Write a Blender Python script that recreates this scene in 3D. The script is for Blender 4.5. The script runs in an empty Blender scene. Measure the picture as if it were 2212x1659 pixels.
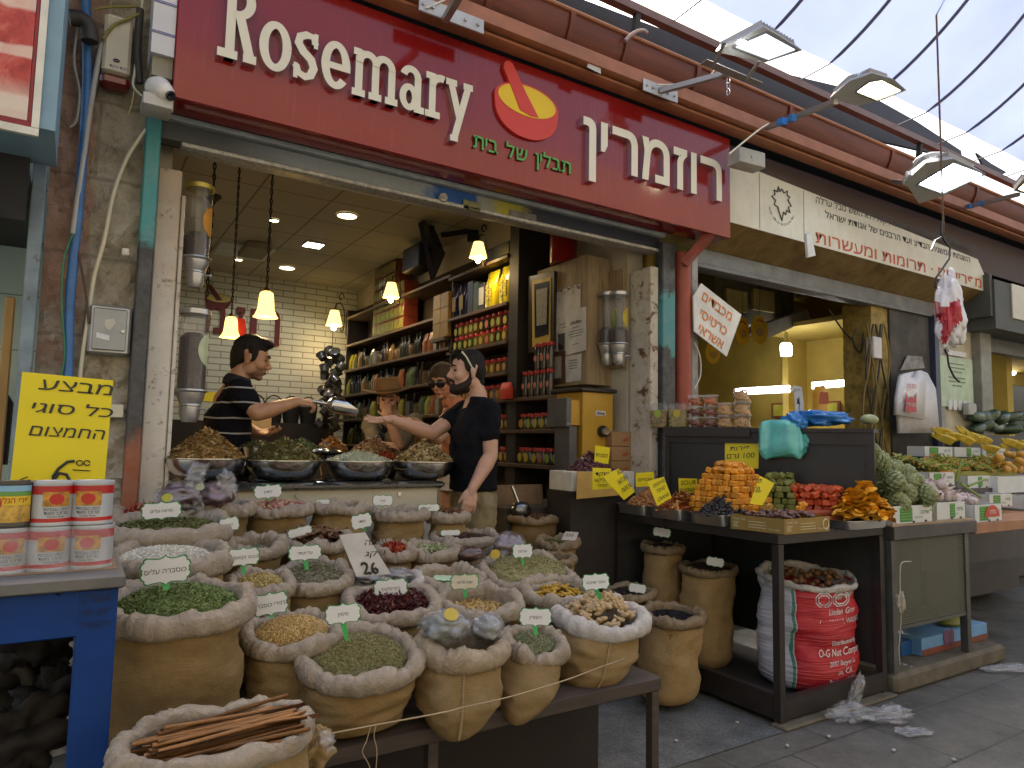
import bpy,math,random
import numpy as np
from mathutils import Vector,Matrix
nar=np.array;lsp=np.linspace;cos=math.cos;sin=math.sin;PI=math.pi;gauss=random.gauss;unif=random.uniform;nlen=np.linalg.norm;rnd=random.random;cps=math.copysign
rng=np.random.default_rng(7)
random.seed(7)
sc=bpy.context.scene
col=sc.collection
R_=math.radians
# camera
F,CX,CY,H=1510.0,1106.0,829.5,1.35
CAM=nar([[0.845,0.062,0.532],[-0.535,0.061,0.843],[0.020,-0.996,0.085]])
_v1=nar([3505.0-CX,1005.0-CY,F]);_s=0.0196
_u2=-(F*F+_v1[1]**2-_v1[1]*_s*_v1[0])/(_v1[0]+_v1[1]*_s)
_v2=nar([_u2,_v1[1]+_s*(_u2-_v1[0]),F])
_x=_v1/nlen(_v1);_y=_v2/nlen(_v2);_z=np.cross(_x,_y)
CAM=np.stack([_x,_y,_z])
EYE=nar([0.0,0.0,H])
cam=bpy.data.objects.new('camera',bpy.data.cameras.new('camera'));col.objects.link(cam)
cam.data.sensor_width=36.0;cam.data.lens=F/2212.0*36.0
cam.data.clip_start=0.05;cam.data.clip_end=500.0
r,d,f=CAM[:,0],-CAM[:,1],-CAM[:,2]
cam.matrix_world=Matrix(((r[0],d[0],f[0],0),(r[1],d[1],f[1],0),(r[2],d[2],f[2],H),(0,0,0,1)))
sc.camera=cam
# light
SUN_EL,SUN_AZ=R_(60),R_(28)
wd=bpy.data.worlds.new('World');sc.world=wd;wd.use_nodes=True
nt=wd.node_tree;nt.nodes.clear()
sky=nt.nodes.new('ShaderNodeTexSky');sky.sky_type='NISHITA';sky.sun_disc=False
sky.sun_elevation=SUN_EL;sky.sun_rotation=SUN_AZ;sky.dust_density=6.0
bg=nt.nodes.new('ShaderNodeBackground');bg.inputs['Strength'].default_value=0.14
wo=nt.nodes.new('ShaderNodeOutputWorld')
sky.air_density=.8;sky.ozone_density=.4
warm=nt.nodes.new('ShaderNodeMix');warm.data_type='RGBA';warm.blend_type='MULTIPLY';warm.inputs[0].default_value=1;warm.inputs[7].default_value=(1,.94,.80,1)
nt.links.new(sky.outputs[0],warm.inputs[6]);nt.links.new(warm.outputs[2],bg.inputs[0]);nt.links.new(bg.outputs[0],wo.inputs[0])
sun=bpy.data.objects.new('sun',bpy.data.lights.new('sun','SUN'));col.objects.link(sun)
sun.data.energy=4.5;sun.data.angle=R_(0.5);sun.data.color=(1.0,0.95,0.87)
sdir=Vector((sin(SUN_AZ)*cos(SUN_EL),cos(SUN_AZ)*cos(SUN_EL),sin(SUN_EL)))
sun.rotation_euler=sdir.to_track_quat('Z','Y').to_euler()
sun.location=(0,0,30)
sc.view_settings.view_transform='Standard';sc.view_settings.look='None'
sc.view_settings.exposure=1.9;sc.view_settings.gamma=1.0
sc.cycles.use_denoising=True
sc.cycles.max_bounces=8;sc.cycles.transparent_max_bounces=12
sc.cycles.sample_clamp_indirect=6.0
sc.cycles.caustics_reflective=False;sc.cycles.caustics_refractive=False
# measuring: a sight line met with a real plane
def ray(u,v):return CAM@nar([u-CX,v-CY,F])
def PY(u,v,y):d=ray(u,v);return EYE+d*(y/d[1])
def PX(u,v,x):d=ray(u,v);return EYE+d*(x/d[0])
def PZ(u,v,z):d=ray(u,v);return EYE+d*((z-H)/d[2])
def depth(p):return float((CAM.T@(np.asarray(p)-EYE))[2])
def px(p,n):return n*depth(p)/F
# materials
MATS={}
def lin(c):
 return tuple((x/12.92 if x<=0.04045 else((x+0.055)/1.055)**2.4)for x in c)
def hexc(h):
 return lin([int(h[i:i+2],16)/255 for i in(0,2,4)])
class NT:
 def __init__(s,name):
  s.m=bpy.data.materials.new(name);s.m.use_nodes=True;s.t=s.m.node_tree
  s.b=s.t.nodes['Principled BSDF'];s.o=s.t.nodes['Material Output']
 def n(s,kind,**kw):
  x=s.t.nodes.new('ShaderNode'+kind)
  for k,v in kw.items():
   if k.startswith('i_'):x.inputs[k[2:].replace('_',' ')].default_value=v
   else:setattr(x,k,v)
  return x
 def l(s,a,b):s.t.links.new(a,b)
 def coord(s,what='Object',scale=(1,1,1),rot=(0,0,0)):
  c=s.n('TexCoord');m=s.n('Mapping');m.inputs['Scale'].default_value=scale;m.inputs['Rotation'].default_value=rot
  s.l(c.outputs[what],m.inputs[0]);return m.outputs[0]
 def noise(s,vec,scale,detail=4,rough=.6,dist=0):
  x=s.n('TexNoise');x.inputs['Scale'].default_value=scale;x.inputs['Detail'].default_value=detail
  x.inputs['Roughness'].default_value=rough;x.inputs['Distortion'].default_value=dist
  if vec is not None:s.l(vec,x.inputs['Vector'])
  return x.outputs['Fac']
 def ramp(s,fac,stops,interp='LINEAR'):
  x=s.n('ValToRGB');cr=x.color_ramp;cr.interpolation=interp
  while len(cr.elements)<len(stops):cr.elements.new(0.5)
  for e,(p,c)in zip(cr.elements,stops):
   e.position=p;e.color=(*c,1)if len(c)==3 else c
  s.l(fac,x.inputs[0]);return x.outputs[0]
 def mix(s,fac,a,b,mode='MIX'):
  x=s.n('Mix',data_type='RGBA',blend_type=mode)
  for i,v in((0,fac),(6,a),(7,b)):
   if hasattr(v,'links'):s.l(v,x.inputs[i])
   else:x.inputs[i].default_value=v if i==0 else(*v,1)if len(v)==3 else v
  return x.outputs[2]
 def bump(s,h,strength=.3,dist=.01,prev=None):
  x=s.n('Bump');x.inputs['Strength'].default_value=strength;x.inputs['Distance'].default_value=dist
  s.l(h,x.inputs['Height'])
  if prev is not None:s.l(prev,x.inputs['Normal'])
  return x.outputs[0]
 def set(s,**kw):
  for k,v in kw.items():
   i=s.b.inputs[k.replace('_',' ')]
   if hasattr(v,'links'):s.l(v,i)
   elif hasattr(i.default_value,'__len__')and len(v)==3:i.default_value=(*v,1)
   else:i.default_value=v
  return s
def dim(c,k):return tuple(min(1,x*k)for x in c)
def mat(name,c,rough=.6,metal=0.,var=.18,vs=7.,bump=0.,bs=60.,c2=None,stretch=(1,1,1),coord='Object',coat=0.,alpha=1.,spec=.5,emit=None,es=0.,trans=0.,wear=None,wearamt=.0,sheen=0.):
 if name in MATS:return MATS[name]
 assert c!=0,name
 k=NT(name);v=k.coord(coord,stretch)
 n1=k.noise(v,vs,5)
 a,b=dim(c,1-var),(c2 or dim(c,1+var))
 cc=k.ramp(n1,[(.32,a),(.68,b)])
 n2=k.noise(v,vs*.23+.4,2)
 cc=k.mix(k.ramp(n2,[(.35,(0,0,0)),(.7,(.35,.35,.35))]),cc,dim(c,1-var*1.3))
 if wear is not None:
  n3=k.noise(v,vs*1.7,8,.7)
  cc=k.mix(k.ramp(n3,[(1-wearamt-.04,(0,0,0)),(1-wearamt+.04,(1,1,1))]),cc,wear)
 k.set(Base_Color=cc,Roughness=rough,Metallic=metal,Coat_Weight=coat,Alpha=alpha)
 k.b.inputs['Specular IOR Level'].default_value=spec
 if trans:k.set(Transmission_Weight=trans)
 if sheen:k.set(Sheen_Weight=sheen)
 if bump:k.set(Normal=k.bump(k.noise(v,bs,4),bump,.004))
 if emit:k.set(Emission_Color=emit,Emission_Strength=es)
 MATS[name]=k.m;return k.m
def pieces(name,cols,rough=.65,var=.25,spec=.3,coat=0):
 """a heap of small bits, each bit one of the given colours"""
 if name in MATS:return MATS[name]
 k=NT(name);g=k.n('NewGeometry')
 n=len(cols)
 cc=k.ramp(g.outputs['Random Per Island'],[(i/n,c)for i,c in enumerate(cols)],'CONSTANT')
 v=k.coord('Object');nz=k.noise(v,90,3)
 cc=k.mix(k.ramp(nz,[(.3,(var,var,var)),(.7,(0,0,0))]),cc,(0,0,0))
 k.set(Base_Color=cc,Roughness=rough,Coat_Weight=coat);k.b.inputs['Specular IOR Level'].default_value=spec
 MATS[name]=k.m;return k.m
def glow(name,c,s):
 if name in MATS:return MATS[name]
 k=NT(name);k.set(Base_Color=c,Emission_Color=c,Emission_Strength=s);MATS[name]=k.m;return k.m
def glass(name,c=(.9,.92,.92),a=.22,rough=.08):
 """thin clear plastic or glass: mostly see-through, with gloss"""
 if name in MATS:return MATS[name]
 k=NT(name)
 tr=k.n('BsdfTransparent');gl=k.n('BsdfGlossy');gl.inputs['Roughness'].default_value=rough
 df=k.n('BsdfDiffuse');df.inputs[0].default_value=(*c,1)
 lw=k.n('LayerWeight');lw.inputs[0].default_value=.35
 m1=k.n('MixShader');m1 .inputs[0].default_value=a;k.l(tr.outputs[0],m1 .inputs[1]);k.l(df.outputs[0],m1 .inputs[2])
 m2=k.n('MixShader');mm=k.n('Math',operation='MULTIPLY');mm.inputs[1].default_value=.28;k.l(lw.outputs['Facing'],mm.inputs[0]);ma=k.n('Math',operation='ADD');ma.inputs[1].default_value=.03;k.l(mm.outputs[0],ma.inputs[0])
 k.l(ma.outputs[0],m2 .inputs[0]);k.l(m1 .outputs[0],m2 .inputs[1]);k.l(gl.outputs[0],m2 .inputs[2])
 k.l(m2 .outputs[0],k.o.inputs[0]);MATS[name]=k.m;return k.m
def film(name,c=(.8,.82,.85),a=.4,bs=40):
 """crumpled clear plastic bag"""
 if name in MATS:return MATS[name]
 k=NT(name);v=k.coord('Object')
 nb=k.bump(k.noise(v,bs,5,.7,1.5),.6,.012)
 n=k.noise(v,bs*.6,4,.7,2.0)
 tr=k.n('BsdfTransparent');gl=k.n('BsdfGlossy');gl.inputs['Roughness'].default_value=.18;k.l(nb,gl.inputs['Normal'])
 df=k.n('BsdfDiffuse');df.inputs[0].default_value=(*c,1);k.l(nb,df.inputs['Normal'])
 m1=k.n('MixShader');k.l(k.ramp(n,[(.45,(a*.25,)*3),(.68,(a*.6,)*3),(.78,(min(1,a*2.0),)*3)]),m1 .inputs[0]);k.l(tr.outputs[0],m1 .inputs[1]);k.l(df.outputs[0],m1 .inputs[2])  # paler noise streaks in the film imitate highlights
 m2=k.n('MixShader');m2 .inputs[0].default_value=.16;k.l(m1 .outputs[0],m2 .inputs[1]);k.l(gl.outputs[0],m2 .inputs[2])
 k.l(m2 .outputs[0],k.o.inputs[0]);MATS[name]=k.m;return k.m
 # mesh building
def rotm(ax=0,ay=0,az=0):return nar(Matrix.Rotation(az,3,'Z')@Matrix.Rotation(ay,3,'Y')@Matrix.Rotation(ax,3,'X'))
def frame(zdir):
 z=np.asarray(zdir,float);z=z/nlen(z)
 t=nar([0,0,1.])if abs(z[2])<.9 else nar([1.,0,0])
 x=np.cross(t,z);x/=nlen(x);return np.stack([x,np.cross(z,x),z],1)
class MB:
 def __init__(s):s.V=[];s.F=[];s.nv=0;s.UV={}
 def add(s,v,faces,mi=0,uv=None):
  v=np.asarray(v,float).reshape(-1,3)
  for fc in faces:s.F.append((tuple(int(i)+s.nv for i in fc),mi))
  if uv is not None:
   for i,q in enumerate(uv):s.UV[s.nv+i]=q
  s.V.append(v);s.nv+=len(v);return s
 def box(s,c,size,rot=None,mi=0,bev=0.):
  hx,hy,hz=[x/2 for x in size]
  if bev<=0:
   v=nar([[x,y,z]for z in(-hz,hz)for y in(-hy,hy)for x in(-hx,hx)])
   fc=[(0,2,3,1),(4,5,7,6),(0,1,5,4),(2,6,7,3),(0,4,6,2),(1,3,7,5)]
  else:
   b=min(bev,hx*.9,hy*.9,hz*.9);L=[]
   for z,i in((-hz,b),(-hz+b,0),(hz-b,0),(hz,b)):
    a,e=hx-i,hy-i
    L+=[[-a+b,-e,z],[a-b,-e,z],[a,-e+b,z],[a,e-b,z],[a-b,e,z],[-a+b,e,z],[-a,e-b,z],[-a,-e+b,z]]
   v=nar(L);fc=[tuple(range(7,-1,-1)),tuple(range(24,32))]
   for k in range(3):
    for j in range(8):fc.append((k*8+j,k*8+(j+1)%8,k*8+8+(j+1)%8,k*8+8+j))
  if rot is not None:v=v@np.asarray(rot).T
  return s.add(v+np.asarray(c,float),fc,mi)
 def span(s,a,b,mi=0,bev=0.):
  a,b=np.asarray(a,float),np.asarray(b,float)
  return s.box((a+b)/2,np.abs(b-a),None,mi,bev)
 def bar(s,p0,p1,w,h,mi=0):
  p0,p1=np.asarray(p0,float),np.asarray(p1,float);L=nlen(p1-p0)
  return s.box((p0+p1)/2,(w,h,L),frame(p1-p0),mi)
 def lathe(s,prof,o=(0,0,0),n=24,rot=None,mi=0,sx=1,sy=1,closed=False):
  o=np.asarray(o,float);v=[];fc=[]
  for(rr,z)in prof:
   for j in range(n):
    a=2*PI*j/n;v.append([rr*cos(a)*sx,rr*sin(a)*sy,z])
  m=len(prof)
  for i in range(m-1 if not closed else m):
   k=(i+1)%m
   for j in range(n):fc.append((i*n+j,i*n+(j+1)%n,k*n+(j+1)%n,k*n+j))
  v=nar(v)
  if rot is not None:v=v@np.asarray(rot).T
  return s.add(v+o,fc,mi)
 def cyl(s,p0,p1,r0,r1=None,n=12,mi=0,caps=True):
  p0,p1=np.asarray(p0,float),np.asarray(p1,float);r1=r0 if r1 is None else r1;M=frame(p1-p0);L=nlen(p1-p0)
  v=[]
  for(rr,z)in((r0,0),(r1,L)):
   for j in range(n):
    a=2*PI*j/n;v.append([rr*cos(a),rr*sin(a),z])
  fc=[(j,(j+1)%n,n+(j+1)%n,n+j)for j in range(n)]
  if caps:fc+=[tuple(range(n-1,-1,-1)),tuple(range(n,2*n))]
  return s.add(nar(v)@M.T+p0,fc,mi)
 def tube(s,pts,r,n=8,mi=0):
  pts=np.asarray(pts,float);m=len(pts);rr=np.broadcast_to(np.asarray(r,float),(m,));v=[];fc=[]
  T=np.gradient(pts,axis=0);T/=nlen(T,axis=1)[:,None]+1e-9
  M=frame(T[0]);nx=M[:,0]
  for i in range(m):
   nx=nx-T[i]*nx.dot(T[i]);nx/=nlen(nx)+1e-9;ny=np.cross(T[i],nx)
   for j in range(n):
    a=2*PI*j/n;v.append(pts[i]+rr[i]*(cos(a)*nx+sin(a)*ny))
  for i in range(m-1):
   for j in range(n):fc.append((i*n+j,i*n+(j+1)%n,(i+1)*n+(j+1)%n,(i+1)*n+j))
  fc+=[tuple(range(n-1,-1,-1)),tuple(range((m-1)*n,m*n))]
  return s.add(v,fc,mi)
 def ell(s,c,rad,rot=None,nu=14,nv=10,mi=0,fn=None):
  v=[[0,0,-1.]];fc=[]
  for i in range(1,nv):
   t=-PI/2+PI*i/nv
   for j in range(nu):a=2*PI*j/nu;v.append([cos(t)*cos(a),cos(t)*sin(a),sin(t)])
  v.append([0,0,1.]);v=nar(v)
  if fn is not None:v=fn(v)
  v=v*np.asarray(rad,float)
  for j in range(nu):fc.append((0,1+(j+1)%nu,1+j))
  for i in range(nv-2):
   for j in range(nu):b=1+i*nu;fc.append((b+j,b+(j+1)%nu,b+nu+(j+1)%nu,b+nu+j))
  L=len(v)-1;b=1+(nv-2)*nu
  for j in range(nu):fc.append((b+j,b+(j+1)%nu,L))
  if rot is not None:v=v@np.asarray(rot).T
  return s.add(v+np.asarray(c,float),fc,mi)
 def grid(s,P,mi=0,uv=False,wrap=False):
  P=np.asarray(P,float);n,m=P.shape[:2];fc=[]
  for i in range(n-1):
   for j in range(m if wrap else m-1):
    k=(j+1)%m;fc.append((i*m+j,i*m+k,(i+1)*m+k,(i+1)*m+j))
  u=[(j/(m-(0 if wrap else 1)),i/(n-1))for i in range(n)for j in range(m)]if uv else None
  return s.add(P.reshape(-1,3),fc,mi,u)
 def poly(s,pts2,o,ax,ay,depth=0.004,mi=0):
  o,ax,ay=[np.asarray(q,float)for q in(o,ax,ay)];nz=np.cross(ax,ay);n=len(pts2)
  f_=nar([o+ax*p[0]+ay*p[1]for p in pts2]);b_=f_-nz*depth
  fc=[tuple(range(n)),tuple(range(2*n-1,n-1,-1))]+[(i,i+n,(i+1)%n+n,(i+1)%n)for i in range(n)]
  return s.add(np.vstack([f_,b_]),fc,mi)
 def many(s,tv,tf,pos,rots,scl,mi=0):
  tv=np.asarray(tv,float);N=len(pos);k=len(tv)
  scl=np.asarray(scl,float);scl=scl[:,None]if scl.ndim==1 else scl
  V=tv[None,:,:]*(scl[:,None,:]if scl.shape[1]==3 else scl[:,None,:1])
  V=np.einsum('nij,nkj->nki',rots,V)+np.asarray(pos)[:,None,:]
  base=s.nv
  s.V.append(V.reshape(-1,3));s.nv+=N*k
  for i in range(N):
   b=base+i*k
   for fc in tf:s.F.append((tuple(b+q for q in fc),mi))
  return s
 def verts(s):return np.vstack(s.V)if s.V else np.zeros((0,3))
 def mesh(s,name,mats,smooth=True,off=None,angle=40):
  V=s.verts()
  if off is not None:V=V-np.asarray(off)
  me=bpy.data.meshes.new(name)
  nl=sum(len(f_)for f_,_ in s.F)
  me.vertices.add(len(V));me.vertices.foreach_set('co',V.astype(np.float32).ravel())
  me.loops.add(nl);me.polygons.add(len(s.F))
  li=np.fromiter((i for f_,_ in s.F for i in f_),np.int32,nl)
  lt=np.fromiter((len(f_)for f_,_ in s.F),np.int32,len(s.F))
  me.loops.foreach_set('vertex_index',li)
  me.polygons.foreach_set('loop_start',np.concatenate([[0],np.cumsum(lt)[:-1]]).astype(np.int32))
  me.polygons.foreach_set('loop_total',lt)
  me.polygons.foreach_set('material_index',np.fromiter((m for _,m in s.F),np.int32,len(s.F)))
  me.polygons.foreach_set('use_smooth',np.full(len(s.F),bool(smooth)))
  if s.UV:
   ul=me.uv_layers.new(name='UVMap');u=np.zeros((len(V),2),np.float32)
   for i,q in s.UV.items():u[i]=q
   ul.data.foreach_set('uv',u[li].ravel())
  me.update(calc_edges=True);me.validate()
  for m in(mats if isinstance(mats,(list,tuple))else[mats]):me.materials.append(m)
  if smooth and angle<180:me.set_sharp_from_angle(angle=R_(angle))
  return me
def wpos(o):
 p=Vector((0,0,0))
 while o is not None:p=p+o.location;o=o.parent
 return nar(p)
def obj(name,mb,mats,parent=None,smooth=True,angle=40):
 """one mesh object; a part sits under its parent, a thing gets its origin at its base"""
 if parent is not None:
  pw=wpos(parent);me=mb.mesh(name,mats,smooth,pw,angle)
  o=bpy.data.objects.new(name,me);col.objects.link(o);o.parent=parent;return o
 V=mb.verts();lo,hi=V.min(0),V.max(0);b=nar([(lo[0]+hi[0])/2,(lo[1]+hi[1])/2,lo[2]])
 o=bpy.data.objects.new(name,mb.mesh(name,mats,smooth,b,angle));col.objects.link(o);o.location=b;return o
def tag(o,label,cat,group=None,kind=None):
 o['label']=label
 o['category']=cat
 if group:o['group']=group
 if kind:o['kind']=kind
 return o
def thing(name,loc,label,cat,group=None):
 o=bpy.data.objects.new(name,None);col.objects.link(o);o.location=[float(x)for x in loc];o.empty_display_size=.05
 return tag(o,label,cat,group)
def struct(name,mb,m,label=None,smooth=False):
 o=obj(name,mb,m,None,smooth);o['kind']='structure'
 if label:o['label']=label
 return o
def dup(o,loc,rotz=None,label=None,parent=None,rot=None,scale=None):
 c=o.copy();col.objects.link(c);c.parent=parent
 if loc is not None:c.location=[float(x)for x in loc]
 if rotz is not None:c.rotation_euler=(c.rotation_euler[0],c.rotation_euler[1],rotz)
 if rot is not None:c.rotation_euler=rot
 if scale is not None:c.scale=(scale,)*3 if not hasattr(scale,'__len__')else scale
 if label:c['label']=label
 for ch in list(o.children):dup(ch,None,parent=c)
 return c
ORD='first second third fourth fifth sixth seventh eighth ninth tenth eleventh twelfth thirteenth fourteenth fifteenth sixteenth seventeenth eighteenth nineteenth twentieth'.split()
# lettering
_T={}
def heb(t):
 """right-to-left order for display, leaving runs of digits and latin letters as they read"""
 import re
 out=[]
 for w in re.findall(r'[0-9A-Za-z.,\-:/]+|[^0-9A-Za-z.,\-:/]',t):out.append(w)
 return ''.join(reversed(out))
def glyphs(t,off=0.,shear=0.):
 key=(t,off,shear)
 if key not in _T:
  cu=bpy.data.curves.new('lettering','FONT');cu.body=t;cu.size=1.0;cu.align_x='CENTER';cu.resolution_u=3
  cu.offset=off;cu.shear=shear
  o=bpy.data.objects.new('lettering',cu);col.objects.link(o)
  me=bpy.data.meshes.new_from_object(o.evaluated_get(bpy.context.evaluated_depsgraph_get()))
  V=np.zeros(len(me.vertices)*3);me.vertices.foreach_get('co',V);V=V.reshape(-1,3)
  Fc=[tuple(p.vertices)for p in me.polygons]
  bpy.data.objects.remove(o);bpy.data.curves.remove(cu);bpy.data.meshes.remove(me)
  _T[key]=(V,Fc)
 return _T[key]
def write(mb,t,o,ax,ay,h,w=None,off=0.,lift=.0012,mi=0,align='C',shear=0.,wob=0.):
 """flat lettering on a surface: o is the middle of its base line, ax and ay the reading and up directions, h the cap height"""
 V,Fc=glyphs(t,off,shear)
 if not len(V):return mb
 ax,ay,o=[np.asarray(q,float)for q in(ax,ay,o)];nz=np.cross(ax,ay)
 x0,x1=V[:,0].min(),V[:,0].max();ks=h/.72;kx=ks if w is None else w/max(1e-6,x1-x0)
 X=(V[:,0]-{'C':(x0+x1)/2,'L':x0,'R':x1}[align])*kx;Yv=V[:,1]*ks
 if wob:Yv=Yv+wob*np.sin(X/h*1.7)
 return mb.add(o+X[:,None]*ax+Yv[:,None]*ay+nz*lift,Fc,mi)
def write3(mb,t,o,ax,ay,h,w,d,off=0.,lift=0.):
 """raised lettering: outline faces pushed out by d"""
 V,Fc=glyphs(t,off);ax,ay,o=[np.asarray(q,float)for q in(ax,ay,o)];nz=np.cross(ax,ay)
 x0,x1=V[:,0].min(),V[:,0].max();kx=w/(x1-x0);ks=h/.72
 P=o+((V[:,0]-(x0+x1)/2)*kx)[:,None]*ax+(V[:,1]*ks)[:,None]*ay+nz*lift
 solid(mb,P,Fc,nz*d)
def solid(mb,P,Fc,dv):
 n=len(P);e={}
 for fc in Fc:
  for i in range(len(fc)):
   a,b=fc[i],fc[(i+1)%len(fc)];e[(a,b)]=e.get((a,b),0)+1
 side=[(a,b)for(a,b)in e if(b,a)not in e]
 fs=[tuple(i+n for i in fc)for fc in Fc]+[tuple(reversed(fc))for fc in Fc]
 mb.add(np.vstack([P,P+dv]),fs,0)
 mb.add(np.vstack([P,P+dv]),[(a,b,b+n,a+n)for a,b in side],1)
def remesh(mb,voxel,it=4,fac=.5):
 """melt overlapping solids into one continuous skin"""
 me=mb.mesh('skin',MATS.get('x')or mat('x',(.5,.5,.5)),True,None,180)
 o=bpy.data.objects.new('skin',me);col.objects.link(o)
 m=o.modifiers.new('r','REMESH');m.mode='VOXEL';m.voxel_size=voxel;m.use_smooth_shade=True
 m2=o.modifiers.new('s','SMOOTH');m2 .factor=fac;m2 .iterations=it
 e=bpy.data.meshes.new_from_object(o.evaluated_get(bpy.context.evaluated_depsgraph_get()))
 V=np.zeros(len(e.vertices)*3);e.vertices.foreach_get('co',V);Fc=[tuple(p.vertices)for p in e.polygons]
 bpy.data.objects.remove(o);bpy.data.meshes.remove(me);bpy.data.meshes.remove(e)
 q=MB();q.add(V.reshape(-1,3),Fc);return q
AX,AY,AZ=np.eye(3)
# ground
def slab_mat(name,base,sc_,joint,sizex,sizey,speck=(.09,.09,.085),amt=.5,bumpy=.35):
 k=NT(name);v=k.coord('Object')
 br=k.n('TexBrick');br.offset=.5;br.inputs['Scale'].default_value=1.0
 br.inputs['Brick Width'].default_value=sizex;br.inputs['Row Height'].default_value=sizey
 br.inputs['Mortar Size'].default_value=.007;br.inputs['Mortar Smooth'].default_value=.3
 br.inputs['Color1'].default_value=(*base,1);br.inputs['Color2'].default_value=(*dim(base,.8),1);br.inputs['Mortar'].default_value=(*joint,1)
 k.l(v,br.inputs['Vector'])
 n=k.noise(v,75,3,.7);n2=k.noise(v,3.0,6,.65)
 c=k.mix(k.ramp(n,[(.40,(0,0,0)),(.62,(amt,)*3)]),br.outputs['Color'],speck)
 c=k.mix(k.ramp(n,[(.30,(amt,)*3),(.42,(0,0,0))]),c,dim(base,.35))
 c=k.mix(k.ramp(n2,[(.40,(.0,)*3),(.66,(.75,)*3)]),c,dim(base,.38));c=k.mix(k.ramp(k.noise(v,9,7,.75,.5),[(.56,(.0,)*3),(.70,(.55,)*3)]),c,dim(base,1.5));vo=k.n('TexVoronoi');vo.inputs['Scale'].default_value=6;k.l(v,vo.inputs['Vector']);c=k.mix(k.ramp(vo.outputs['Distance'],[(.05,(.6,)*3),(.09,(0,)*3)]),c,dim(base,.3))
 b=k.bump(br.outputs['Fac'],-.5,.006);b=k.bump(n,bumpy,.002,b)
 k.set(Base_Color=c,Roughness=k.ramp(n2,[(.3,(.35,)*3),(.75,(.75,)*3)]),Normal=b);return k.m
m_street=slab_mat('street_slabs',(.155,.15,.125),1,(.03,.03,.027),.62,.41,(.2,.19,.17),.45)
m_apron=slab_mat('speckled_apron',(.115,.125,.12),1,(.05,.05,.05),1.4,.9,(.30,.30,.29),.75)
g=MB();g.add([(-60,-60,0),(60,-60,0),(60,60,0),(-60,60,0)],[(0,1,2,3)]);struct('street',g,m_street,'grey worn stone slabs of the market street')
g=MB();g.add([(.3,2.22,.004),(2.98,2.22,.004),(2.98,3.62,.004),(.3,3.62,.004)],[(0,1,2,3)]);struct('pavement',g,m_apron,'dark speckled terrazzo floor before the spice shop')
m_kerb=mat('kerb_stone',(.14,.115,.075),.85,var=.35,vs=9,bump=.5,bs=50)
g=MB();g.span((2.98,2.21,.0),(3.95,2.30,.018),0,.006);g.span((3.955,2.22,0),(5.25,2.52,.11),0,.02);struct('kerb',g,m_kerb,'brown worn kerb stone under the stalls')
m_floor=mat('shop_floor',(.12,.105,.085),.5,var=.2,vs=5)
g=MB();g.span((.35,3.63,.0),(3.4,9.65,.09));struct('floor',g,m_floor,'dim floor inside the spice shop')
g=MB();g.span((3.62,3.63,.0),(16.0,9.3,.05));struct('floor',g,m_floor,'dim floor inside the greengrocer shops')
# stone pillar at the left
def stone_mat():
 k=NT('patched_stone');v=k.coord('Object')
 n1=k.noise(v,5,8,.7,.6);n2=k.noise(v,1.7,4,.6,.4);n3=k.noise(v,40,6,.7);n4=k.noise(v,2.6,5,.6,.2)
 c=k.ramp(n1,[(.28,(.20,.18,.13)),(.45,(.42,.37,.27)),(.58,(.52,.47,.37)),(.75,(.64,.60,.52))])
 sx=k.n('SeparateXYZ');k.l(v,sx.inputs[0])
 a=k.n('Math',operation='MULTIPLY_ADD');a.inputs[1].default_value=-5.0;a.inputs[2].default_value=-.15;k.l(sx.outputs[0],a.inputs[0])
 a2=k.n('Math',operation='ADD');k.l(a.outputs[0],a2 .inputs[0]);k.l(n2,a2 .inputs[1])
 c=k.mix(k.ramp(a2 .outputs[0],[(.48,(0,0,0)),(.56,(.75,)*3)]),c,(.42,.23,.17))
 b=k.n('Math',operation='MULTIPLY_ADD');b.inputs[1].default_value=-.35;b.inputs[2].default_value=.62;k.l(sx.outputs[2],b.inputs[0])
 b2=k.n('Math',operation='ADD');k.l(b.outputs[0],b2 .inputs[0]);k.l(n4,b2 .inputs[1])
 c=k.mix(k.ramp(b2 .outputs[0],[(.50,(0,0,0)),(.58,(.7,)*3)]),c,(.56,.52,.44))
 br=k.n('TexBrick');br.inputs['Scale'].default_value=1;br.inputs['Brick Width'].default_value=.8;br.inputs['Row Height'].default_value=.36;br.inputs['Mortar Size'].default_value=.012;br.inputs['Mortar Smooth'].default_value=.6
 cm=k.n('CombineXYZ');k.l(sx.outputs[0],cm.inputs[0]);k.l(sx.outputs[2],cm.inputs[1])
 wp=k.n('VectorMath',operation='ADD');k.l(cm.outputs[0],wp.inputs[0]);
 nn=k.n('TexNoise');nn.inputs['Scale'].default_value=6;k.l(v,nn.inputs['Vector']);sc2=k.n('VectorMath',operation='SCALE');sc2 .inputs['Scale'].default_value=.03;k.l(nn.outputs['Color'],sc2 .inputs[0]);k.l(sc2 .outputs[0],wp.inputs[1])
 k.l(wp.outputs[0],br.inputs['Vector'])
 c=k.mix(k.ramp(br.outputs['Fac'],[(.3,(0,0,0)),(.9,(.45,)*3)]),c,(.16,.14,.10))
 c=k.mix(k.ramp(n3,[(.56,(0,0,0)),(.72,(.7,)*3)]),c,(.15,.12,.08));c=k.mix(k.ramp(k.noise(v,3.6,6,.7,.3),[(.55,(0,0,0)),(.7,(.5,)*3)]),c,(.24,.25,.22))
 h=k.bump(n1,1.0,.05);h=k.bump(n3,.8,.012,h);h=k.bump(br.outputs['Fac'],-.6,.015,h)
 k.set(Base_Color=c,Roughness=.9,Normal=h);return k.m
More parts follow.
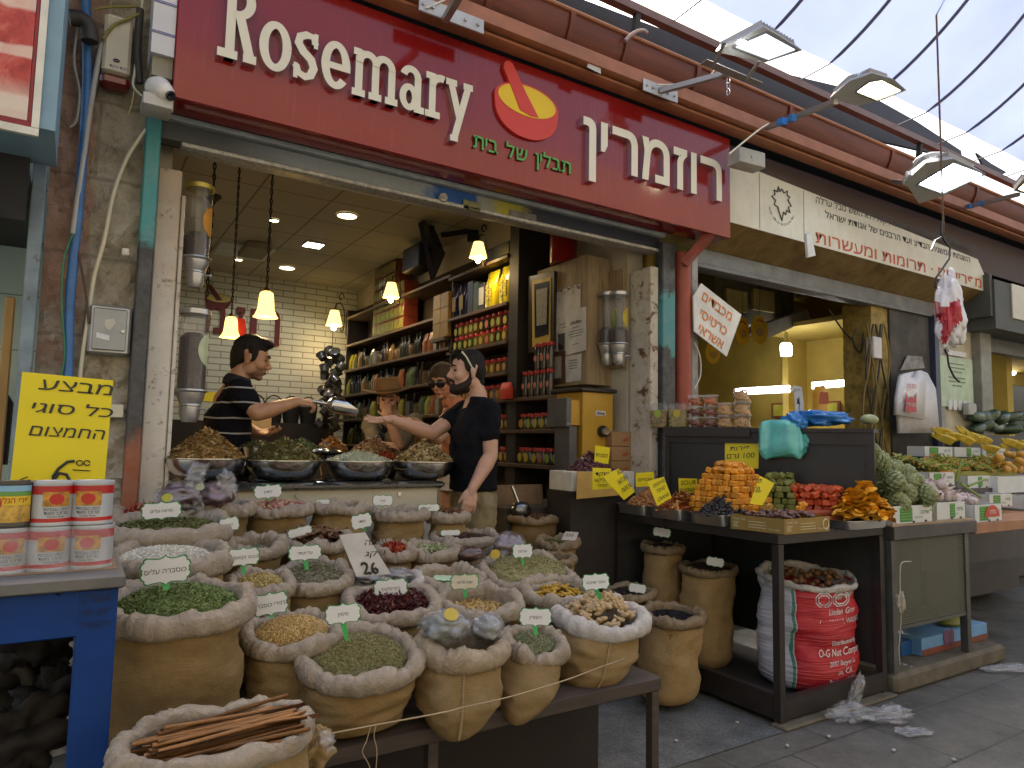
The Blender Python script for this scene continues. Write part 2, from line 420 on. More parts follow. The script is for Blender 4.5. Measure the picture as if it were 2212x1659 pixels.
def rough_wall(name,lo,hi,m,amp=.018,step=.022):
 """front of a rough stone wall (faces the street), with depth behind it"""
 nx,nz=int((hi[0]-lo[0])/step)+2,int((hi[2]-lo[2])/step)+2
 X,Z_=np.meshgrid(lsp(lo[0],hi[0],nx),lsp(lo[2],hi[2],nz))
 Yv=lo[1]+amp*(np.sin(X*19+3*np.sin(Z_*7))*np.sin(Z_*11+2*np.cos(X*13))+rng.normal(0,.35,X.shape))
 Yv[:,0]=lo[1]+.01;Yv[:,-1]=lo[1]+.01
 b=MB();b.grid(np.stack([X,Yv,Z_],-1));b.span((lo[0],lo[1]+.05,lo[2]),hi)
 return b
t=obj('stone_pillar',rough_wall('p',(-.14,3.6,0),(.235,3.95,4.3),None),stone_mat())
tag(t,'rough old stone pillar with pink plaster and pipes left of the spice shop','pillar')
def zpaint(name,stops,rough=.45,rust=.05):
 """paint that changes with height: stops are (height, colour)"""
 k=NT(name);g_=k.n('NewGeometry');sx=k.n('SeparateXYZ');k.l(g_.outputs['Position'],sx.inputs[0])
 v=k.coord('Object');n1=k.noise(v,6,6,.7,.5)
 a=k.n('Math',operation='MULTIPLY_ADD');a.inputs[1].default_value=.25;k.l(sx.outputs[2],a.inputs[0])
 b=k.n('Math',operation='MULTIPLY_ADD');b.inputs[1].default_value=.16;b.inputs[2].default_value=-.08;k.l(n1,b.inputs[0]);k.l(b.outputs[0],a.inputs[2])
 c=k.ramp(a.outputs[0],[(z*.25,cc)for z,cc in stops])
 n2=k.noise(v,22,7,.75)
 c=k.mix(k.ramp(n2,[(.64-rust,(0,0,0)),(.72-rust,(.8,)*3)]),c,(.12,.06,.03))
 c=k.mix(k.ramp(k.noise(v,14,5,.7),[(.4,(0,0,0)),(.75,(.25,)*3)]),c,(.3,.3,.28))
 k.set(Base_Color=c,Roughness=rough,Normal=k.bump(n2,.15,.003));return k.m
m_teal=zpaint('post_paint',[(.55,(.09,.06,.05)),(.95,(.30,.085,.03)),(1.28,(.28,.08,.03)),(1.42,(.035,.035,.04)),(2.2,(.03,.032,.037)),(2.3,(.05,.28,.28)),(2.9,(.03,.23,.24))],.42,.03)
p=MB();p.span((.215,3.52,0),(.278,3.60,2.86),0,.006)
tag(obj('door_post',p,m_teal),'door post painted teal above, black and rusty orange below, left of the opening','post')
m_jamb=zpaint('rusty_white',[(.3,(.50,.47,.42)),(1.0,(.72,.68,.60)),(1.9,(.68,.64,.55)),(2.15,(.58,.50,.40)),(2.5,(.46,.36,.26))],.8,.06)
p=MB();p.span((.282,3.60,0),(.385,3.82,2.62),0,.006);p.span((.388,3.595,0),(.405,3.80,2.5),0,.003)
tag(obj('door_jamb',p,m_jamb),'flaking white door jamb beside the coffee tubes, left of the opening','door jamb')
# left neighbour: light-blue frame, tiled wall, sign of a butcher
m_blueframe=mat('faded_blue',(.20,.27,.32),.5,var=.3,vs=9,wear=(.12,.10,.09),wearamt=.38,bump=.15)
p=MB()
x0=PY(74,700,3.58)[0];p.span((-.195,3.50,0),(-.145,3.58,2.72),0,.004)
tag(obj('blue_upright',p,m_blueframe),'faded blue upright of the neighbouring shop at the left edge','frame')
m_tile=NT('cyan_tiles');v=m_tile.coord('Object',(1,1,1))
sx=m_tile.n('SeparateXYZ');m_tile.l(v,sx.inputs[0]);cm=m_tile.n('CombineXYZ');m_tile.l(sx.outputs[0],cm.inputs[0]);m_tile.l(sx.outputs[2],cm.inputs[1])
br=m_tile.n('TexBrick');br.offset=0;br.inputs['Scale'].default_value=1;br.inputs['Brick Width'].default_value=.3;br.inputs['Row Height'].default_value=.3;br.inputs['Mortar Size'].default_value=.004
br.inputs['Color1'].default_value=(.45,.62,.62,1);br.inputs['Color2'].default_value=(.42,.58,.60,1);br.inputs['Mortar'].default_value=(.2,.28,.28,1);m_tile.l(cm.outputs[0],br.inputs['Vector'])
m_tile.set(Base_Color=br.outputs['Color'],Roughness=.2);m_tile=m_tile.m
p=MB();p.span((-3.0,4.6,0),(-.15,4.7,3.2));tag(obj('tiled_wall',p,m_tile),'pale cyan tiled wall inside the shop at the left edge','wall')
p=MB();p.span((-3.0,3.4,2.36),(-.2,4.6,2.42));p.span((-3.0,3.36,2.2),(-.2,3.40,2.7));tag(obj('dark_lintel',p,mat('soot',(.02,.02,.022),.8)),'dark lintel above the opening of the shop at the left edge','lintel')
p=MB();a=PY(48,450,3.9);p.span((-.27,3.75,1.05),(-.235,3.80,1.95),0,.004);tag(obj('wooden_board',p,mat('pine',(.45,.28,.10),.6,var=.2,vs=3,stretch=(8,8,1))),'narrow pine board behind the blue upright at the left edge','board')
p=MB();p.lathe([(.0,0),(.06,0),(.065,.3),(.03,.36),(.03,.42),(0,.42)],(-.3,4.2,1.2),14);tag(obj('dark_jug',p,mat('soot',(.02,.02,.022),.8)),'dark jug in the shadow of the shop at the left edge','jug')
# butcher's picture sign
sg=thing('butcher_sign',(-.6,3.0,2.42),'red and white sign with a picture of raw meat at the top left corner','sign')
k=NT('meat_picture');v=k.coord('Object',(1,1,1));n1=k.noise(v,5,6,.7,1.6);n2=k.noise(v,16,5,.7,.6)
wv=k.n('TexWave');wv.bands_direction='Z';wv.inputs['Scale'].default_value=1.6;wv.inputs['Distortion'].default_value=4;wv.inputs['Detail'].default_value=4;k.l(v,wv.inputs['Vector'])
c=k.ramp(n1,[(.3,(.30,.02,.02)),(.48,(.52,.06,.05)),(.58,(.60,.14,.11)),(.72,(.75,.5,.42))])
c=k.mix(k.ramp(wv.outputs['Fac'],[(.80,(0,0,0)),(.92,(.8,)*3)]),c,(.8,.62,.52))
c=k.mix(k.ramp(n2,[(.5,(0,0,0)),(.8,(.4,)*3)]),c,(.42,.03,.03))
sx=k.n('SeparateXYZ');k.l(v,sx.inputs[0]);c=k.mix(k.ramp(sx.outputs[2],[(.10,(.85,)*3),(.2,(0,)*3)]),c,(.70,.62,.52))
k.set(Base_Color=c,Roughness=.25);m_meat=k.m
p=MB();p.span((-1.2,2.985,2.47),(-.195,3.0,3.3));obj('picture',p,m_meat,sg)
p=MB()
for a,b in(((-1.2,2.98,2.42),(-.158,3.0,2.447)),((-.181,2.98,2.449),(-.158,3.0,3.3))):p.span(a,b)
obj('sign_frame',p,mat('off_white',(.74,.71,.62),.4),sg)
p=MB();p.span((-1.2,2.983,2.449),(-.183,3.0,2.468));p.span((-.193,2.984,2.47),(-.183,3.0,3.3));obj('red_border',p,mat('dark_red',(.25,.01,.02),.35),sg)
p=MB();p.span((-1.2,3.004,2.46),(-.11,3.42,3.3));obj('sign_box',p,mat('pale_blue_box',(.22,.36,.46),.5,var=.1),sg)
# pipes, conduits, wires on the pillar
def along(name,pts,r,m,label,cat,n=8,group=None):
 p=MB();P=nar(pts,float)
 if len(P)>2:
  tt=lsp(0,len(P)-1,(len(P)-1)*6+1);q=[]
  for u in tt:
   i=min(int(u),len(P)-2);w=u-i;p0,p1,p2,p3=P[max(i-1,0)],P[i],P[i+1],P[min(i+2,len(P)-1)]
   q.append(.5*(2*p1+(p2-p0)*w+(2*p0-5*p1+4*p2-p3)*w*w+(3*p1-p0-3*p2+p3)*w**3))
  P=nar(q)
 p.tube(P,r,n);return tag(obj(name,p,m,None,True,80),label,cat,group)
def L(y,*uv):return[PY(u,v,y)for u,v in uv]
m_bluepipe=mat('blue_pipe',(.04,.15,.38),.4,var=.25,vs=14,wear=(.25,.25,.25),wearamt=.3)
m_grey=mat('grey_plastic',(.42,.42,.40),.45,var=.1)
m_cream=mat('cream_plastic',(.60,.55,.40),.5,var=.12)
m_wire=mat('black_wire',(.02,.02,.02),.5)
along('water_pipe',L(3.54,(185,-30),(188,180),(172,420),(152,640),(147,810),(146,900)),.020,m_bluepipe,'bright blue water pipe running down the stone pillar','pipe',10)
along('conduit',L(3.53,(219,95),(198,215),(176,370),(158,505)),.012,m_grey,'straight grey conduit tied to the blue pipe on the pillar','conduit')
along('flexible_conduit',L(3.55,(315,280),(275,340),(245,420),(225,520),(203,600),(190,690),(174,800),(172,870)),.009,m_cream,'ribbed cream flexible conduit curving down the stone pillar','conduit')
along('power_cable',L(3.53,(158,505),(172,560),(186,640),(192,700)),.005,mat('brown_wire',(.08,.045,.03),.6),'brown cable coming out of the grey conduit','cable')
along('power_cable',L(3.52,(158,505),(138,560),(133,660),(140,760),(128,830)),.004,mat('green_wire',(.05,.20,.10),.6),'thin green cable beside the blue pipe','cable')
along('power_cable',L(3.5,(312,-20),(300,60),(292,150),(288,185),(308,208),(326,212)),.006,mat('white_wire',(.65,.62,.52),.5),'white cable looping down to the camera on the sign box','cable')
along('power_cable',L(3.49,(222,85),(245,55),(275,42),(300,30)),.007,mat('olive_wire',(.25,.22,.05),.6),'olive cable bundle leaving the top of the grey conduit','cable')
along('power_cable',L(3.5,(291,185),(286,220),(276,252)),.003,mat('yellow_wire',(.5,.42,.15),.6),'loose yellow wire end hanging below the alarm box','cable')
along('drain_pipe',L(3.48,(150,38),(176,42),(192,60),(194,90)),.034,mat('soot2',(.045,.04,.035),.6),'dark bent drain spout above the blue pipe','pipe',12)
along('power_cable',L(3.5,(205,20),(240,15),(300,14)),.006,mat('olive_wire',0),'pale cable running level above the alarm box','cable')
along('power_cable',L(3.5,(168,60),(160,130),(172,200),(165,260),(150,275)),.005,mat('grey_wire',(.3,.29,.26),.6),'grey cable loop beside the pale blue sign box','cable')
along('power_cable',L(3.5,(303,20),(297,110),(302,180)),.016,mat('soot2',0),'thick dark cable sleeve beside the white side panel','cable')
# alarm siren box
al=thing('alarm_box',PY(255,180,3.56),'cream alarm siren box with a dark red lamp on the stone pillar','alarm')
a,b=PY(219,150,3.5),PY(288,50,3.5)
p=MB();p.span((a[0],3.5,a[2]),(b[0],3.6,b[2]+.02),0,.012)
for i in range(4):p.span((a[0]+.01,3.497,b[2]-.012*i),(a[0]+.06,3.5,b[2]-.012*i-.004),0)
obj('housing',p,mat('aged_cream',(.62,.57,.44),.45,var=.1),al)
p=MB();p.span((a[0]-.004,3.497,a[2]-.062),(b[0]+.004,3.6,a[2]-.001),0,.018);obj('red_lamp',p,mat('lamp_red',(.16,.008,.006),.15,coat=.6),al)
p=MB();write(p,heb('מוקד מיקוד'),((a[0]+b[0])/2+.01,3.5,a[2]+.022),AX,AZ,.015,.07);
for i in range(3):p.tube([(nar([(a[0]+b[0])/2+.0+.013*(1-i*.3)*cos(q),3.4985,a[2]+.058+.008*(1-i*.3)*sin(q)]))for q in lsp(0,2*PI,16)],.0012,4)
obj('lettering',p,mat('ink_blue',(.04,.05,.16),.6),al,False)
# meter box
mb_=thing('meter_box',PY(235,765,3.55),'small grey metal meter box with peeling stickers on the pillar','meter box')
a,b=PY(186,762,3.53),PY(279,668,3.53)
a[0],b[0]=PY(190,715,3.53)[0],PY(283,715,3.53)[0]
p=MB();p.span((a[0],3.53,a[2]),(b[0],3.60,b[2]+.01),0,.01);obj('housing',p,mat('galvanised',(.40,.41,.41),.4,.55,var=.15),mb_)
p=MB();p.span((a[0]+.016,3.522,a[2]+.018),(b[0]-.018,3.53,b[2]-.008),0,.004);dr=obj('door',p,mat('galvanised_door',(.33,.345,.35),.45,.4,var=.15),mb_)
p=MB();p.cyl((b[0]-.032,3.522,(a[2]+b[2])/2),(b[0]-.032,3.512,(a[2]+b[2])/2),.007,None,14);obj('lock',p,mat('steel',(.5,.5,.5),.25,1),dr)
p=MB();c_=nar([(a[0]+b[0])/2,3.5205,(a[2]+b[2])/2])
p.poly([(-.022,.02),(-.02,.048),(.012,.055),(.02,.035),(.0,.0),(-.012,.005)],c_,AX,AZ,.001);obj('torn_sticker',p,mat('sticker',(.58,.55,.45),.6),dr)
p=MB();p.poly([(-.05,-.035),(-.05,-.012),(.0,-.022),(0,-.045)],c_,AX,AZ,.001);obj('sticker',p,mat('sticker_white',(.72,.74,.74),.5),dr)
p=MB();a=PY(271,545,3.55);p.box(a,(.03,.03,.035),None,0,.005);p.cyl(a+[0,-.015,0],a+[0,-.022,0],.008);tag(obj('switch',p,mat('off_white',0)),'small white switch on the pillar beside the black door post','switch')
p=MB();a=PY(250,888,3.55);p.box(a,(.06,.03,.06),None,0,.004);tag(obj('socket_box',p,mat('aged_cream',0)),'cream socket box behind the yellow price sign','socket')
# shutter housing and shop sign
m_shut=NT('shutter_paint');k=m_shut;v=k.coord('Object');sx=k.n('SeparateXYZ');k.l(v,sx.inputs[0]);n1=k.noise(v,5,6,.7,.4)
a=k.n('Math',operation='MULTIPLY_ADD');a.inputs[1].default_value=.28;k.l(sx.outputs[0],a.inputs[0]);b=k.n('Math',operation='MULTIPLY_ADD');b.inputs[1].default_value=.10;b.inputs[2].default_value=.45;k.l(n1,b.inputs[0]);k.l(b.outputs[0],a.inputs[2])
c=k.ramp(a.outputs[0],[(.14,(.10,.11,.12)),(.24,(.28,.32,.36)),(.44,(.32,.36,.38)),(.462,(.03,.13,.40)),(.535,(.02,.10,.36)),(.545,(.33,.35,.32)),(.575,(.30,.31,.28)),(.59,(.42,.38,.03)),(.635,(.36,.34,.05)),(.65,(.03,.035,.06)),(.9,(.02,.025,.045))])
c=k.mix(k.ramp(k.noise(v,30,7,.75),[(.55,(0,0,0)),(.72,(.5,)*3)]),c,(.08,.08,.085))
k.set(Base_Color=c,Roughness=.5,Normal=k.bump(n1,.1,.004));m_shut=k.m
sh=thing('roller_shutter',(1.85,3.6,2.73),'rolled-up grey metal shutter with a blue and yellow paint patch under the red sign','shutter')
p=MB();p.span((.285,3.6,2.76),(3.50,3.68,2.838));obj('bottom_slat',p,m_shut,sh)
p=MB();p.span((.37,3.585,2.732),(3.49,3.70,2.757),0,.004);obj('bottom_bar',p,mat('bare_steel',(.48,.48,.46),.4,.5,var=.35,vs=40,wear=(.08,.06,.05),wearamt=.35),sh)
p=MB();p.span((.285,3.69,2.80),(3.50,3.80,3.5));obj('drum_box',p,mat('soot',0),sh)
p=MB();c_=PY(955,428,3.59);p.cyl(c_,c_+[0,-.025,0],.028,.024,20);p.cyl(c_+[0,-.025,0],c_+[0,-.034,0],.012,None,12);obj('lock',p,mat('bare_steel',0),sh)
p=MB();c_=PY(1020,445,3.585);p.span(c_-[.06,0,.03],c_+[.06,.006,.03],0,.003);p.tube([c_+[-.03,-.004,.0],c_+[-.03,-.02,-.025],c_+[.04,-.02,-.03],c_+[.04,-.004,-.0]],.004,6);obj('handle',p,mat('olive_paint',(.24,.24,.12),.5,var=.3),sh)
p=MB();c_=PY(1130,470,3.594);p.span(c_-[.10,0,.035],c_+[.10,.003,.035]);pl=obj('maker_plate',p,mat('dull_plate',(.20,.19,.18),.5,var=.3,vs=20),sh)
p=MB();write(p,'03-9320139',c_+[0,-.001,-.018],AX,AZ,.018,.13);obj('lettering',p,mat('ink',(.015,.015,.018),.6),pl,False)
p=MB();p.span((.30,3.59,2.856),(3.55,3.68,2.880));obj('pelmet',p,mat('pelmet',(.74,.80,.80),.3,var=.2,vs=10),sh)
SY=3.3
sg=thing('shop_sign',(2.1,3.42,2.835),'large glossy dark red shop sign with raised cream lettering above the opening','sign')
k=NT('sign_red');v=k.coord('Object');n1=k.noise(v,3,4);n2=k.noise(k.coord('Object',(18,18,1.2)),3,4)
c=k.ramp(n1,[(.3,(.225,.009,.010)),(.7,(.26,.012,.013))]);c=k.mix(k.ramp(n2,[(.58,(0,0,0)),(.75,(.22,)*3)]),c,(.34,.10,.10))
k.set(Base_Color=c,Roughness=k.ramp(k.noise(v,9,5),[(.3,(.09,)*3),(.75,(.17,)*3)]),Coat_Weight=.2);k.b.inputs['Coat Roughness'].default_value=.05;k.b.inputs['Specular IOR Level'].default_value=.5;m_signred=k.m
p=MB();p.span((.293,SY,2.835),(3.90,SY+.02,3.57),0,.004);p.span((.296,SY+.022,2.838),(3.897,SY+.18,3.565));obj('panel',p,m_signred,sg)
p=MB();p.span((.20,SY+.015,3.02),(.2915,SY+.2,3.6));sd=obj('side_panel',p,mat('white_panel',(.66,.66,.68),.5,var=.08),sg)
p=MB()
for z in(3.11,3.25):p.span((.199,SY+.012,z),(.292,SY+.0145,z+.004));p.span((.199,SY+.012,z+.008),(.292,SY+.0145,z+.011))
obj('blue_line',p,mat('line_blue',(.12,.16,.42),.5),sd)
p=MB();p.span((.21,SY+.04,2.93),(.2915,SY+.2,3.018));obj('under_box',p,mat('olive_grey',(.30,.28,.21),.7,var=.2),sg)
# Latin letters, cut as separate pieces, each a millimetre prouder than the last
m_face,m_side=mat('letter_face',(.76,.72,.58),.35,var=.04),mat('letter_edge',(.62,.63,.72),.12,.85,var=.05)
D=.035
class Let:
 def __init__(s):s.m=MB();s.k=0
 def _n(s):s.k+=1;return D+.0006*s.k
 def band(s,P,w):
  """a stroke along points P (x, z), w half-widths"""
  P=nar(P,float);w=np.broadcast_to(np.asarray(w,float),(len(P),));T=np.gradient(P,axis=0);T/=nlen(T,axis=1)[:,None];N=np.stack([-T[:,1],T[:,0]],1)
  A,B=P+N*w[:,None],P-N*w[:,None];n=len(P);d=s._n()
  Q=np.vstack([A,B]);V=np.stack([Q[:,0],np.full(2*n,SY),Q[:,1]],1);solid(s.m,V,[(i,n+i,n+i+1,i+1)for i in range(n-1)],nar([0,-d,0]))
 def rect(s,x0,z0,x1,z1):s.band([((x0+x1)/2,z0),((x0+x1)/2,z1)],(x1-x0)/2)
 def arc(s,cx,cz,rx,rz,a0,a1,w0,w1=None,n=26):
  t=lsp(R_(a0),R_(a1),n);w1=w0 if w1 is None else w1
  s.band([(cx+(rx)*cos(q),cz+rz*sin(q))for q in t],[w0+(w1-w0)*abs(sin(q))for q in t])
 def done(s,nm):
  V=s.m.verts();o=obj('letter',s.m,[m_face,m_side],sg,False);return o
B0,XH,CP=3.065,3.31,3.44
q=Let();q.rect(.490,B0,.530,CP);q.rect(.458,B0,.544,B0+.04);q.rect(.458,CP-.04,.535,CP);q.arc(.535,CP-.09,.058,.071,-90,90,.021,.019);q.rect(.525,CP-.038,.545,CP-.001);q.rect(.525,CP-.180,.545,CP-.143);q.band([(.548,CP-.165),(.598,B0+.02)],.021);q.rect(.568,B0,.626,B0+.04);q.done('R')
q=Let();q.arc(.710,(B0+XH)/2,.053,.104,0,360,.021,.018,40);q.done('o')
q=Let();q.band([(.896,XH-.055),(.886,XH-.02),(.853,XH-.018),(.822,XH-.035),(.815,XH-.068),(.84,XH-.105),(.878,XH-.135),(.892,XH-.175),(.878,XH-.215),(.852,XH-.228),(.82,XH-.215),(.806,XH-.18)],[.017,.017,.018,.019,.02,.021,.021,.02,.019,.018,.017,.017]);q.rect(.888,XH-.075,.908,XH);q.rect(.796,B0,.816,B0+.075);q.done('s')
q=Let();q.arc(1.0,(B0+XH)/2,.052,.104,0,318,.021,.018,36);q.rect(.965,3.165,1.073,3.198);q.done('e')
q=Let()
for x in(1.118,1.205,1.292):q.rect(x-.019,B0,x+.019,XH-(.0 if x<1.12 else.06));q.rect(x-.034,B0,x+.034,B0+.036)
q.rect(1.087,XH-.036,1.125,XH)
for x in(1.1615,1.2485):q.arc(x,XH-.068,.0435,.05,0,180,.019,.018)
q.done('m')
q=Let();q.rect(1.420,B0,1.458,XH-.06);q.rect(1.43,B0,1.478,B0+.036);q.arc(1.398,XH-.068,.041,.05,0,165,.019,.018);q.arc(1.390,B0+.073,.035,.055,0,360,.018,.017);q.done('a')
q=Let();q.rect(1.505,B0,1.543,XH);q.rect(1.483,B0,1.570,B0+.036);q.rect(1.485,XH-.036,1.53,XH);q.arc(1.575,XH-.068,.05,.05,72,180,.018,.02);q.done('r')
q=Let();q.band([(1.634,XH-.02),(1.690,B0+.03)],.019);q.band([(1.738,XH-.02),(1.660,2.985)],.019);q.rect(1.602,XH-.036,1.668,XH);q.rect(1.708,XH-.036,1.766,XH);q.rect(1.634,2.968,1.682,3.0);q.done('y')
# Hebrew letters, one mesh each
def heb_letters(t,x0,x1,base,h,d,mats,off,parent,gap=.25):
 hb=list(reversed(t));ws=[]
 for ch in hb:
  if ch==' ':ws.append(.32);continue
  V,Fc=glyphs(ch,off);ws.append(V[:,0].max()-V[:,0].min())
 tot=sum(ws)+.085*(len(ws)-1);kx=(x1-x0)/tot;x=x0
 for ch,w in zip(hb,ws):
  if ch!=' ':
   m=MB();V,Fc=glyphs(ch,off);ks=h/.6
   P=np.stack([x+(V[:,0]-V[:,0].min())*kx,np.full(len(V),SY-.0002),base+V[:,1]*ks],1);solid(m,P,Fc,nar([0,-d,0]));obj('letter',m,mats,parent,False)
  x+=(w+.085)*kx
heb_letters('רוזמרין',2.535,3.765,3.072,.275,.04,[m_face,m_side],.016,sg)
heb_letters('תבלין של בית',1.79,2.462,2.975,.072,.014,[mat('sign_green',(.10,.36,.07),.5,var=.05),mat('sign_green_edge',(.03,.09,.02),.6)],.006,sg)
# mortar and pestle emblem
em=[]
t=lsp(0,2*PI,48,endpoint=False)
def ellp(cx,cz,rx,rz,rot=0,t=t):return[(cx+rx*cos(q)*cos(rot)-rz*sin(q)*sin(rot),cz+rx*cos(q)*sin(rot)+rz*sin(q)*cos(rot))for q in t]
O=nar([0,SY-.001,0])
bowl=[(2.139+.222*cos(q),3.325+(.110*sin(q)if q<PI else.212*sin(q))*(1 if q<PI else(abs(sin(q))**-.25 if abs(sin(q))>.2 else 1)))for q in t]
m_emr,m_emy=mat('emblem_red',(.62,.045,.03),.5,var=.04),mat('emblem_yellow',(.80,.55,.01),.5,var=.04);m_emo=mat('emblem_edge',(.62,.34,.07),.6)
p=MB();p.poly(bowl,O+[0,-.018,0],AX,AZ,.018);bo=obj('mortar',p,m_emr,sg,False)
p=MB();p.poly(ellp(2.139,3.335,.200,.090),O+[0,-.0205,0],AX,AZ,.002);obj('mortar_mouth',p,m_emy,bo,False)
p=MB();p.poly([(1.968,3.49),(1.975,3.522),(2.0,3.538),(2.03,3.53),(2.045,3.505),(2.115,3.395),(2.215,3.258),(2.16,3.252),(2.085,3.268),(2.03,3.375)],O+[0,-.0235,0],AX,AZ,.022);obj('pestle',p,m_emr,sg,False)
# dome camera on the sign's end
dc=thing('dome_camera',PY(345,232,3.3),'white dome security camera at the left end of the red sign','camera')
c_=PY(352,195,3.28)
p=MB();p.span(c_+[-.075,-.02,-.085],c_+[.04,.12,-.03],0,.004);p.box(c_+[.0,.07,.0],(.10,.03,.12),None,0,.006);obj('mount',p,mat('mount_grey',(.52,.51,.47),.5),dc)
p=MB();R2=frame((.35,-.8,-.45));p.lathe([(0,-.05),(.05,-.05),(.056,-.02),(.05,.0),(.044,.02),(.036,.045),(.02,.058),(0,.062)],c_+[-.005,.01,0],22,R2);obj('dome',p,mat('camera_white',(.74,.73,.69),.3),dc)
p=MB();p.lathe([(0,.050),(.018,.050),(.022,.062),(.018,.067),(0,.066)],c_+[-.0,.0,-.005],16,frame((.45,-.72,-.5)));obj('lens',p,mat('lens_black',(.01,.01,.012),.05),dc)
# steel along the eave
m_oxide=mat('oxide_beam',(.33,.125,.06),.55,var=.2,vs=6,wear=(.16,.14,.12),wearamt=.33,bump=.1)
m_gut=NT('gutter_red');k=m_gut;v=k.coord('Object',(.6,6,6));c=k.ramp(k.noise(v,4,5),[(.3,(.085,.014,.005)),(.7,(.16,.030,.010))]);c=k.mix(k.ramp(k.noise(k.coord('Object'),14,6,.7),[(.55,(0,0,0)),(.75,(.5,)*3)]),c,(.09,.03,.02));k.set(Base_Color=c,Roughness=.5);m_gut=k.m
m_roofdark=mat('dark_roofing',(.02,.02,.022),.7)
X0,X1=-1.5,26.0
p=MB();p.span((X0,3.14,3.615),(X1,3.22,3.70),0,.004);tag(obj('eave_beam',p,m_oxide),'rust-orange square steel beam running above the red sign','beam')
p=MB();p.span((X0,3.19,3.585),(X1,3.29,3.603),0,.002);p.span((X0,3.275,3.605),(X1,3.29,3.70));tag(obj('eave_angle',p,m_oxide),'thin rust-orange steel angle just above the top edge of the red sign','beam')
gt=thing('roof_gutter',(4,3.42,3.72),'big half-round red-brown roof gutter along the eave with strap hooks','gutter')
p=MB();P=[]
for x in(X0,X1):
 P.append([[x,3.42-.19*cos(q),3.95-.22*sin(q)]for q in lsp(0,PI,24)])
p.grid(P);p.grid([[[q[0],3.42+(q[1]-3.42)*.95,3.95+(q[2]-3.95)*.95+.002]for q in r_]for r_ in P][::-1]);obj('trough',p,m_gut,gt)
p=MB();p.cyl((X0,3.225,3.962),(X1,3.225,3.962),.014,None,8);obj('rim',p,m_oxide,gt)
hook=None
for i,x in enumerate([1.35,1.85,2.42,2.86,3.5,4.5,5.9,7.4]):
 if hook is None:
  p=MB();pr=[[x,3.42-.198*cos(q),3.95-.228*sin(q)]for q in lsp(.0,PI,16)]
  p.grid([[[q[0]-.02,q[1],q[2]]for q in pr],[[q[0]+.02,q[1],q[2]]for q in pr]]);p.grid([[[q[0]-.02,3.42+(q[1]-3.42)*1.03,3.95+(q[2]-3.95)*1.03]for q in pr],[[q[0]+.02,3.42+(q[1]-3.42)*1.03,3.95+(q[2]-3.95)*1.03]for q in pr]])
  hook=obj('strap',p,m_gut,gt);hx=x
 else:
  c=hook.copy();col.objects.link(c);c.parent=gt;c.location.x+=x-hx
p=MB();p.span((X0,3.27,4.19),(X1,3.33,4.245));tag(obj('canopy_beam',p,mat('brown_beam',(.13,.065,.05),.5,var=.2)),'brown steel beam along the lower edge of the white canopy','beam')
for i,x in enumerate([-.5,3.0,6.5,10,14,18]):
 if i==0:
  p=MB();p.bar((x,3.36,3.70),(x,3.30,4.19),.04,.04);br0=tag(obj('beam_bracket',p,m_roofdark),'dark steel bracket hidden behind the gutter, holding the canopy beam','bracket','brackets behind the gutter')
 else:dup(br0,br0 .location+Vector((x+.5,0,0)))
 # dark sheet roofing seen between gutter and canopy beam
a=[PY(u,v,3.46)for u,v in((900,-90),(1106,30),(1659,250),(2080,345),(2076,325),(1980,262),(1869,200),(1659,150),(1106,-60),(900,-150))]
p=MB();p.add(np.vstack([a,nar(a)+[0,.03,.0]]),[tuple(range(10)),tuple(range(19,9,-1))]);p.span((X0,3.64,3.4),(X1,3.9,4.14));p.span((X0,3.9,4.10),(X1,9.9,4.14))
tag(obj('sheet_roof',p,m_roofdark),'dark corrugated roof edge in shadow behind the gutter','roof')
a=[PY(u,v,3.40)for u,v in((2110,330),(2140,352),(2175,372),(2160,380),(2128,365))]
p=MB();p.add(np.vstack([a,nar(a)+[0,.02,.0]]),[tuple(range(5)),tuple(range(9,4,-1))]+[(i,(i+1)%5,(i+1)%5+5,i+5)for i in range(5)]);tag(obj('torn_felt',p,m_roofdark),'torn dark roofing felt above the gutter beside the white floodlight','roofing felt')
# white fabric canopy over the street
def cz(t):return 4.2+.18*t+.36*t*t if t<2.0 else 6.0+1.62*(t-2.0)/(1+.75*(t-2.0))
k=NT('canopy_fabric');tr=k.n('BsdfTranslucent');df=k.n('BsdfDiffuse');df.inputs[0].default_value=(.36,.41,.55,1)
v=k.coord('Object',(1,1,1));n=k.noise(v,1.2,4,.6);nb=k.bump(k.noise(v,9,4),.15,.01);k.l(nb,df.inputs['Normal'])
ms=k.n('MixShader');ms.inputs[0].default_value=.55;k.l(df.outputs[0],ms.inputs[1]);k.l(tr.outputs[0],ms.inputs[2])
k.l(k.ramp(n,[(.3,(.125,.155,.27)),(.7,(.155,.19,.31))]),tr.inputs[0]);k.l(ms.outputs[0],k.o.inputs[0]);m_can=k.m
can=thing('street_canopy',(6,0,4.2),'white translucent fabric canopy with dark curved seams over the market street','canopy')
TT=lsp(.27,3.7,36);XS=lsp(-4,30,69)
def cpt(x,t):return[x,3.3-t,(cz(t)if t<6 else cz(6)-(t-6)**1.6*.22)-.035*abs(sin(PI*(x-4.70)/.69))*min(1,t)]
p=MB()
p.grid([[cpt(x,t)for x in lsp(-4,30,200)]for t in lsp(.27,3.7,40)])
obj('fabric',p,m_can,can,True,180)
m_seam=mat('seam_dark',(.10,.10,.14),.8);sm0=None
for i in range(-10,34):
 x=4.70+.69*i
 if sm0 is None:
  p=MB();p.tube([(x,3.30,4.245)]+[nar(cpt(4.70,t))+[x-4.70,0,-.012]for t in TT],[.005,.006]+[.013]*(len(TT)-1),6);sm0=obj('seam',p,m_seam,can);sx0=x
 else:
  c=sm0 .copy();col.objects.link(c);c.parent=can;c.location.x+=x-sx0
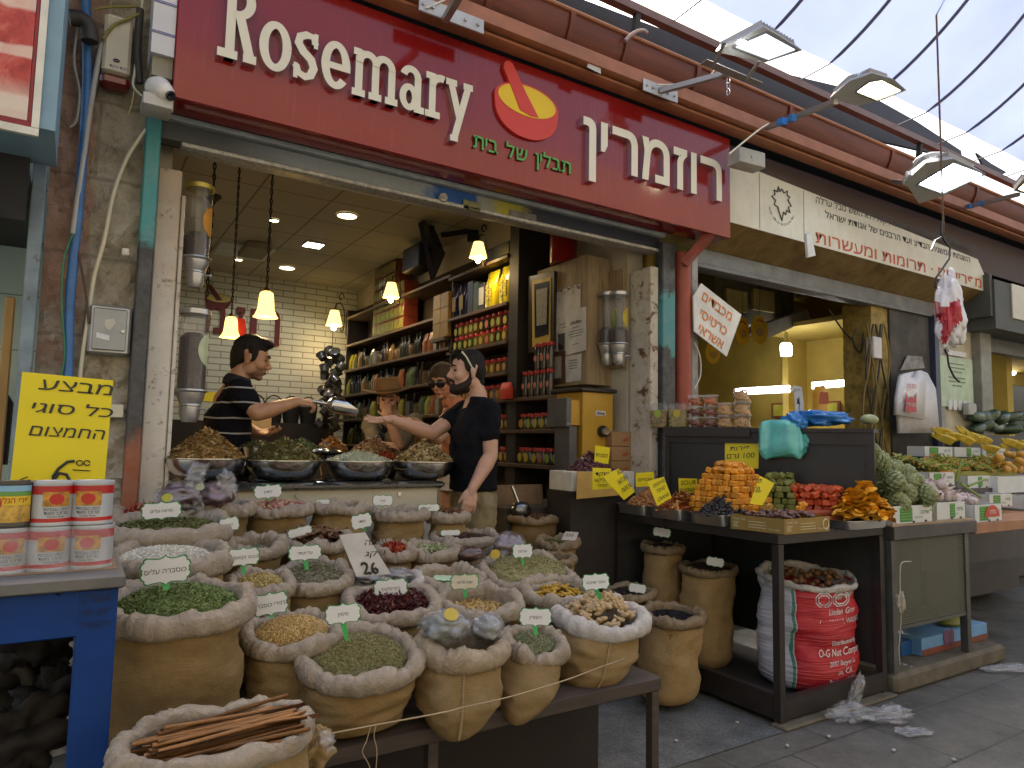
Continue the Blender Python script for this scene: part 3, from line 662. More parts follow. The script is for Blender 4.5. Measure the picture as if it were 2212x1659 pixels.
a=PY(2033,340,2.5);P=[nar([a[0],2.5,z])for z in lsp(2.92,5.4,14)]
along('canopy_string',P[::3],.007,mat('brown_cord',(.16,.09,.05),.8),'thin brown cord hanging from the canopy down to a black hook','string')
# floodlights
def on_plane(uvs,c,n):
 n=nar(n,float);n/=nlen(n);out=[]
 for u,v in uvs:
  d=ray(u,v);out.append(EYE+d*(np.dot(c-EYE,n)/np.dot(d,n)))
 return nar(out),n
m_lampgrey=mat('lamp_grey',(.34,.34,.32),.45,.2,var=.1);m_lampdark=mat('lamp_dark',(.12,.12,.12),.5)
def slab(p,Q,n,t,inset=.85,mi=0):
 c=Q.mean(0);back=(Q-c)*inset+c-n*t
 m=len(Q);p.add(np.vstack([Q,back]),[tuple(range(m)),tuple(range(2*m-1,m-1,-1))]+[(i,m+i,m+(i+1)%m,(i+1)%m)for i in range(m)],mi)
def flood(name,label,body,lens,y,nrm,arm,lens_mat,plate=None,t=.09):
 c=PY(*np.mean(body,0),y);Q,n=on_plane(body,c,nrm)
 f_=thing(name,c,label,'floodlight',None)
 p=MB();slab(p,Q,n,t);m=Q.mean(0)
 for j in lsp(.05,.95,12):
  q=Q[1]+(Q[2]-Q[1])*j;q=(q-m)*.9+m-n*t*.55;q2=(Q[0]+(Q[3]-Q[0])*j-m)*.9+m-n*t*.55;p.bar(q-n*.02,q2-n*.02,.006,t*.7)
 obj('housing',p,m_lampgrey,f_,False)
 Lq,_=on_plane(lens,c+n*.004,nrm);p=MB();slab(p,Lq,n,.006,1);obj('glass',p,lens_mat,f_,False)
 lm=Lq.mean(0);fr=(Lq-lm)*1.10+lm;p=MB()
 for i in range(len(fr)):p.bar(fr[i],fr[(i+1)%len(fr)],.008,.012)
 obj('bezel',p,m_lampdark,f_,False)
 p=MB();p.bar(arm[0],arm[1],.032,.032);ar=obj('arm',p,mat('arm_steel',(.30,.28,.26),.4,.6,var=.15),f_,False)
 if plate is not None:
  p=MB();x,z=arm[0][0],arm[0][2];p.span((x-.14,3.128,z-.035),(x+.16,3.138,z+.045),0,.002)
  for dx in(-.11,-.06,.07,.13):p.cyl((x+dx,3.128,z+.005),(x+dx,3.12,z+.005),.008,None,8)
  obj('wall_plate',p,mat('plate_steel',(.45,.44,.42),.4,.6,var=.1),f_)
 return f_,Q,n
wl,ww=glow('lamp_white',(.9,.95,1),9),glow('lamp_warm',(1,.86,.55),9)
m_lensA=NT('lamp_lens');k=m_lensA;v=k.coord('Generated');k.set(Base_Color=(.45,.52,.55),Roughness=.08,Emission_Color=(.8,.92,1),Emission_Strength=1.2);m_lensA=k.m
NA=(-.35,-.45,-.82)
fA,Q,n=flood('floodlight','boxy grey floodlight with clear glass and one bright lamp, above the last sign letters',[(1545,112),(1649,57),(1734,109),(1653,135)],[(1590,101),(1655,73),(1718,107),(1660,128)],2.62,NA,(PY(1425,197,3.13),PY(1572,158,2.8)),m_lensA,True)
a,b=PY(1520,133,2.8),PY(1640,183,2.75)
p=MB();p.bar(a,b,.06,.006);p.bar(PY(1541,143,2.78),PY(1565,92,2.66),.022,.005);p.bar(PY(1612,173,2.75),PY(1640,132,2.64),.022,.005);obj('yoke',p,mat('arm_steel',0),fA,False)
p=MB();q0=PY(1660,92,2.6);p.ell(q0+nar([.0,0,.0]),(.05,.02,.035),frame(NA));q1=PY(1600,100,2.6);p.ell(PY(1602,92,2.62),(.03,.012,.02),frame(NA));obj('bulb',p,glow('bulb_white',(.92,.96,1),14),fA)
p=MB();a=PY(1573,168,2.8)
for i in range(3):p.tube([a+[.012*cos(q)*(i%2),.012*cos(q)*(1-i%2),-.02-.035*i-.022*sin(q)]for q in lsp(0,2*PI,12)],.004,5)
obj('chain',p,mat('steel',0),fA)
fB,Q,n=flood('floodlight','streamlined grey floodlight glowing warm yellow on a taped arm',[(1792,212),(1835,175),(1884,158),(1932,172),(1958,195),(1910,215),(1854,229)],[(1853,197),(1880,178),(1905,174),(1946,195),(1895,214)],2.35,NA,(PY(1656,276,3.13),PY(1806,219,2.5)),ww,None,.06)
for s_,e_ in(((1683,266),(1695,261)),((1706,257),(1716,254))):p=MB();p.bar(PY(*s_,3.0-.6*(s_[0]-1656)/150),PY(*e_,3.0-.6*(e_[0]-1656)/150),.042,.042);obj('tape',p,mat('blue_tape',(.02,.18,.50),.5),fB,False)
fC,Q,n=flood('floodlight','grey floodlight glowing cold white above the cream sign of the greengrocer',[(1955,392),(2000,352),(2060,343),(2128,374),(2042,422),(1985,440)],[(1988,397),(2059,354),(2121,377),(2038,415)],2.75,NA,(PY(1930,392,3.13),PY(1968,395,2.9)),glow('lamp_cold',(.78,.95,1),9),None,.1)
p=MB();p.ell(PY(2015,352,2.9),(.16,.10,.06),frame(NA));obj('rear_cover',p,mat('lamp_pale',(.50,.52,.52),.4),fC);p=MB();p.box(PY(1975,385,2.88),(.14,.1,.05),frame(NA));obj('driver_box',p,mat('lamp_pale',0),fC)
fD,Q,n=flood('floodlight','long arm with blue tape holding a warm lamp cut off by the right edge',[(2190,412),(2212,385),(2260,392),(2235,425)],[(2200,408),(2218,392),(2250,396),(2230,418)],2.5,NA,(PY(2088,447,3.13),PY(2200,420,2.6)),ww,None,.06)
p=MB();p.bar(PY(2094,446,3.1),PY(2100,444,3.06),.042,.042);obj('tape',p,mat('blue_tape',0),fD,False);p=MB();p.bar(PY(2118,440,2.98),PY(2126,438,2.94),.042,.042);obj('tape',p,mat('blue_tape',0),fD,False)
a,b=PY(905,10,3.13),PY(1045,52,3.13)
lb=thing('lamp_bracket',a,'steel lamp arm on a bolted plate at the top edge above the red sign','bracket')
p=MB();p.span((a[0],3.125,a[2]-.03),(b[0],3.138,a[2]+.05),0,.002)
for j in(.06,.2,.7,.9):q=a+(b-a)*j;p.cyl((q[0],3.125,a[2]+.01),(q[0],3.115,a[2]+.01),.009,None,8)
obj('wall_plate',p,mat('plate_steel',0),lb)
p=MB();p.bar(PY(962,42,3.12),PY(1010,-40,2.7),.034,.034);obj('arm',p,mat('arm_steel',0),lb,False)
along('power_cable',L(3.12,(920,18),(940,10),(975,-8)),.005,mat('white_wire',0),'thin white cable tied to the lamp bracket at the top edge','cable')
along('power_cable',L(3.10,(1420,183),(1460,182),(1520,172),(1545,150)),.005,mat('white_wire',0),'white cable along the arm of the boxy floodlight','cable')
along('power_cable',L(3.05,(1575,333),(1600,312),(1640,280),(1660,268)),.006,mat('white_wire',0),'cream cable running from the sign corner to the taped lamp arm','cable')
along('cable_stub',L(3.2,(1350,88),(1362,76),(1378,67),(1390,66),(1398,72)),.012,mat('pinkgrey',(.35,.25,.24),.5),'curled grey-pink cable stub sticking up from the gutter','cable')
p=MB();a=PY(1283,133,3.15);p.poly([(-.05,-.05),(-.03,.03),(.0,.05),(.05,.0),(.055,-.06)],a,AX,AZ,.004);tag(obj('paper_scrap',p,mat('scrap',(.6,.6,.58),.7)),'white scrap of plastic caught behind the orange eave beam','scrap')
# greengrocer's cream sign and his shop front
NY=3.36
ns=thing('stall_sign',(5.5,3.35,2.81),'long dirty cream sign painted with black and red Hebrew lines beside the red sign','sign')
sA,sB,sC=PY(2144,634,NY),PY(2112,560,NY),PY(1576,345,NY)
zt=lambda x:sC[2]+(x-sC[0])*(sB[2]-sC[2])/(sB[0]-sC[0])
k=NT('cream_panel');v=k.coord('Object');c=k.ramp(k.noise(v,3,6,.7),[(.3,(.58,.54,.40)),(.7,(.70,.67,.55))]);c=k.mix(k.ramp(k.noise(k.coord('Object',(9,9,1.5)),3,5,.7),[(.55,(0,0,0)),(.8,(.5,)*3)]),c,(.40,.34,.20));k.set(Base_Color=c,Roughness=.45);m_cp=k.m
p=MB();p.poly([(3.905,sA[2]),(sA[0],sA[2]),(sB[0],sB[2]),(3.905,zt(3.905))],(0,NY,0),AX,AZ,.03);obj('panel',p,m_cp,ns,False)
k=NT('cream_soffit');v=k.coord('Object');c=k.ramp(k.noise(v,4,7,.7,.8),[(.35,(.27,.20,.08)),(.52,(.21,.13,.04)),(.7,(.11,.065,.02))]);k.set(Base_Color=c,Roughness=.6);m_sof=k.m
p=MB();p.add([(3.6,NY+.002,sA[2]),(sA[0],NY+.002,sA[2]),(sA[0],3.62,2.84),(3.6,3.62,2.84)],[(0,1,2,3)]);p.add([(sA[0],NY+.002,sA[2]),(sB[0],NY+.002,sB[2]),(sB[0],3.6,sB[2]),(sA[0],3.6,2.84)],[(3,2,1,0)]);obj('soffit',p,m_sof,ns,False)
p=MB()
for u,in((1640,),(1735,)):x=PY(u,420,NY)[0];p.span((x,NY-.0015,sA[2]+.01),(x+.006,NY+.001,zt(x)-.01))
obj('panel_joint',p,mat('joint',(.25,.22,.14),.8),ns,False)
def srow(t,u0,v0,u1,v1,h,m,nm='lettering'):
 a,b=PY(u0,v0,NY),PY(u1,v1,NY);p=MB();ax=(b-a)/nlen(b-a);write(p,heb(t),(a+b)/2,ax,AZ,h,nlen(b-a),.008,.002);return obj(nm,p,m,ns,False)
m_ink,m_red=mat('sign_ink',(.05,.05,.045),.6),mat('sign_orange',(.52,.08,.025),.6)
srow('חנות זו של יקבי הצמן מספקת פירות וירקות ללא חשש טבל ערלה',1762,438,2106,542,.06,m_ink)
srow('השגחת המשגיח הבדיצ ועד הרבנים של אגודת ישראל',1782,470,2095,567,.06,m_ink)
srow('מפרישים · תרומות ומעשרות',1762,524,2120,622,.105,m_red)
srow('חברון',1655,376,1672,382,.03,m_ink);srow('מושגחת',1680,385,1706,393,.03,m_ink)
p=MB();c_=PY(1688,440,NY);q=[(0,.13),(.03,.10),(.07,.13),(.065,.09),(.10,.08),(.075,.05),(.115,.0),(.08,-.01),(.10,-.06),(.06,-.045),(.045,-.09),(.02,-.07),(0,-.15),(-.03,-.09),(-.05,-.04),(-.09,-.03),(-.075,.01),(-.12,.04),(-.08,.06),(-.09,.10),(-.05,.09),(-.04,.14),(-.02,.10)]
P=[c_+[a,-.004,b*.9]for a,b in q]+[c_+[0,-.004,.117]];p.tube(P,.005,5);obj('leaf_emblem',p,m_ink,ns)
p=MB()
for i,ch in enumerate(heb('ועד הרבנים של אגודת ישראל')):
 a_=R_(200+i*5.6);e=nar([cos(a_),0,sin(a_)]);tx=nar([-sin(a_),0,cos(a_)])
 if ch!=' ':write(p,ch,c_+[0,-.002,0]+e*.165*nar([1,1,1.05]),tx,-e,.022,None,0,.0)
obj('lettering',p,m_ink,ns,False)
p=MB();a=PY(1620,343,3.1);p.box(a+[0,.03,0],(.24,.12,.11),rotm(0,0,-.1),0,.006);p.cyl(a+[-.02,-.03,.0],a+[-.02,-.036,0],.008,None,8);tag(obj('junction_box',p,mat('box_grey',(.42,.42,.38),.5)),'grey junction box on top of the cream sign beside the red sign','junction box')
p=MB();P=nar([PY(*q,3.15)for q in((1742,505),(1752,500),(1762,552),(1746,556))]);p.add(np.vstack([P,P+[0,.02,0]]),[(0,1,2,3),(7,6,5,4),(0,4,5,1),(1,5,6,2),(2,6,7,3),(3,7,4,0)]);tag(obj('paper_tag',p,mat('paper',(.72,.72,.70),.7)),'white paper strip dangling from the cream sign','paper')
# perforated metal behind, above the cream sign
k=NT('perforated');v=k.coord('Object',(45,45,60));vo=k.n('TexVoronoi');vo.inputs['Randomness'].default_value=.25;k.l(v,vo.inputs['Vector']);c=k.ramp(vo.outputs['Distance'],[(.16,(.35,.28,.14)),(.26,(.05,.025,.018))]);k.set(Base_Color=c,Roughness=.6)
p=MB();p.span((3.92,3.40,3.2),(14,3.42,3.59));tag(obj('perforated_plate',p,k.m),'dark brown perforated metal strip above the cream sign','plate')
m_shutN=mat('shutter_grey',(.15,.15,.145),.45,.3,var=.25,vs=8)
p=MB();p.span((3.86,3.6,2.70),(7.3,3.68,2.84),0,.006);p.span((3.86,3.57,2.68),(7.3,3.70,2.715),0,.004)
tag(obj('roller_shutter',p,m_shutN),'rolled-up dark grey shutter above the greengrocer opening','shutter')
# posts between the two shops
p=MB();p.span((3.40,3.58,.0),(3.475,3.80,2.62),0,.008)
m_rj=NT('peeling_jamb');k=m_rj;v=k.coord('Object');c=k.ramp(k.noise(v,9,9,.75,.5),[(.40,(.60,.56,.47)),(.55,(.52,.46,.36)),(.60,(.16,.08,.035)),(.7,(.10,.05,.03))]);k.set(Base_Color=c,Roughness=.85,Normal=k.bump(k.noise(v,9,9,.75,.5),.6,.01))
tag(obj('door_jamb',p,m_rj.m),'flaking rust-stained door jamb beside the wooden dispenser board, right of the opening','door jamb')
p=MB();p.span((3.478,3.54,0),(3.60,3.62,2.80),0,.006);m_teal2=zpaint('post_paint_right',[(.9,(.03,.032,.035)),(1.75,(.03,.032,.036)),(2.0,(.03,.033,.038)),(2.05,(.06,.25,.27)),(2.4,(.06,.26,.27)),(2.45,(.03,.035,.04))],.42,.02)
tag(obj('door_post',p,m_teal2),'black and teal door post beside the red drain pipe, right of the opening','post')
p=MB();p.cyl((3.69,3.56,0),(3.69,3.56,2.75),.062,None,20);tag(obj('drain_pipe',p,mat('pipe_red',(.33,.065,.035),.45,var=.25,vs=5,wear=(.35,.3,.27),wearamt=.25)),'round red drain pipe between the spice shop and the greengrocer','pipe')
p=MB();p.bar(PY(1478,570,3.5),PY(1535,505,3.34),.08,.05);tag(obj('sign_brace',p,mat('pipe_red',0)),'red steel brace under the right end of the red sign','brace')
p=MB();p.span((3.775,3.55,0),(3.84,3.62,2.75),0,.004);tag(obj('steel_post',p,mat('grey_post',(.30,.30,.29),.5,.3,var=.3,vs=10)),'grey steel post holding the orange-lettered white sign','post')
along('power_cable',L(3.53,(1500,740),(1512,770),(1513,810),(1500,840)),.005,mat('white_wire',0),'white cable looping beside the grey steel post','cable')
# unseen house, added behind the viewer to shape the frontal light
p=MB();p.span((-16,-8.4,0),(26,-8.0,9.0))
for i in range(12):
 for z in(3.4,6.4):p.span((-14+i*3.2,-8.0,z),(-12.9+i*3.2,-7.93,z+1.5),1)
tag(obj('added_house',p,[mat('pale_stone',(.26,.225,.17),.85,var=.12,vs=2),mat('shutter_green',(.10,.14,.12),.5)]),'pale stone house across the street behind the viewer','house')
# spice shop: walls and ceiling
k=NT('painted_brick');v=k.coord('Object');sx=k.n('SeparateXYZ');k.l(v,sx.inputs[0]);cm=k.n('CombineXYZ');k.l(sx.outputs[0],cm.inputs[0]);k.l(sx.outputs[2],cm.inputs[1])
br=k.n('TexBrick');br.inputs['Scale'].default_value=1;br.inputs['Brick Width'].default_value=.30;br.inputs['Row Height'].default_value=.082;br.inputs['Mortar Size'].default_value=.009;br.inputs['Mortar Smooth'].default_value=.5
br.inputs['Color1'].default_value=(.66,.68,.62,1);br.inputs['Color2'].default_value=(.60,.62,.56,1);br.inputs['Mortar'].default_value=(.26,.26,.20,1);k.l(cm.outputs[0],br.inputs['Vector'])
h=k.bump(br.outputs['Fac'],-.9,.02);h=k.bump(k.noise(v,20,5),.25,.008,h);k.set(Base_Color=br.outputs['Color'],Roughness=.6,Normal=h);m_brick=k.m
p=MB();p.span((.30,9.6,0),(3.5,9.75,3.6));bw=obj('brick_wall',p,m_brick);tag(bw,'white painted brick wall at the back of the spice shop','wall')
m_plast=mat('cream_plaster',(.56,.50,.38),.75,var=.12,vs=3)
p=MB();p.span((3.402,3.83,0),(3.55,9.6,3.6));tag(obj('side_wall',p,m_plast),'cream side wall behind the shelves of the spice shop','wall')
p=MB();p.span((.22,3.83,0),(.36,9.6,3.6));tag(obj('side_wall',p,m_plast),'side wall behind the coffee tubes at the left of the spice shop','wall')
k=NT('ceiling_tiles');v=k.coord('Object');br=k.n('TexBrick');br.offset=0;br.inputs['Scale'].default_value=1;br.inputs['Brick Width'].default_value=.62;br.inputs['Row Height'].default_value=.62;br.inputs['Mortar Size'].default_value=.010
br.inputs['Color1'].default_value=(.50,.46,.36,1);br.inputs['Color2'].default_value=(.47,.43,.34,1);br.inputs['Mortar'].default_value=(.24,.21,.15,1);k.l(v,br.inputs['Vector']);k.set(Base_Color=br.outputs['Color'],Roughness=.8)
p=MB();p.span((.36,3.83,3.5),(3.40,9.6,3.56));tag(obj('ceiling',p,k.m),'tiled suspended ceiling inside the spice shop','ceiling')
p=MB();p.span((.30,3.83,2.95),(3.5,3.90,3.5));tag(obj('lintel',p,mat('soot',0)),'dark lintel behind the rolled-up shutter','lintel')
def lamp(loc,c,e,r=.05):
 l_=bpy.data.lights.new('lamp_light','SPOT');l_.spot_size=R_(165);l_.spot_blend=.6;l_.energy=e*1.6;l_.color=c;l_.shadow_soft_size=r;o=bpy.data.objects.new('lamp_light',l_);col.objects.link(o);o.location=loc;return o
W_,CW=(1,.72,.36),(.9,.95,1)
for i,(u,v,rr,sq,lb)in enumerate(((750,465,.10,0,'largest round recessed ceiling light, nearest the shutter'),(677,528,.10,1,'square white recessed ceiling light between the two round ones'),(620,578,.10,0,'round recessed ceiling light close to the brick wall'),(592,475,.05,0,'small recessed spotlight above the near pendant lamp chain'),(515,560,.05,0,'small recessed spotlight at the back left of the ceiling'))):
 c_=PZ(u,v,3.495);t=thing('ceiling_light',c_,lb,'ceiling light','recessed ceiling lights');p=MB();q=MB()
 if sq:p.span(c_-[rr,rr,.012],c_+[rr,rr,.004]);q.span(c_-[rr*.9,rr*.9,.015],c_+[rr*.9,rr*.9,-.0125])
 else:p.lathe([(rr*.88,-.003),(rr*.9,-.012),(rr,-.010),(rr*1.02,.004)],c_,28);q.lathe([(0,-.009),(rr*.88,-.006)][::-1],c_,28)
 obj('trim',p,mat('trim_white',(.6,.58,.5),.4),t);obj('diffuser',q,glow('cold_panel',(.82,.9,1),6)if sq else glow('warm_panel',(1,.86,.55),4),t)
 lamp(c_-[0,0,.12],CW if sq else(1,.88,.66),(4.5 if sq else 1.8)if rr>.06 else.8)
c_=PZ(525,543,3.49);p=MB();p.span(c_-[.28,.3,.01],c_+[.30,.3,.005]);tag(obj('open_panel',p,mat('panel_pale',(.62,.66,.66),.4)),'pale ceiling air grille above the brick wall','air vent')  # pale slab stands for the bright bits of an open panel
c_=PZ(548,542,3.46);p=MB();p.span(c_-[.13,.3,.04],c_+[.13,.2,.03]);tag(obj('recess_box',p,mat('box_brown',(.25,.20,.12),.6)),'brown box fitted under the ceiling air grille','box')  # brown box put in place of the dark recess
# pendant lamps on chains
def chain(p,a,b,r=.011):
 a,b=nar(a,float),nar(b,float);n=int(nlen(b-a)/.03)
 for i in range(n):
  c=a+(b-a)*(i+.5)/n;s=i%2
  p.tube([c+[r*.6*cos(q)*s,r*.6*cos(q)*(1-s),.019*sin(q)]for q in lsp(0,2*PI,9)],.0042,4)
m_shade=NT('amber_glass');k=m_shade;c=k.ramp(k.noise(k.coord('Object'),14,4),[(.3,(.70,.42,.10)),(.7,(.82,.55,.18))]);k.set(Base_Color=c,Roughness=.35,Emission_Color=(1,.62,.14),Emission_Strength=1.0);m_shade=k.m
m_iron=mat('iron',(.03,.022,.016),.5,.4)
for u,v,y,lb in((575,655,4.4,'amber bell pendant lamp on a chain, right of the other pendant'),(499,705,5.5,'amber bell pendant lamp with a red card, above the seller')):
 c_=PY(u,v,y);s=px(c_,1.0);t=thing('pendant_lamp',c_,lb,'pendant lamp','amber pendant lamps')
 h=62*s if u==575 else 50*s;w=26*s
 if u!=575:h=62*s*.8;w=22*s
 p=MB();p.lathe([(w*1.0,-h*.5),(w*.86,-h*.42),(w*.66,-h*.2),(w*.60,.15*h),(w*.52,h*.36),(w*.28,h*.42)],c_,26);obj('shade',p,m_shade,t)
 p=MB();p.lathe([(w*.3,h*.40),(w*.34,h*.44),(w*.2,h*.52),(w*.1,h*.6),(0,h*.62)],c_,16);obj('cap',p,mat('brass',(.20,.12,.05),.35,.8),t)
 p=MB();p.ell(c_+[0,0,-h*.26],(w*.3,w*.3,w*.42));obj('bulb',p,glow('bulb_warm',(1,.80,.42),16),t)
 p=MB();chain(p,c_+[0,0,h*.6],[c_[0],c_[1],3.45]);obj('chain',p,m_iron,t)
 p=MB();p.lathe([(0,0),(.012,0),(.05,.04),(.055,.05),(0,.05)],(c_[0],c_[1],3.445),16);obj('rose',p,m_iron,t)
 lamp(c_-[0,0,h*.62],W_,3.0,.03)
c_=PY(460,430,4.1);t=thing('pendant_chain',c_,'black lamp chain with a funnel cap hanging beside the upper coffee tube','chain')
p=MB();p.lathe([(0,.02),(.045,.02),(.046,.012),(.02,-.015),(.008,-.04),(0,-.04)],c_,16);obj('cap',p,m_iron,t);p=MB();chain(p,c_-[0,0,.04],PY(447,640,4.1));chain(p,c_+[0,0,.02],[c_[0],c_[1],3.48]);obj('chain',p,m_iron,t)
p=MB();a=PY(516,708,5.62);s=px(a,1);p.poly([(-15*s,-22*s),(-9*s,22*s),(12*s,20*s),(17*s,-14*s)],a,AX,AZ,.004);tag(obj('red_card',p,mat('card_red',(.65,.03,.015),.6)),'red card hanging behind the farther pendant lamp','card')
# wall lamps with curled iron arms
for i,(u,v,lb)in enumerate(((1033,540,'wall lamp with a yellow shade nearest the shutter, beside the tilted screen'),(845,627,'wall lamp with a yellow shade in the middle of the shelves'),(722,687,'wall lamp with a yellow shade at the far corner by the brick wall'))):
 c_=PX(u,v,2.93);s=px(c_,1.0);t=thing('wall_lamp',c_,lb,'wall lamp','yellow-shaded wall lamps');w,h=19*s,34*s
 if i:w,h=w*.95,h*.95
 p=MB();p.lathe([(w*1.05,-h*.5),(w*.55,h*.5),(.0,h*.52)],c_,6,rotm(0,0,.3));obj('shade',p,mat('shade_yellow',(.85,.55,.14),.6,emit=(1,.66,.18),es=.8),t,False)
 p=MB();p.ell(c_+[0,0,-h*.55],(w*.34,w*.34,h*.3));obj('bulb',p,glow('bulb_warm',0,0),t)
 p=MB();q=[(0,.5),(0,.8),(.25,1.35),(.9,1.6),(1.5,1.2),(1.75,.4),(1.7,-.5),(1.5,-1.1),(1.15,-1.15),(1.1,-.8)]
 P=[c_+[a*w*.9,a*w*.5,b*h*.72]for a,b in q];p.tube(P,.008,6)
 P=[c_+[w*(.9+.35*cos(b)*(1-b/9)),w*.4,h*(1.5+.35*sin(b)*(1-b/9))]for b in lsp(0,5.5,14)];p.tube(P,.007,6);obj('arm',p,m_iron,t)
 lamp(c_-[.05,.05,h*.95],W_,1.8,.03)
 # painted emblem and letters on the brick wall
wl_=bw
em=thing('wall_letters',PY(560,700,9.57),'dark red Hebrew letters fixed to the white brick wall','letters');m_mar=mat('maroon',(.13,.012,.02),.6)
def wl1(ch,u0,v0,u1,v1):
 a,b=PY(u0,v1,9.585),PY(u1,v0,9.585);V,Fc=glyphs(ch,.02);V=V-V.min(0);V=V/nar([V[:,0].max(),V[:,1].max(),1])
 P=np.stack([a[0]+V[:,0]*(b[0]-a[0]),np.full(len(V),9.585),a[2]+V[:,1]*(b[2]-a[2])],1);m=MB();solid(m,P,Fc,nar([0,-.015,0]));obj('letter',m,[m_mar,m_mar],em,False)
wl1('ר',563,672,606,745);wl1('ו',538,668,556,740);wl1('ז',508,665,530,735);wl1('מ',440,655,488,718)
em2=thing('mortar_emblem',PY(472,645,9.57),'dark red mortar and pestle emblem on the brick wall','emblem')
c_=PY(472,645,9.585);s=px(c_,1);t48=lsp(0,2*PI,40,endpoint=False)
p=MB();p.poly([(27*s*cos(q),(11 if q<PI else 26)*s*sin(q))for q in t48],c_,AX,AZ,.01);e1=obj('mortar',p,m_mar,em2,False)
p=MB();p.poly([(25*s*cos(q),9*s*sin(q)+1*s)for q in t48],c_-[0,.003,0],AX,AZ,.002);obj('mortar_mouth',p,mat('cream_yellow',(.55,.50,.18),.6),e1,False)
p=MB();p.poly([(-25*s,24*s),(-20*s,29*s),(-15*s,27*s),(8*s,-3*s),(-4*s,-5*s)],c_-[0,.006,0],AX,AZ,.002);obj('pestle',p,m_mar,em2,False)
# shelves on the right wall
m_shelf=mat('shelf_wood',(.105,.062,.034),.5,var=.25,vs=3,stretch=(6,1,6))
XF=3.05
ZN=[1.19,1.462,1.72,1.95,2.215,2.545,2.95]
near=thing('shelf_unit',(3.2,5.2,0),'dark wooden shelf unit nearest the wooden cabinet, packed with jars','shelves')
for z in ZN:
 y0=4.02 if z<1.75 else 4.95
 p=MB();p.span((XF,y0,z-.03),(3.395,6.04,z),0,.003);obj('shelf_board',p,m_shelf,near)
p=MB();p.span((XF+.02,4.80,.0),(3.4,4.94,3.49));obj('upright',p,mat('dark_upright',(.03,.022,.017),.6),near)
p=MB();p.span((3.385,4.66,0),(3.399,6.04,3.0));obj('back_panel',p,mat('dark_back',(.05,.032,.02),.7),near)
far=thing('shelf_unit',(3.2,7.6,0),'darker shelf unit deeper in the shop beside the brick wall','shelves');ZF=[.95,1.30,1.62,1.95,2.28,2.62,3.0]
for z in ZF:
 p=MB();p.span((3.0 if z<1.7 else 3.08,6.06,z-.03),(3.395,9.1,z),0,.003);obj('shelf_board',p,m_shelf,far)
p=MB();p.span((3.385,6.06,0),(3.399,9.55,3.2));obj('back_panel',p,mat('dark_back',0),far)
for a_,b_ in(((3.10,6.03,0),(3.38,6.06,3.0)),((3.1,9.1,0),(3.38,9.13,3.1))):p=MB();p.span(a_,b_);obj('upright',p,mat('dark_upright',0),far)
# jars: clear body with spice, red lid, round sticker
def jar_proto(name,body_m,lid_m,tag_m,w=.085,h=.13,square=True,lid=True):
 o=bpy.data.objects.new(name,None);col.objects.link(o);o.empty_display_size=.03
 p=MB()
 if square:p.span((-w/2,-w/2,0),(w/2,w/2,h),0,.008)
 else:p.lathe([(0,0),(w*.46,0),(w*.5,.008),(w*.5,h*.92),(w*.42,h),(0,h)],(0,0,0),14)
 obj('jar_body',p,body_m,o)
 if lid:
  p=MB();p.lathe([(w*.46,h+.0005),(w*.48,h+.002),(w*.48,h+.026),(w*.44,h+.03),(0,h+.03)],(0,0,0),14);obj('lid',p,lid_m,o)
 p=MB();a=nar([-w/2-.0015,0,h*.5]);p.poly([(w*.36*cos(q),w*.42*sin(q))for q in lsp(0,2*PI,14,endpoint=False)],a,-AY,AZ,.001);obj('round_label',p,tag_m,o)
 return o
m_lid=mat('lid_red',(.48,.025,.012),.35)
spice=[mat('spice_%s'%n,c,.18,var=.2,vs=30,coat=.5)for n,c in(('brown',(.10,.055,.025)),('ochre',(.22,.12,.03)),('green',(.07,.075,.025)),('dark',(.045,.035,.025)),('rust',(.17,.06,.02)))]
stick=[mat('sticker_%s'%n,c,.5)for n,c in(('yellow',(.55,.42,.05)),('green',(.33,.42,.05)),('orange',(.60,.27,.03)),('pink',(.55,.16,.09)))]
protos={}
def jar_at(loc,i,j,w,h,square,label,group,lid=True):
 kx=(i%5,j%4,w,h,square,lid)
 if kx not in protos:
  o=jar_proto('spice_jar',spice[i%5],m_lid,stick[j%4],w,h,square,lid);protos[kx]=o;c=o;c.location=[float(x)for x in loc]
 else:c=dup(protos[kx],loc,unif(-.06,.06))
 tag(c,label,'jar',group);return c
def fill(z,y0,y1,w,h,sq,seq,grp,where,x=None,stack=1,lid=True,cat='jar'):
 n=int((y1-y0)/(w*1.12));x=XF+w/2+.03 if x is None else x
 for s_ in range(stack):
  for i in range(n):
   y=y1-(i+.5)*(y1-y0)/n;o=ORD[i]if i<20 else 'far'
   jar_at((x+unif(0,.012),y,z+.0005+s_*(h+(.031 if lid else.0005))),int(rng.integers(0,5)),seq[i%len(seq)],w,h,sq,f'{o} jar from the back, {"upper " if s_ else ("lower " if stack > 1 else "")}{where}',grp,lid)
fill(2.215,4.98,5.98,.082,.105,True,[0,1,0,1,1,0,3,1,1,0],'red-lidded jars below the yellow bags','row below the yellow bags',stack=2)
fill(1.95,4.98,5.98,.082,.10,True,[0,0,2,2,2,0],'jars right of the bearded man','upper shelf row behind the bearded man')
fill(1.72,4.98,5.98,.082,.10,True,[2,0,2,2,0],'jars behind the bearded man','lower shelf row behind the bearded man')
fill(1.462,4.30,5.6,.085,.10,False,[2,1,0,0,2,0,0,0],'round jars on the middle low shelf','row of round jars beside the black sleeve')
fill(1.19,4.12,5.6,.085,.10,False,[3,1,1,0,0,0,2,2,0,0,0],'round jars on the lowest shelf','lowest row of round red-lidded jars')
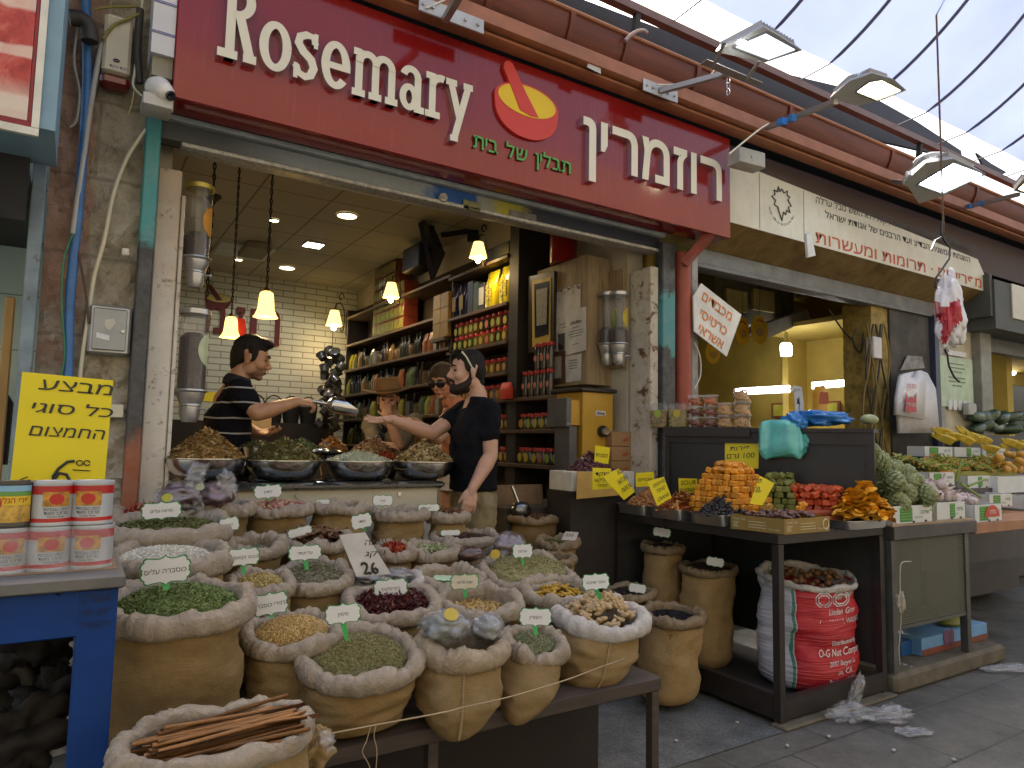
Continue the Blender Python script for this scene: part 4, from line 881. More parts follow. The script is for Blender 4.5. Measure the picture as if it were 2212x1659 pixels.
# slim red-capped jars beside the framed picture
for lv in range(2):
 for i in range(5-2*lv):
  y=4.70-.0-i*.085 if lv==0 else 4.53-i*.085
  jar_at((3.10,y-.30+.30,1.7205+lv*.21),3,3,.06,.178,False,f'{ORD[i]} slim red-capped jar from the left in the {"upper" if lv else "lower"} row under the framed picture','slim red-capped jars',True)
  # boxes and bags on the shelves
def packet(p,c,w,d,h,puff=.25,top=True):
 """a filled bag standing up: wide at the middle, pinched seam on top; c is the middle of its foot"""
 n,m=9,16;P=[]
 for i in range(n):
  t=i/(n-1)
  dd=d*(1.0 if t<.55 else max(.08,1-((t-.55)/.45)**1.3));ww=w*(.94+.06*sin(PI*t))*(1.0 if t<.8 else 1.0)
  P.append([[c[0]+dd/2*cps(abs(cos(q))**.6,cos(q)),c[1]+ww/2*cps(abs(sin(q))**.6,sin(q)),c[2]+h*t]for q in lsp(0,2*PI,m,endpoint=False)])
 p.grid(P,wrap=True);p.add(P[0],[tuple(range(m-1,-1,-1))]);p.add(P[-1],[tuple(range(m))]);return p
m_ybag=mat('bag_yellow',(.60,.52,.02),.25,var=.25,vs=12,bump=.6,bs=25,coat=.4)
def bagrow(z,ys,w,d,h,m,lbs,cat,x,grp,deco=None):
 for i,y in enumerate(ys):
  t=thing('coffee_bag' if cat=='bag' else 'food_packet',(x,y,z),lbs[i]if isinstance(lbs,list)else lbs,cat,grp);p=MB();packet(p,(x,y,z+.001),w,d,h);obj('bag',p,m,t)
  if deco:
   p=MB();p.poly([(-w*.28,-h*.3),(w*.28,-h*.3),(w*.28,h*.12),(-w*.28,h*.12)],(x-d*.52,y,z+h*.5),-AY,AZ,.002);obj('print',p,deco,t,False)
   p=MB();p.span((x-d*.53,y-.003,z+.02),(x-d*.505,y+.003,z+h*.9));obj('seam',p,mat('dark_print',(.12,.10,.02),.5),t,False)
mdk=mat('dark_print',(.12,.10,.02),.5)
kk=NT('bag_print');v=kk.coord('Object');c=kk.ramp(kk.noise(kk.coord('Object',(40,40,140)),1,3),[(.48,(.60,.52,.02)),(.53,(.15,.12,.02))]);kk.set(Base_Color=c,Roughness=.3);m_prt=kk.m
bagrow(2.545,[5.30,5.06],.20,.12,.34,m_ybag,['tall yellow bag standing second from the post on the high shelf','tall yellow bag standing next to the post on the high shelf'],'bag',3.14,'yellow bags on the high shelf',m_prt)
m_foil=mat('foil_blue',(.03,.03,.10),.2,.5,var=.4,bump=.8,bs=20)
bagrow(2.545,[5.98,5.83],.13,.11,.33,m_foil,['shiny blue and silver foil bag, the farther of two','shiny blue and silver foil bag, the nearer of two'],'packet',3.14,'foil bags on the high shelf',mat('foil_gold',(.45,.30,.12),.25,.6))
m_dkbox=mat('box_dark',(.03,.03,.034),.4);
for i,y in enumerate((5.68,5.57,5.46)):
 p=MB();p.span((3.10,y-.05,2.546),(3.3,y+.05,2.86-.03*i),0,.003);tag(obj('carton',p,m_dkbox if i!=1 else mat('box_green_dark',(.03,.06,.04),.4)),f'{ORD[i]} dark upright carton from the foil bags on the high shelf','carton','dark cartons on the high shelf')
p=MB();p.span((3.092,5.425,2.60),(3.099,5.50,2.76));tag(obj('bottle_label',p,mat('pale_smooth',(.6,.62,.65),.2)),'pale shiny card leaning before the dark cartons','card')  # one even pale colour, smooth finish
m_gbox=mat('carton_gold',(.34,.19,.045),.5,var=.15)
for i in range(6):
 y,z=6.30-.17*(i%2),2.385+.148*(i//2)
 p=MB();p.span((3.06,y-.082,z),(3.28,y+.082,z+.146),0,.003);tag(obj('carton',p,m_gbox),f'golden carton in the stack behind the far wall lamp, {["bottom", "middle", "top"][i // 2]} {["far", "near"][i % 2]} one','carton','golden cartons')
p=MB();p.span((3.05,6.10,2.35),(3.3,6.4,2.384));tag(obj('shelf_riser',p,m_shelf),'wooden riser under the golden cartons','riser')
# tea boxes stacked to the ceiling
m_tea=NT('tea_row');k=m_tea;v=k.coord('Object',(1,1,1));sx=k.n('SeparateXYZ');k.l(v,sx.inputs[0])
m_teab=mat('tea_red',(.17,.028,.012),.4,var=.2);m_teag=mat('tea_window',(.26,.24,.05),.15,var=.3,vs=40,coat=.6)
for r_ in range(6):
 for i in range(7):
  y=8.15-i*.135;z=2.621+r_*.142
  if i>4 and r_>3:continue
  if z+.14>3.49:continue
  t=thing('tea_box',(3.2,y,z),f'{ORD[i]} tea box from the back, {ORD[r_]} layer of the red ceiling-high stack','tea box','red tea boxes with clear fronts')
  p=MB();p.span((3.12,y-.065,z),(3.3,y+.065,z+.14),0,.003);obj('box',p,m_teab,t)
  p=MB()
  for q in(-.031,.031):p.span((3.114,y+q-.027,z+.016),(3.119,y+q+.027,z+.128),0,.002)
  obj('window',p,m_teag,t)
  # screens and speaker on top
p=MB();Q,n=on_plane([(925,468),(962,555),(985,520),(950,475)],PX(950,515,2.75),(-.9,-.3,-.2));
tv=thing('tilted_screen',PX(950,520,2.8),'thin dark screen hung at an angle from a wall arm above the shelves','screen')
P=[PX(*q,2.78)for q in((917,470),(928,465),(968,500),(975,555),(940,585),(914,510))]
p=MB();P=nar([PX(913,478,2.75),PX(927,464,2.95),PX(962,548,2.95),PX(940,600,2.75)]);n=np.cross(P[1]-P[0],P[3]-P[0]);n/=nlen(n);p.add(np.vstack([P,P+n*.05]),[(3,2,1,0),(4,5,6,7),(0,1,5,4),(1,2,6,5),(2,3,7,6),(3,0,4,7)]);obj('panel',p,mat('screen_blue',(.012,.012,.035),.12,coat=.5),tv,False)
p=MB();a,b=PX(955,508,2.95),PX(1010,500,3.3);p.bar(a,b,.03,.05);p.bar(b,b+[.1,-.05,0],.05,.2);obj('wall_arm',p,mat('black_metal',(.015,.015,.017),.4),tv,False)
p=MB();a=PX(905,560,3.05);p.box(a,(.2,.42,.26),None,0,.01);tag(obj('speaker',p,mat('black_metal',0)),'black speaker box on the top shelf under the tilted screen','speaker')
p=MB();a=PX(1075,540,3.1);p.box(a+[.1,0,-.02],(.22,.42,.12),None,0,.008);tag(obj('amplifier',p,mat('black_metal',0)),'black amplifier on the top shelf beside the near wall lamp','amplifier')
p=MB();a=PX(704,600,3.2);p.box((3.28,9.4,2.98),(.16,.2,.34),None,0,.01);tag(obj('speaker',p,mat('black_metal',0)),'small black speaker in the far ceiling corner','speaker')
# goods on the far unit: bottles, packets, tins, in many colours
cols=[('bottle',(.03,.035,.025)),('bottle',(.10,.05,.015)),('packet',(.45,.40,.03)),('tin',(.16,.15,.14)),('packet',(.35,.18,.03)),('jar',(.16,.09,.03)),('packet',(.09,.14,.05)),('tin',(.40,.37,.30)),('bottle',(.02,.02,.03)),('packet',(.42,.12,.04))]
gp={}
def goods(kind,c,key):
 if key in gp:return None
 p=MB()
 if kind=='bottle':p.lathe([(0,0),(.033,0),(.035,.01),(.035,.15),(.014,.19),(.013,.235),(.016,.236),(.016,.25),(0,.25)],(0,0,0),12)
 elif kind=='jar':p.lathe([(0,0),(.042,0),(.044,.01),(.044,.11),(.038,.12),(.040,.121),(.040,.142),(0,.142)],(0,0,0),14)
 elif kind=='tin':p.span((-.04,-.045,0),(.04,.045,.17),0,.006)
 else:packet(p,(0,0,0),.12,.07,.21)
 gp[key]=obj('shelf_'+kind,p,mat('goods_%s'%key,dim(c,.6),.25,var=.3,vs=25,coat=.3));return gp[key]
zn={.95:'lowest',1.30:'second',1.62:'third',1.95:'fourth',2.28:'fifth'}
for z in(.95,1.30,1.62,1.95,2.28):
 y=6.14;i=0
 while y<9.05:
  key=int(rng.integers(0,10))if i%3 else(int(rng.integers(0,10)))
  kind,c=cols[key];wd_={'bottle':.082,'jar':.098,'tin':.10,'packet':.128}[kind]
  o=goods(kind,c,key);loc=(3.14+unif(0,.03),y+wd_/2,z+.0008)
  if o is None:o=dup(gp[key],loc,unif(-.1,.1))
  else:o.location=loc
  cname={0:'dark green',1:'brown',2:'yellow',3:'grey',4:'orange',5:'amber',6:'green',7:'pale',8:'black',9:'red'}[key]
  tag(o,f'{cname} {kind}, {("number " + str(i + 1)) if i > 19 else ORD[i]} from the near end of the {zn[z]} far shelf',kind,'goods on the far shelves');y+=wd_+unif(.004,.03);i+=1
  # garland of grey lidded pots hanging before the far shelves
m_pot=mat('pot_grey',(.075,.072,.066),.25,var=.3,vs=20,coat=.3);c0=PX(715,850,2.75);q0=None;n_=0
for k_ in range(30):
 v_=765+k_*5.6;u_=715+16*sin(k_*2.4)-(k_>14)*(k_-14)*.4;a=PX(u_,v_,2.72+.06*sin(k_*5.1));Rr=(unif(-.9,.9),unif(-.9,.9),unif(0,6))
 if q0 is None:
  p=MB();p.lathe([(0,-.05),(.05,-.05),(.062,.03),(.068,.032),(.068,.042),(.04,.05),(0,.05)],(0,0,0),14);q0=obj('hanging_pot',p,m_pot);q0 .location=a;q0 .rotation_euler=Rr;o=q0
 else:o=dup(q0,a,rot=Rr)
 tag(o,'small grey lidded pot hanging in the long cluster before the far shelves','pot','grey pots in the hanging cluster')
p=MB();p.tube([PX(720,705,2.72),PX(716,780,2.72),PX(712,940,2.72)],.006,5);tag(obj('hanging_rope',p,mat('brown_cord',0)),'rope carrying the cluster of grey pots','rope')
# back counter by the brick wall, boxes and baskets
p=MB();p.span((.45,8.9,.09),(2.9,9.58,1.55));tag(obj('back_counter',p,mat('dark_upright',0)),'dark counter along the foot of the brick wall','counter')
m_bsk=mat('dark_basket',(.025,.02,.017),.7,bump=.8,bs=60);b0=None
for i in range(5):
 a=nar([1.75+i*.22,9.15,1.551])
 if b0 is None:
  p=MB();p.lathe([(0,0),(.09,0),(.12,.22),(.11,.22),(.09,.02)],a,16);p.tube([a+[.11*cos(q),0,.22+.13*sin(q)]for q in lsp(0,PI,12)],.009,6);b0=obj('basket',p,m_bsk);o=b0;oa=a
 else:o=dup(b0,b0 .location+Vector((a-oa).tolist()))
 tag(o,f'{ORD[i]} dark handled basket from the left on the back counter','basket','dark baskets on the back counter')
p=MB();a=PY(458,857,6.4);s=px(a,1);p.span(a-[36*s,0,10*s],a+[30*s,.01,10*s]);tag(obj('price_card',p,mat('card_yellow',(.70,.68,.02),.5)),'yellow price card low behind the seller beside the lower coffee tube','card')
p=MB();a=PY(562,910,5.2);s=px(a,1);p.span(a-[26*s,0,18*s],a+[24*s,.2,22*s],0,.004);tag(obj('carton',p,mat('carton_tan',(.42,.30,.18),.6)),'tan printed carton behind the hands of the seller','carton')
p=MB();a=PY(590,960,5.2);p.span((.6,5.15,.09),(2.2,5.5,a[2]-.05));tag(obj('inner_counter',p,mat('dark_upright',0)),'dark inner counter behind the seller','counter')
# cabinet, framed pictures, notices
m_oak=NT('greyed_oak');k=m_oak;v=k.coord('Object',(7,7,.9));n1=k.noise(v,2.2,7,.65,1.2);c=k.ramp(n1,[(.3,(.17,.115,.06)),(.5,(.33,.24,.135)),(.7,(.40,.30,.18))]);k.set(Base_Color=c,Roughness=.55);m_oak=k.m
cb=thing('wall_cabinet',(3.27,4.3,1.79),'tall wooden wall cabinet with framed pictures and notices on its side','cabinet')
p=MB();p.span((3.152,4.0,1.79),(3.40,4.64,2.755),0,.003);obj('carcass',p,m_oak,cb)
p=MB();p.span((3.150,3.995,1.79),(3.168,4.002,2.755));obj('edge_strip',p,mat('oak_edge',(.25,.17,.09),.5),cb)
CXF=3.150
def oncab(pts,m,name,label,cat,t=.004,lift=0):
 P=nar([PX(u,v,CXF-lift)for u,v in pts]);n=len(P);q=MB();q.add(np.vstack([P,P+[t,0,0]]),[tuple(range(n)),tuple(range(2*n-1,n-1,-1))]+[(i,i+n,(i+1)%n+n,(i+1)%n)for i in range(n)])
 return q
fr=thing('framed_picture',PX(1168,700,CXF),'large dark-framed blessing with a yellow and blue mount on the cabinet','picture')
obj('frame',oncab([(1140,598),(1197,585),(1195,752),(1141,763)],0,0,0,0,.03,.03),mat('frame_dark',(.035,.022,.012),.35),fr,False)
obj('mount',oncab([(1149,607),(1190,598),(1188,741),(1150,750)],0,0,0,0,.003,.034),mat('mount_yellow',(.52,.36,.03),.5),fr,False)
obj('inner_mount',oncab([(1154,614),(1186,607),(1184,722),(1155,730)],0,0,0,0,.003,.0375),mat('mount_navy',(.012,.015,.03),.2),fr,False)
kk=NT('paper_print');c=kk.ramp(kk.noise(kk.coord('Object',(1,1,1)),160,4,.8),[(.45,(.40,.38,.32)),(.6,(.14,.13,.11))]);kk.set(Base_Color=c,Roughness=.3);m_print=kk.m
obj('print',oncab([(1158,626),(1182,621),(1180,700),(1159,704)],0,0,0,0,.003,.041),m_print,fr,False)
fr=thing('framed_picture',PX(1200,795,CXF),'small brown-framed print hanging under the notices on the cabinet','picture')
obj('frame',oncab([(1188,762),(1217,757),(1218,826),(1189,830)],0,0,0,0,.02,.02),mat('frame_brown',(.07,.03,.015),.4),fr,False);obj('print',oncab([(1193,772),(1212,769),(1212,816),(1194,819)],0,0,0,0,.003,.0235),m_print,fr,False)
def notice(pts,lb,lift,lines,head=None):
 t=thing('notice',PX(*np.mean(pts,0),CXF),lb,'notice','notices on the cabinet');obj('sheet',oncab(pts,0,0,0,0,.001,lift),mat('paper_white',(.62,.61,.60),.45),t,False)
 P=nar([PX(u,v,CXF-lift-.0015)for u,v in pts]);p=MB()
 for f_,w in lines:
  a,b=P[0]+(P[3]-P[0])*f_,P[1]+(P[2]-P[1])*f_;c=(a+b)/2;d=(b-a)*w/2;q=nar([0,0,.003]);p.add([c-d-q,c+d-q,c+d+q,c-d+q],[(0,1,2,3)])
 obj('lines',p,mat('print_grey',(.16,.16,.17),.6),t,False)
 return t,P
t,P=notice([(1201,627),(1254,613),(1253,760),(1202,765)],'cream notice with a band of coffee beans along its top on the cabinet',.002,[(.55,.7),(.6,.5),(.7,.8)])
p=MB();a,b=P[0]+[-.001,0,0],P[1]+[-.001,0,0]
for i in range(60):
 w=rnd();c=a+(b-a)*w+[0,0,-abs(gauss(0,.022))];p.ell(c,(.002,.006,.004),None,6,4)
obj('bean_border',p,mat('bean_print',(.09,.035,.02),.5),t)
t,P=notice([(1223,672),(1266,662),(1266,756),(1222,768)],'white typed certificate in a clear sleeve on the cabinet',.006,[(.3,.6),(.33,.6),(.42,.4),(.5,.7),(.56,.75),(.62,.6),(.8,.3)])
p=MB();write(p,heb('תעודת הכשר'),P[0]+(P[2]-P[0])*.5+[0,0,.055],-AY,AZ,.02,.11,.006,.001);obj('lettering',p,mat('ink',0),t,False)
notice([(1221,770),(1256,764),(1255,822),(1222,826)],'lower white paper notice with a round stamp on the cabinet',.004,[(.2,.5),(.3,.6),(.4,.6),(.5,.5)])
p=oncab([(1205,722),(1219,719),(1219,755),(1206,758)],0,0,0,0,.001,.010);tag(obj('notice',p,mat('print_black',(.02,.02,.018),.4),None,False),'small black card over the corner of the bean notice','notice')
p=MB();a=PY(1217,545,4.35);p.cyl((a[0],4.35,2.76),(a[0],4.35,3.06),.11,None,24);tag(obj('gas_cylinder',p,mat('gloss_red',(.30,.015,.012),.2,coat=.5)),'glossy red cylinder standing on top of the wooden cabinet','cylinder')
# wooden board with bean dispensers, right wall
p=MB();p.span((3.362,3.83,1.915),(3.400,4.0,2.65),0,.002);tag(obj('dispenser_board',p,m_oak),'wooden board on the right jamb carrying two bean dispensers','board')
m_clear=glass('clear_tube',(.80,.82,.82),.05)
m_alu=mat('alu',(.50,.50,.50),.32,.75,var=.06);m_bean=mat('beans',(.055,.035,.028),.5,bump=1,bs=160,var=.5,vs=120)
def dispenser(c,r,zb,zt,fill_z,label,lid_m,sticker_m,arm=None,cat='dispenser',flip=1):
 """clear tube of beans on a metal valve; c is (x, y), zb and zt the ends of the clear part"""
 t=thing('bean_dispenser',(c[0],c[1],zb-2.3*r),label,cat,'bean dispensers')
 o=nar([c[0],c[1],0.])
 p=MB();p.lathe([(r,zb),(r,zt)],o,28);obj('tube',p,m_clear,t)
 p=MB();p.lathe([(0,zt+.45*r),(r*.5,zt+.43*r),(r*.95,zt+.25*r),(r*1.12,zt+.18*r),(r*1.12,zt-.18*r),(r*1.01,zt-.2*r)][::-1],o,28);obj('lid',p,lid_m,t)
 p=MB();p.lathe([(0,zb+.001),(r*.96,zb+.001),(r*.96,fill_z-.02),(r*.6,fill_z+.005),(0,fill_z+.012)],o,24);obj('beans',p,m_bean,t)
 p=MB();p.lathe([(r*1.15,zb+.12*r),(r*1.18,zb),(r*1.0,zb-.12*r),(r*.95,zb-.45*r),(r*.75,zb-.95*r),(r*.78,zb-1.0*r),(r*.78,zb-1.1*r),(r*.70,zb-1.15*r),(r*.68,zb-1.9*r),(r*.5,zb-2.3*r),(r*.42,zb-2.3*r),(r*.4,zb-1.9*r)][::-1],o,26)
 p.cyl(o+[r*.6,-r*.3,zb-1.3*r],o+[r*1.0,-r*.5,zb-1.3*r],r*.08,None,8);p.ell(o+[r*1.05,-r*.52,zb-1.3*r],(r*.12,)*3);obj('valve',p,m_alu,t)
 a=R_(250);q=[]
 zc=zb+(zt-zb)*.52;hh=r*1.25;n=11;P=[]
 for i in range(n):
  tt=-1+2*i/(n-1);w=math.sqrt(max(0,1-tt*tt))*hh
  P.append([o+[1.02*r*cos(-.9*flip+b),1.02*r*sin(-.9*flip+b)*1,zc+tt*hh]for b in lsp(-w/r*.8,w/r*.8,9)])
 p=MB();p.grid(P);obj('sticker',p,sticker_m,t)
 p=MB();p.span(o+[arm[0],arm[1],zb-.35*r],o+[arm[2],arm[3],zb+.1*r]);obj('bracket',p,mat('bracket_white',(.6,.62,.64),.4),t)
for(u,y,lb,sm)in((1345,3.80,'bean dispenser with a yellow sticker, right of the pair on the wooden board',stick[0]),(1312,3.93,'bean dispenser with a green sticker, left of the pair on the wooden board',stick[1])):
 a,b,m_=PY(u,745,y),PY(u,637,y),PY(u,710,y);dispenser((min(a[0],3.30),y),px(a,19),a[2],b[2],m_[2],lb,m_alu,sm,(.0,-.02,3.362-min(a[0],3.30),.02))
a,b,f_=PY(423,560,3.78),PY(423,405,3.78),PY(423,505,3.78);r_=px(a,27);dispenser((a[0],3.78),r_,a[2],b[2],f_[2],'upper coffee tube with a brass lid and an orange sticker at the left jamb',mat('brass_lid',(.50,.40,.10),.35,.6),stick[2],(-.12,.03,0,.07),flip=.4)
a,b,f_=PY(414,845,3.74),PY(421,675,3.74),PY(416,722,3.74);r_=px(a,29);dispenser((PY(417,760,3.74)[0],3.74),r_,a[2],b[2],f_[2],'lower coffee tube with a white and green sticker at the left jamb',m_alu,mat('sticker_wg',(.55,.62,.40),.5),(-.12,.03,0,.07),flip=.4)
# coffee grinder
gr=thing('coffee_grinder',(2.95,3.95,.9),'tall mustard-yellow coffee grinder with a black top and steel knob','coffee grinder')
y_=3.85;a,b=PY(1258,1060,y_),PY(1325,850,y_)
m_must=mat('mustard',(.48,.27,.025),.35,var=.08)
gx0,gx1,gz0,gz1=a[0],b[0],.95,b[2]
p=MB();p.span((gx0,y_,gz0),(gx1,y_+.32,gz1),0,.006);obj('body',p,m_must,gr)
p=MB();p.span((gx0-.03,y_-.025,gz1+.001),(gx1+.02,y_+.35,gz1+.03),0,.006);obj('top',p,mat('black_plastic',(.018,.018,.019),.4),gr)
p=MB();p.span((gx0-.085,y_+.03,gz1-.24),(gx0-.001,y_+.25,gz1-.06),0,.004);obj('chute',p,m_must,gr)
p=MB();p.span((gx0-.10,y_+.02,gz0+.05),(gx0-.035,y_+.2,gz1-.245),0,.004);p.span((gx0-.13,y_+.02,gz1-.25),(gx0-.087,y_+.25,gz1-.05),0,.003);obj('bag_clamp',p,mat('grinder_grey',(.10,.095,.09),.4),gr)
c_=PY(1300,932,y_);p=MB();p.cyl(c_,c_+[0,-.02,0],.042,.042,28);p.cyl(c_+[0,-.02,0],c_+[.0,-.03,0],.036,.034,28);obj('dial',p,mat('black_plastic',0),gr)
p=MB();p.cyl(c_+[0,-.03,0],c_+[0,-.055,0],.027,.024,24);obj('knob',p,mat('steel',0),gr)
c_=PY(1297,893,y_);p=MB();p.span(c_-[.045,.003,.018],c_+[.045,0,.018]);pl=obj('name_plate',p,mat('paper_white',0),gr);p=MB();write(p,'ditting',c_+[0,-.004,-.009],AX,AZ,.024,.066,.01);obj('lettering',p,mat('ink',0),pl,False)
c_=nar([gx0-.108,y_+.0185,gz1-.235]);p=MB();write(p,'ditting',c_,AX,AZ,.016,.036,.01);obj('lettering',p,mat('plate_text',(.4,.4,.4),.5),gr,False)
p=MB();p.span((2.35,3.78,.09),(3.3,4.35,.94));tag(obj('side_cabinet',p,mat('cabinet_dark',(.055,.045,.035),.6)),'dark low cabinet under the coffee grinder','cabinet')
# carton stack by the jamb
m_cart=mat('carton_brown',(.36,.21,.09),.7,var=.15,vs=5)
for i in range(4):
 z=PY(1360,1017,3.78)[2]-.135+i*.103;a,b=PY(1322,960,3.78),PY(1398,960,3.78)
 t=thing('carton',((a[0]+b[0])/2,3.85,z),f'brown printed carton beside the jamb, {["lowest", "second", "third", "topmost"][i]} of its stack','carton','cartons beside the right jamb')
 p=MB();p.span((a[0],3.78,z),(b[0],3.98,z+.101),0,.003);obj('box',p,m_cart,t)
 p=MB();q=(a[0]+b[0])/2;p.poly([(-.075,.045),(-.03,.06),(-.015,.045),(-.03,.035),(-.06,.03)],(q,3.778,z),AX,AZ,.001);obj('print',p,mat('print_orange',(.42,.10,.03),.6),t,False)
 if i in(1,3):
  p=MB();p.span((b[0]-.075,3.776,z+.045),(b[0]-.004,3.779,z+.098));obj('label',p,mat('paper_white',0),t,False);p=MB();p.span((b[0]-.09,3.776,z+.045),(b[0]-.0755,3.779,z+.098));obj('yellow_label',p,mat('card_yellow',0),t,False)
p=MB();p.span((2.95,3.70,.09),(3.39,4.0,.94));tag(obj('low_ledge',p,mat('cabinet_dark',0)),'dark ledge under the brown cartons','ledge')
t=thing('red_bag',PX(1095,842,3.02),'bright red cloth bag hanging beside the jars behind the man in black','bag');a=PX(1094,845,3.03);s=px(a,1);p=MB();packet(p,a-[0,0,17*s],42*s,.06,36*s);obj('bag',p,mat('bag_red',(.62,.05,.015),.6,bump=.4),t)
# greengrocer's interior
m_ochre=mat('ochre_wall',(.50,.36,.065),.7,var=.18,vs=2,wear=(.35,.27,.09),wearamt=.25)
p=MB();p.span((3.62,9.3,0),(13.0,9.45,3.75));tag(obj('back_wall',p,m_ochre),'ochre back wall of the greengrocer shop','wall')
p=MB();p.span((3.60,3.83,0),(3.66,9.3,3.75));tag(obj('side_wall',p,m_ochre),'ochre side wall between the spice shop and the greengrocer','wall')
p=MB();p.span((3.66,3.83,3.70),(13.0,9.3,3.76));tag(obj('ceiling',p,mat('ochre_ceiling',(.32,.27,.12),.8)),'low dim ceiling of the greengrocer shop','ceiling')
p=MB();p.span((9.5,3.9,0),(9.65,9.3,3.75));tag(obj('partition_wall',p,m_ochre),'ochre wall at the right inside the greengrocer shop, with fluorescent tubes','wall')
m_tube=glow('tube_light',(.95,.94,1),4)
def tubes(u0,v0,u1,v1,x,lb):
 a,b=PX(u0,v0,x),PX(u1,v1,x);t=thing('fluorescent_lamp',(a+b)/2,lb,'fluorescent lamp','double fluorescent lamps');s=px((a+b)/2,1)
 p=MB();p.bar(a+[.05,0,0],b+[.05,0,0],14*s,.05);obj('housing',p,mat('lamp_pale',0),t,False)
 for d in(-4.2,4.2):p=MB();p.cyl(a+[0,0,d*s],b+[0,0,d*s],3.2*s,None,10);obj('tube',p,m_tube,t)
 lamp((a+b)/2+[-1.2,0,.4],(1,.90,.7),5,.5)
tubes(1755,833,1904,821,8.8,'long double fluorescent lamp right of the hanging bulb, beside the yellow bag')
tubes(1590,846,1705,840,8.8,'double fluorescent lamp behind the stacked plastic tubs')
c_=PY(1698,748,6.0);s=px(c_,1);t=thing('light_bulb',c_,'bare glowing white bulb hanging inside the greengrocer shop','light bulb')
p=MB();p.lathe([(0,-22*s),(11*s,-20*s),(12*s,0),(9*s,6*s),(0,6*s)],c_,16);obj('bulb',p,glow('bulb_cold',(.92,.93,1),16),t)
p=MB();p.lathe([(9*s,6.5*s),(8*s,13*s),(4*s,18*s),(4*s,30*s),(0,30*s)],c_,14);obj('socket',p,mat('socket_yellow',(.5,.36,.06),.5),t);p=MB();p.tube([c_+[0,0,30*s],c_+[-.05,0,60*s],c_+[.05,0,150*s]],.006,5);obj('cord',p,m_wire,t)
lamp(c_-[0,.1,28*s],(1,.86,.55),5,.05);
t=thing('air_conditioner',PY(1600,640,6.2),'yellowed air conditioner housing under the ceiling of the greengrocer shop','air conditioner')
p=MB();p.span(PY(1545,690,6.2),PY(1715,600,6.2)+nar([0,.6,0]),0,.01);obj('housing',p,mat('ac_dark',(.14,.12,.07),.6),t)
for u in(1590,1648):p=MB();a,b=PY(u-22,668,6.17),PY(u+22,632,6.17);p.span((a[0],6.15,a[2]),(b[0],6.195,b[2]));obj('vent',p,mat('ac_cream',(.55,.45,.18),.5),t);
p=MB();Q=[PY(*q,5.9)for q in((1638,705),(1745,668),(1752,690),(1660,730))];p.add(np.vstack([Q,nar(Q)+[0,.2,.0]]),[(3,2,1,0),(4,5,6,7),(0,1,5,4),(2,3,7,6)]);tag(obj('duct',p,mat('duct_pale',(.38,.37,.33),.5)),'pale duct along the ceiling behind the round yellow boards','duct')
# round yellow boards
def disc(u,v,ru,rv,y,lb):
 c=PY(u,v,y);s=px(c,1);t=thing('round_board',c,lb,'round sign','round yellow boards');p=MB();p.poly([(ru*s*cos(q)*1.05,rv*s*sin(q))for q in lsp(0,2*PI,36,endpoint=False)],c,AX,AZ,.006);obj('board',p,mat('board_yellow',(.72,.45,.015),.5),t,False)
 p=MB();p.poly([(-.6*ru*s,-.1*rv*s),(-.2*ru*s,-.5*rv*s),(.5*ru*s,-.35*rv*s),(.6*ru*s,.05*rv*s),(.1*ru*s,.15*rv*s)],c-[0,.003,0],AX,AZ,.002);obj('picture',p,mat('board_picture',(.50,.30,.08),.5,var=.5,vs=20),t,False)
 p=MB();p.tube([c+[x*ru*s,-.003,(.55+.12*cos(x*4))*rv*s]for x in lsp(-.35,.45,8)],1.6*s,5);obj('wording',p,mat('board_red',(.35,.05,.02),.5),t)
 p=MB();p.tube([c+[0,0,rv*s],c+[.02,.0,rv*s+.5]],.003,4);obj('string',p,m_wire,t)
disc(1641,712,26,32,5.0,'round yellow board with a food picture, right of the pair inside the greengrocer shop');disc(1604,716,22,32,5.15,'round yellow board half hidden by the tilted white sign');disc(1540,762,22,24,5.3,'dark end of a yellow board below the tilted white sign')
# tilted white sign: credit cards welcome
t=thing('tilted_sign',PY(1550,690,3.45),'white board tilted like a diamond with orange Hebrew lettering beside the red pipe','sign');yy=3.48
Q=nar([PY(u,v,yy)for u,v in((1515,612),(1602,680),(1570,770),(1500,716),(1498,640))]);p=MB();p.add(np.vstack([Q,Q+[0,.012,0]]),[tuple(range(4,-1,-1)),tuple(range(5,10))]+[(i,(i+1)%5,(i+1)%5+5,i+5)for i in range(5)]);obj('board',p,mat('board_white',(.74,.73,.68),.4),t,False)
ax=PY(1602,680,yy)-PY(1515,612,yy);ax/=nlen(ax);up=nar([-ax[2],0,ax[0]])
p=MB()
for(u,v,tx,w)in((1548,668,'מכבדים',106),(1540,702,'כרטיסי',96),(1535,733,'אשראי',88)):c=PY(u,v,yy-.003);write(p,heb(tx),c-up*.01,ax,up,px(c,22),px(c,w)*.93,.012,.001)
obj('lettering',p,mat('letter_orange',(.72,.22,.03),.5),t,False)
# framed yellow price notes on the far wall
for i,(u,v)in enumerate(((1695,886),(1788,883),(1888,876))):
 c=PX(u,v,9.44);s=px(c,1);t=thing('price_note',c,f'small yellow price note in a red-brown frame on the far wall, {ORD[i]} from the left','price note','framed price notes');p=MB();p.span(c+[-.03,-22*s*1.4,-16*s],c+[0,22*s*1.4,16*s]);obj('frame',p,mat('frame_red',(.22,.06,.02),.5),t,False);p=MB();p.span(c+[-.035,-18*s*1.4,-12*s],c+[-.0305,18*s*1.4,12*s]);obj('note',p,mat('note_yellow',(.50,.47,.04),.5),t,False)
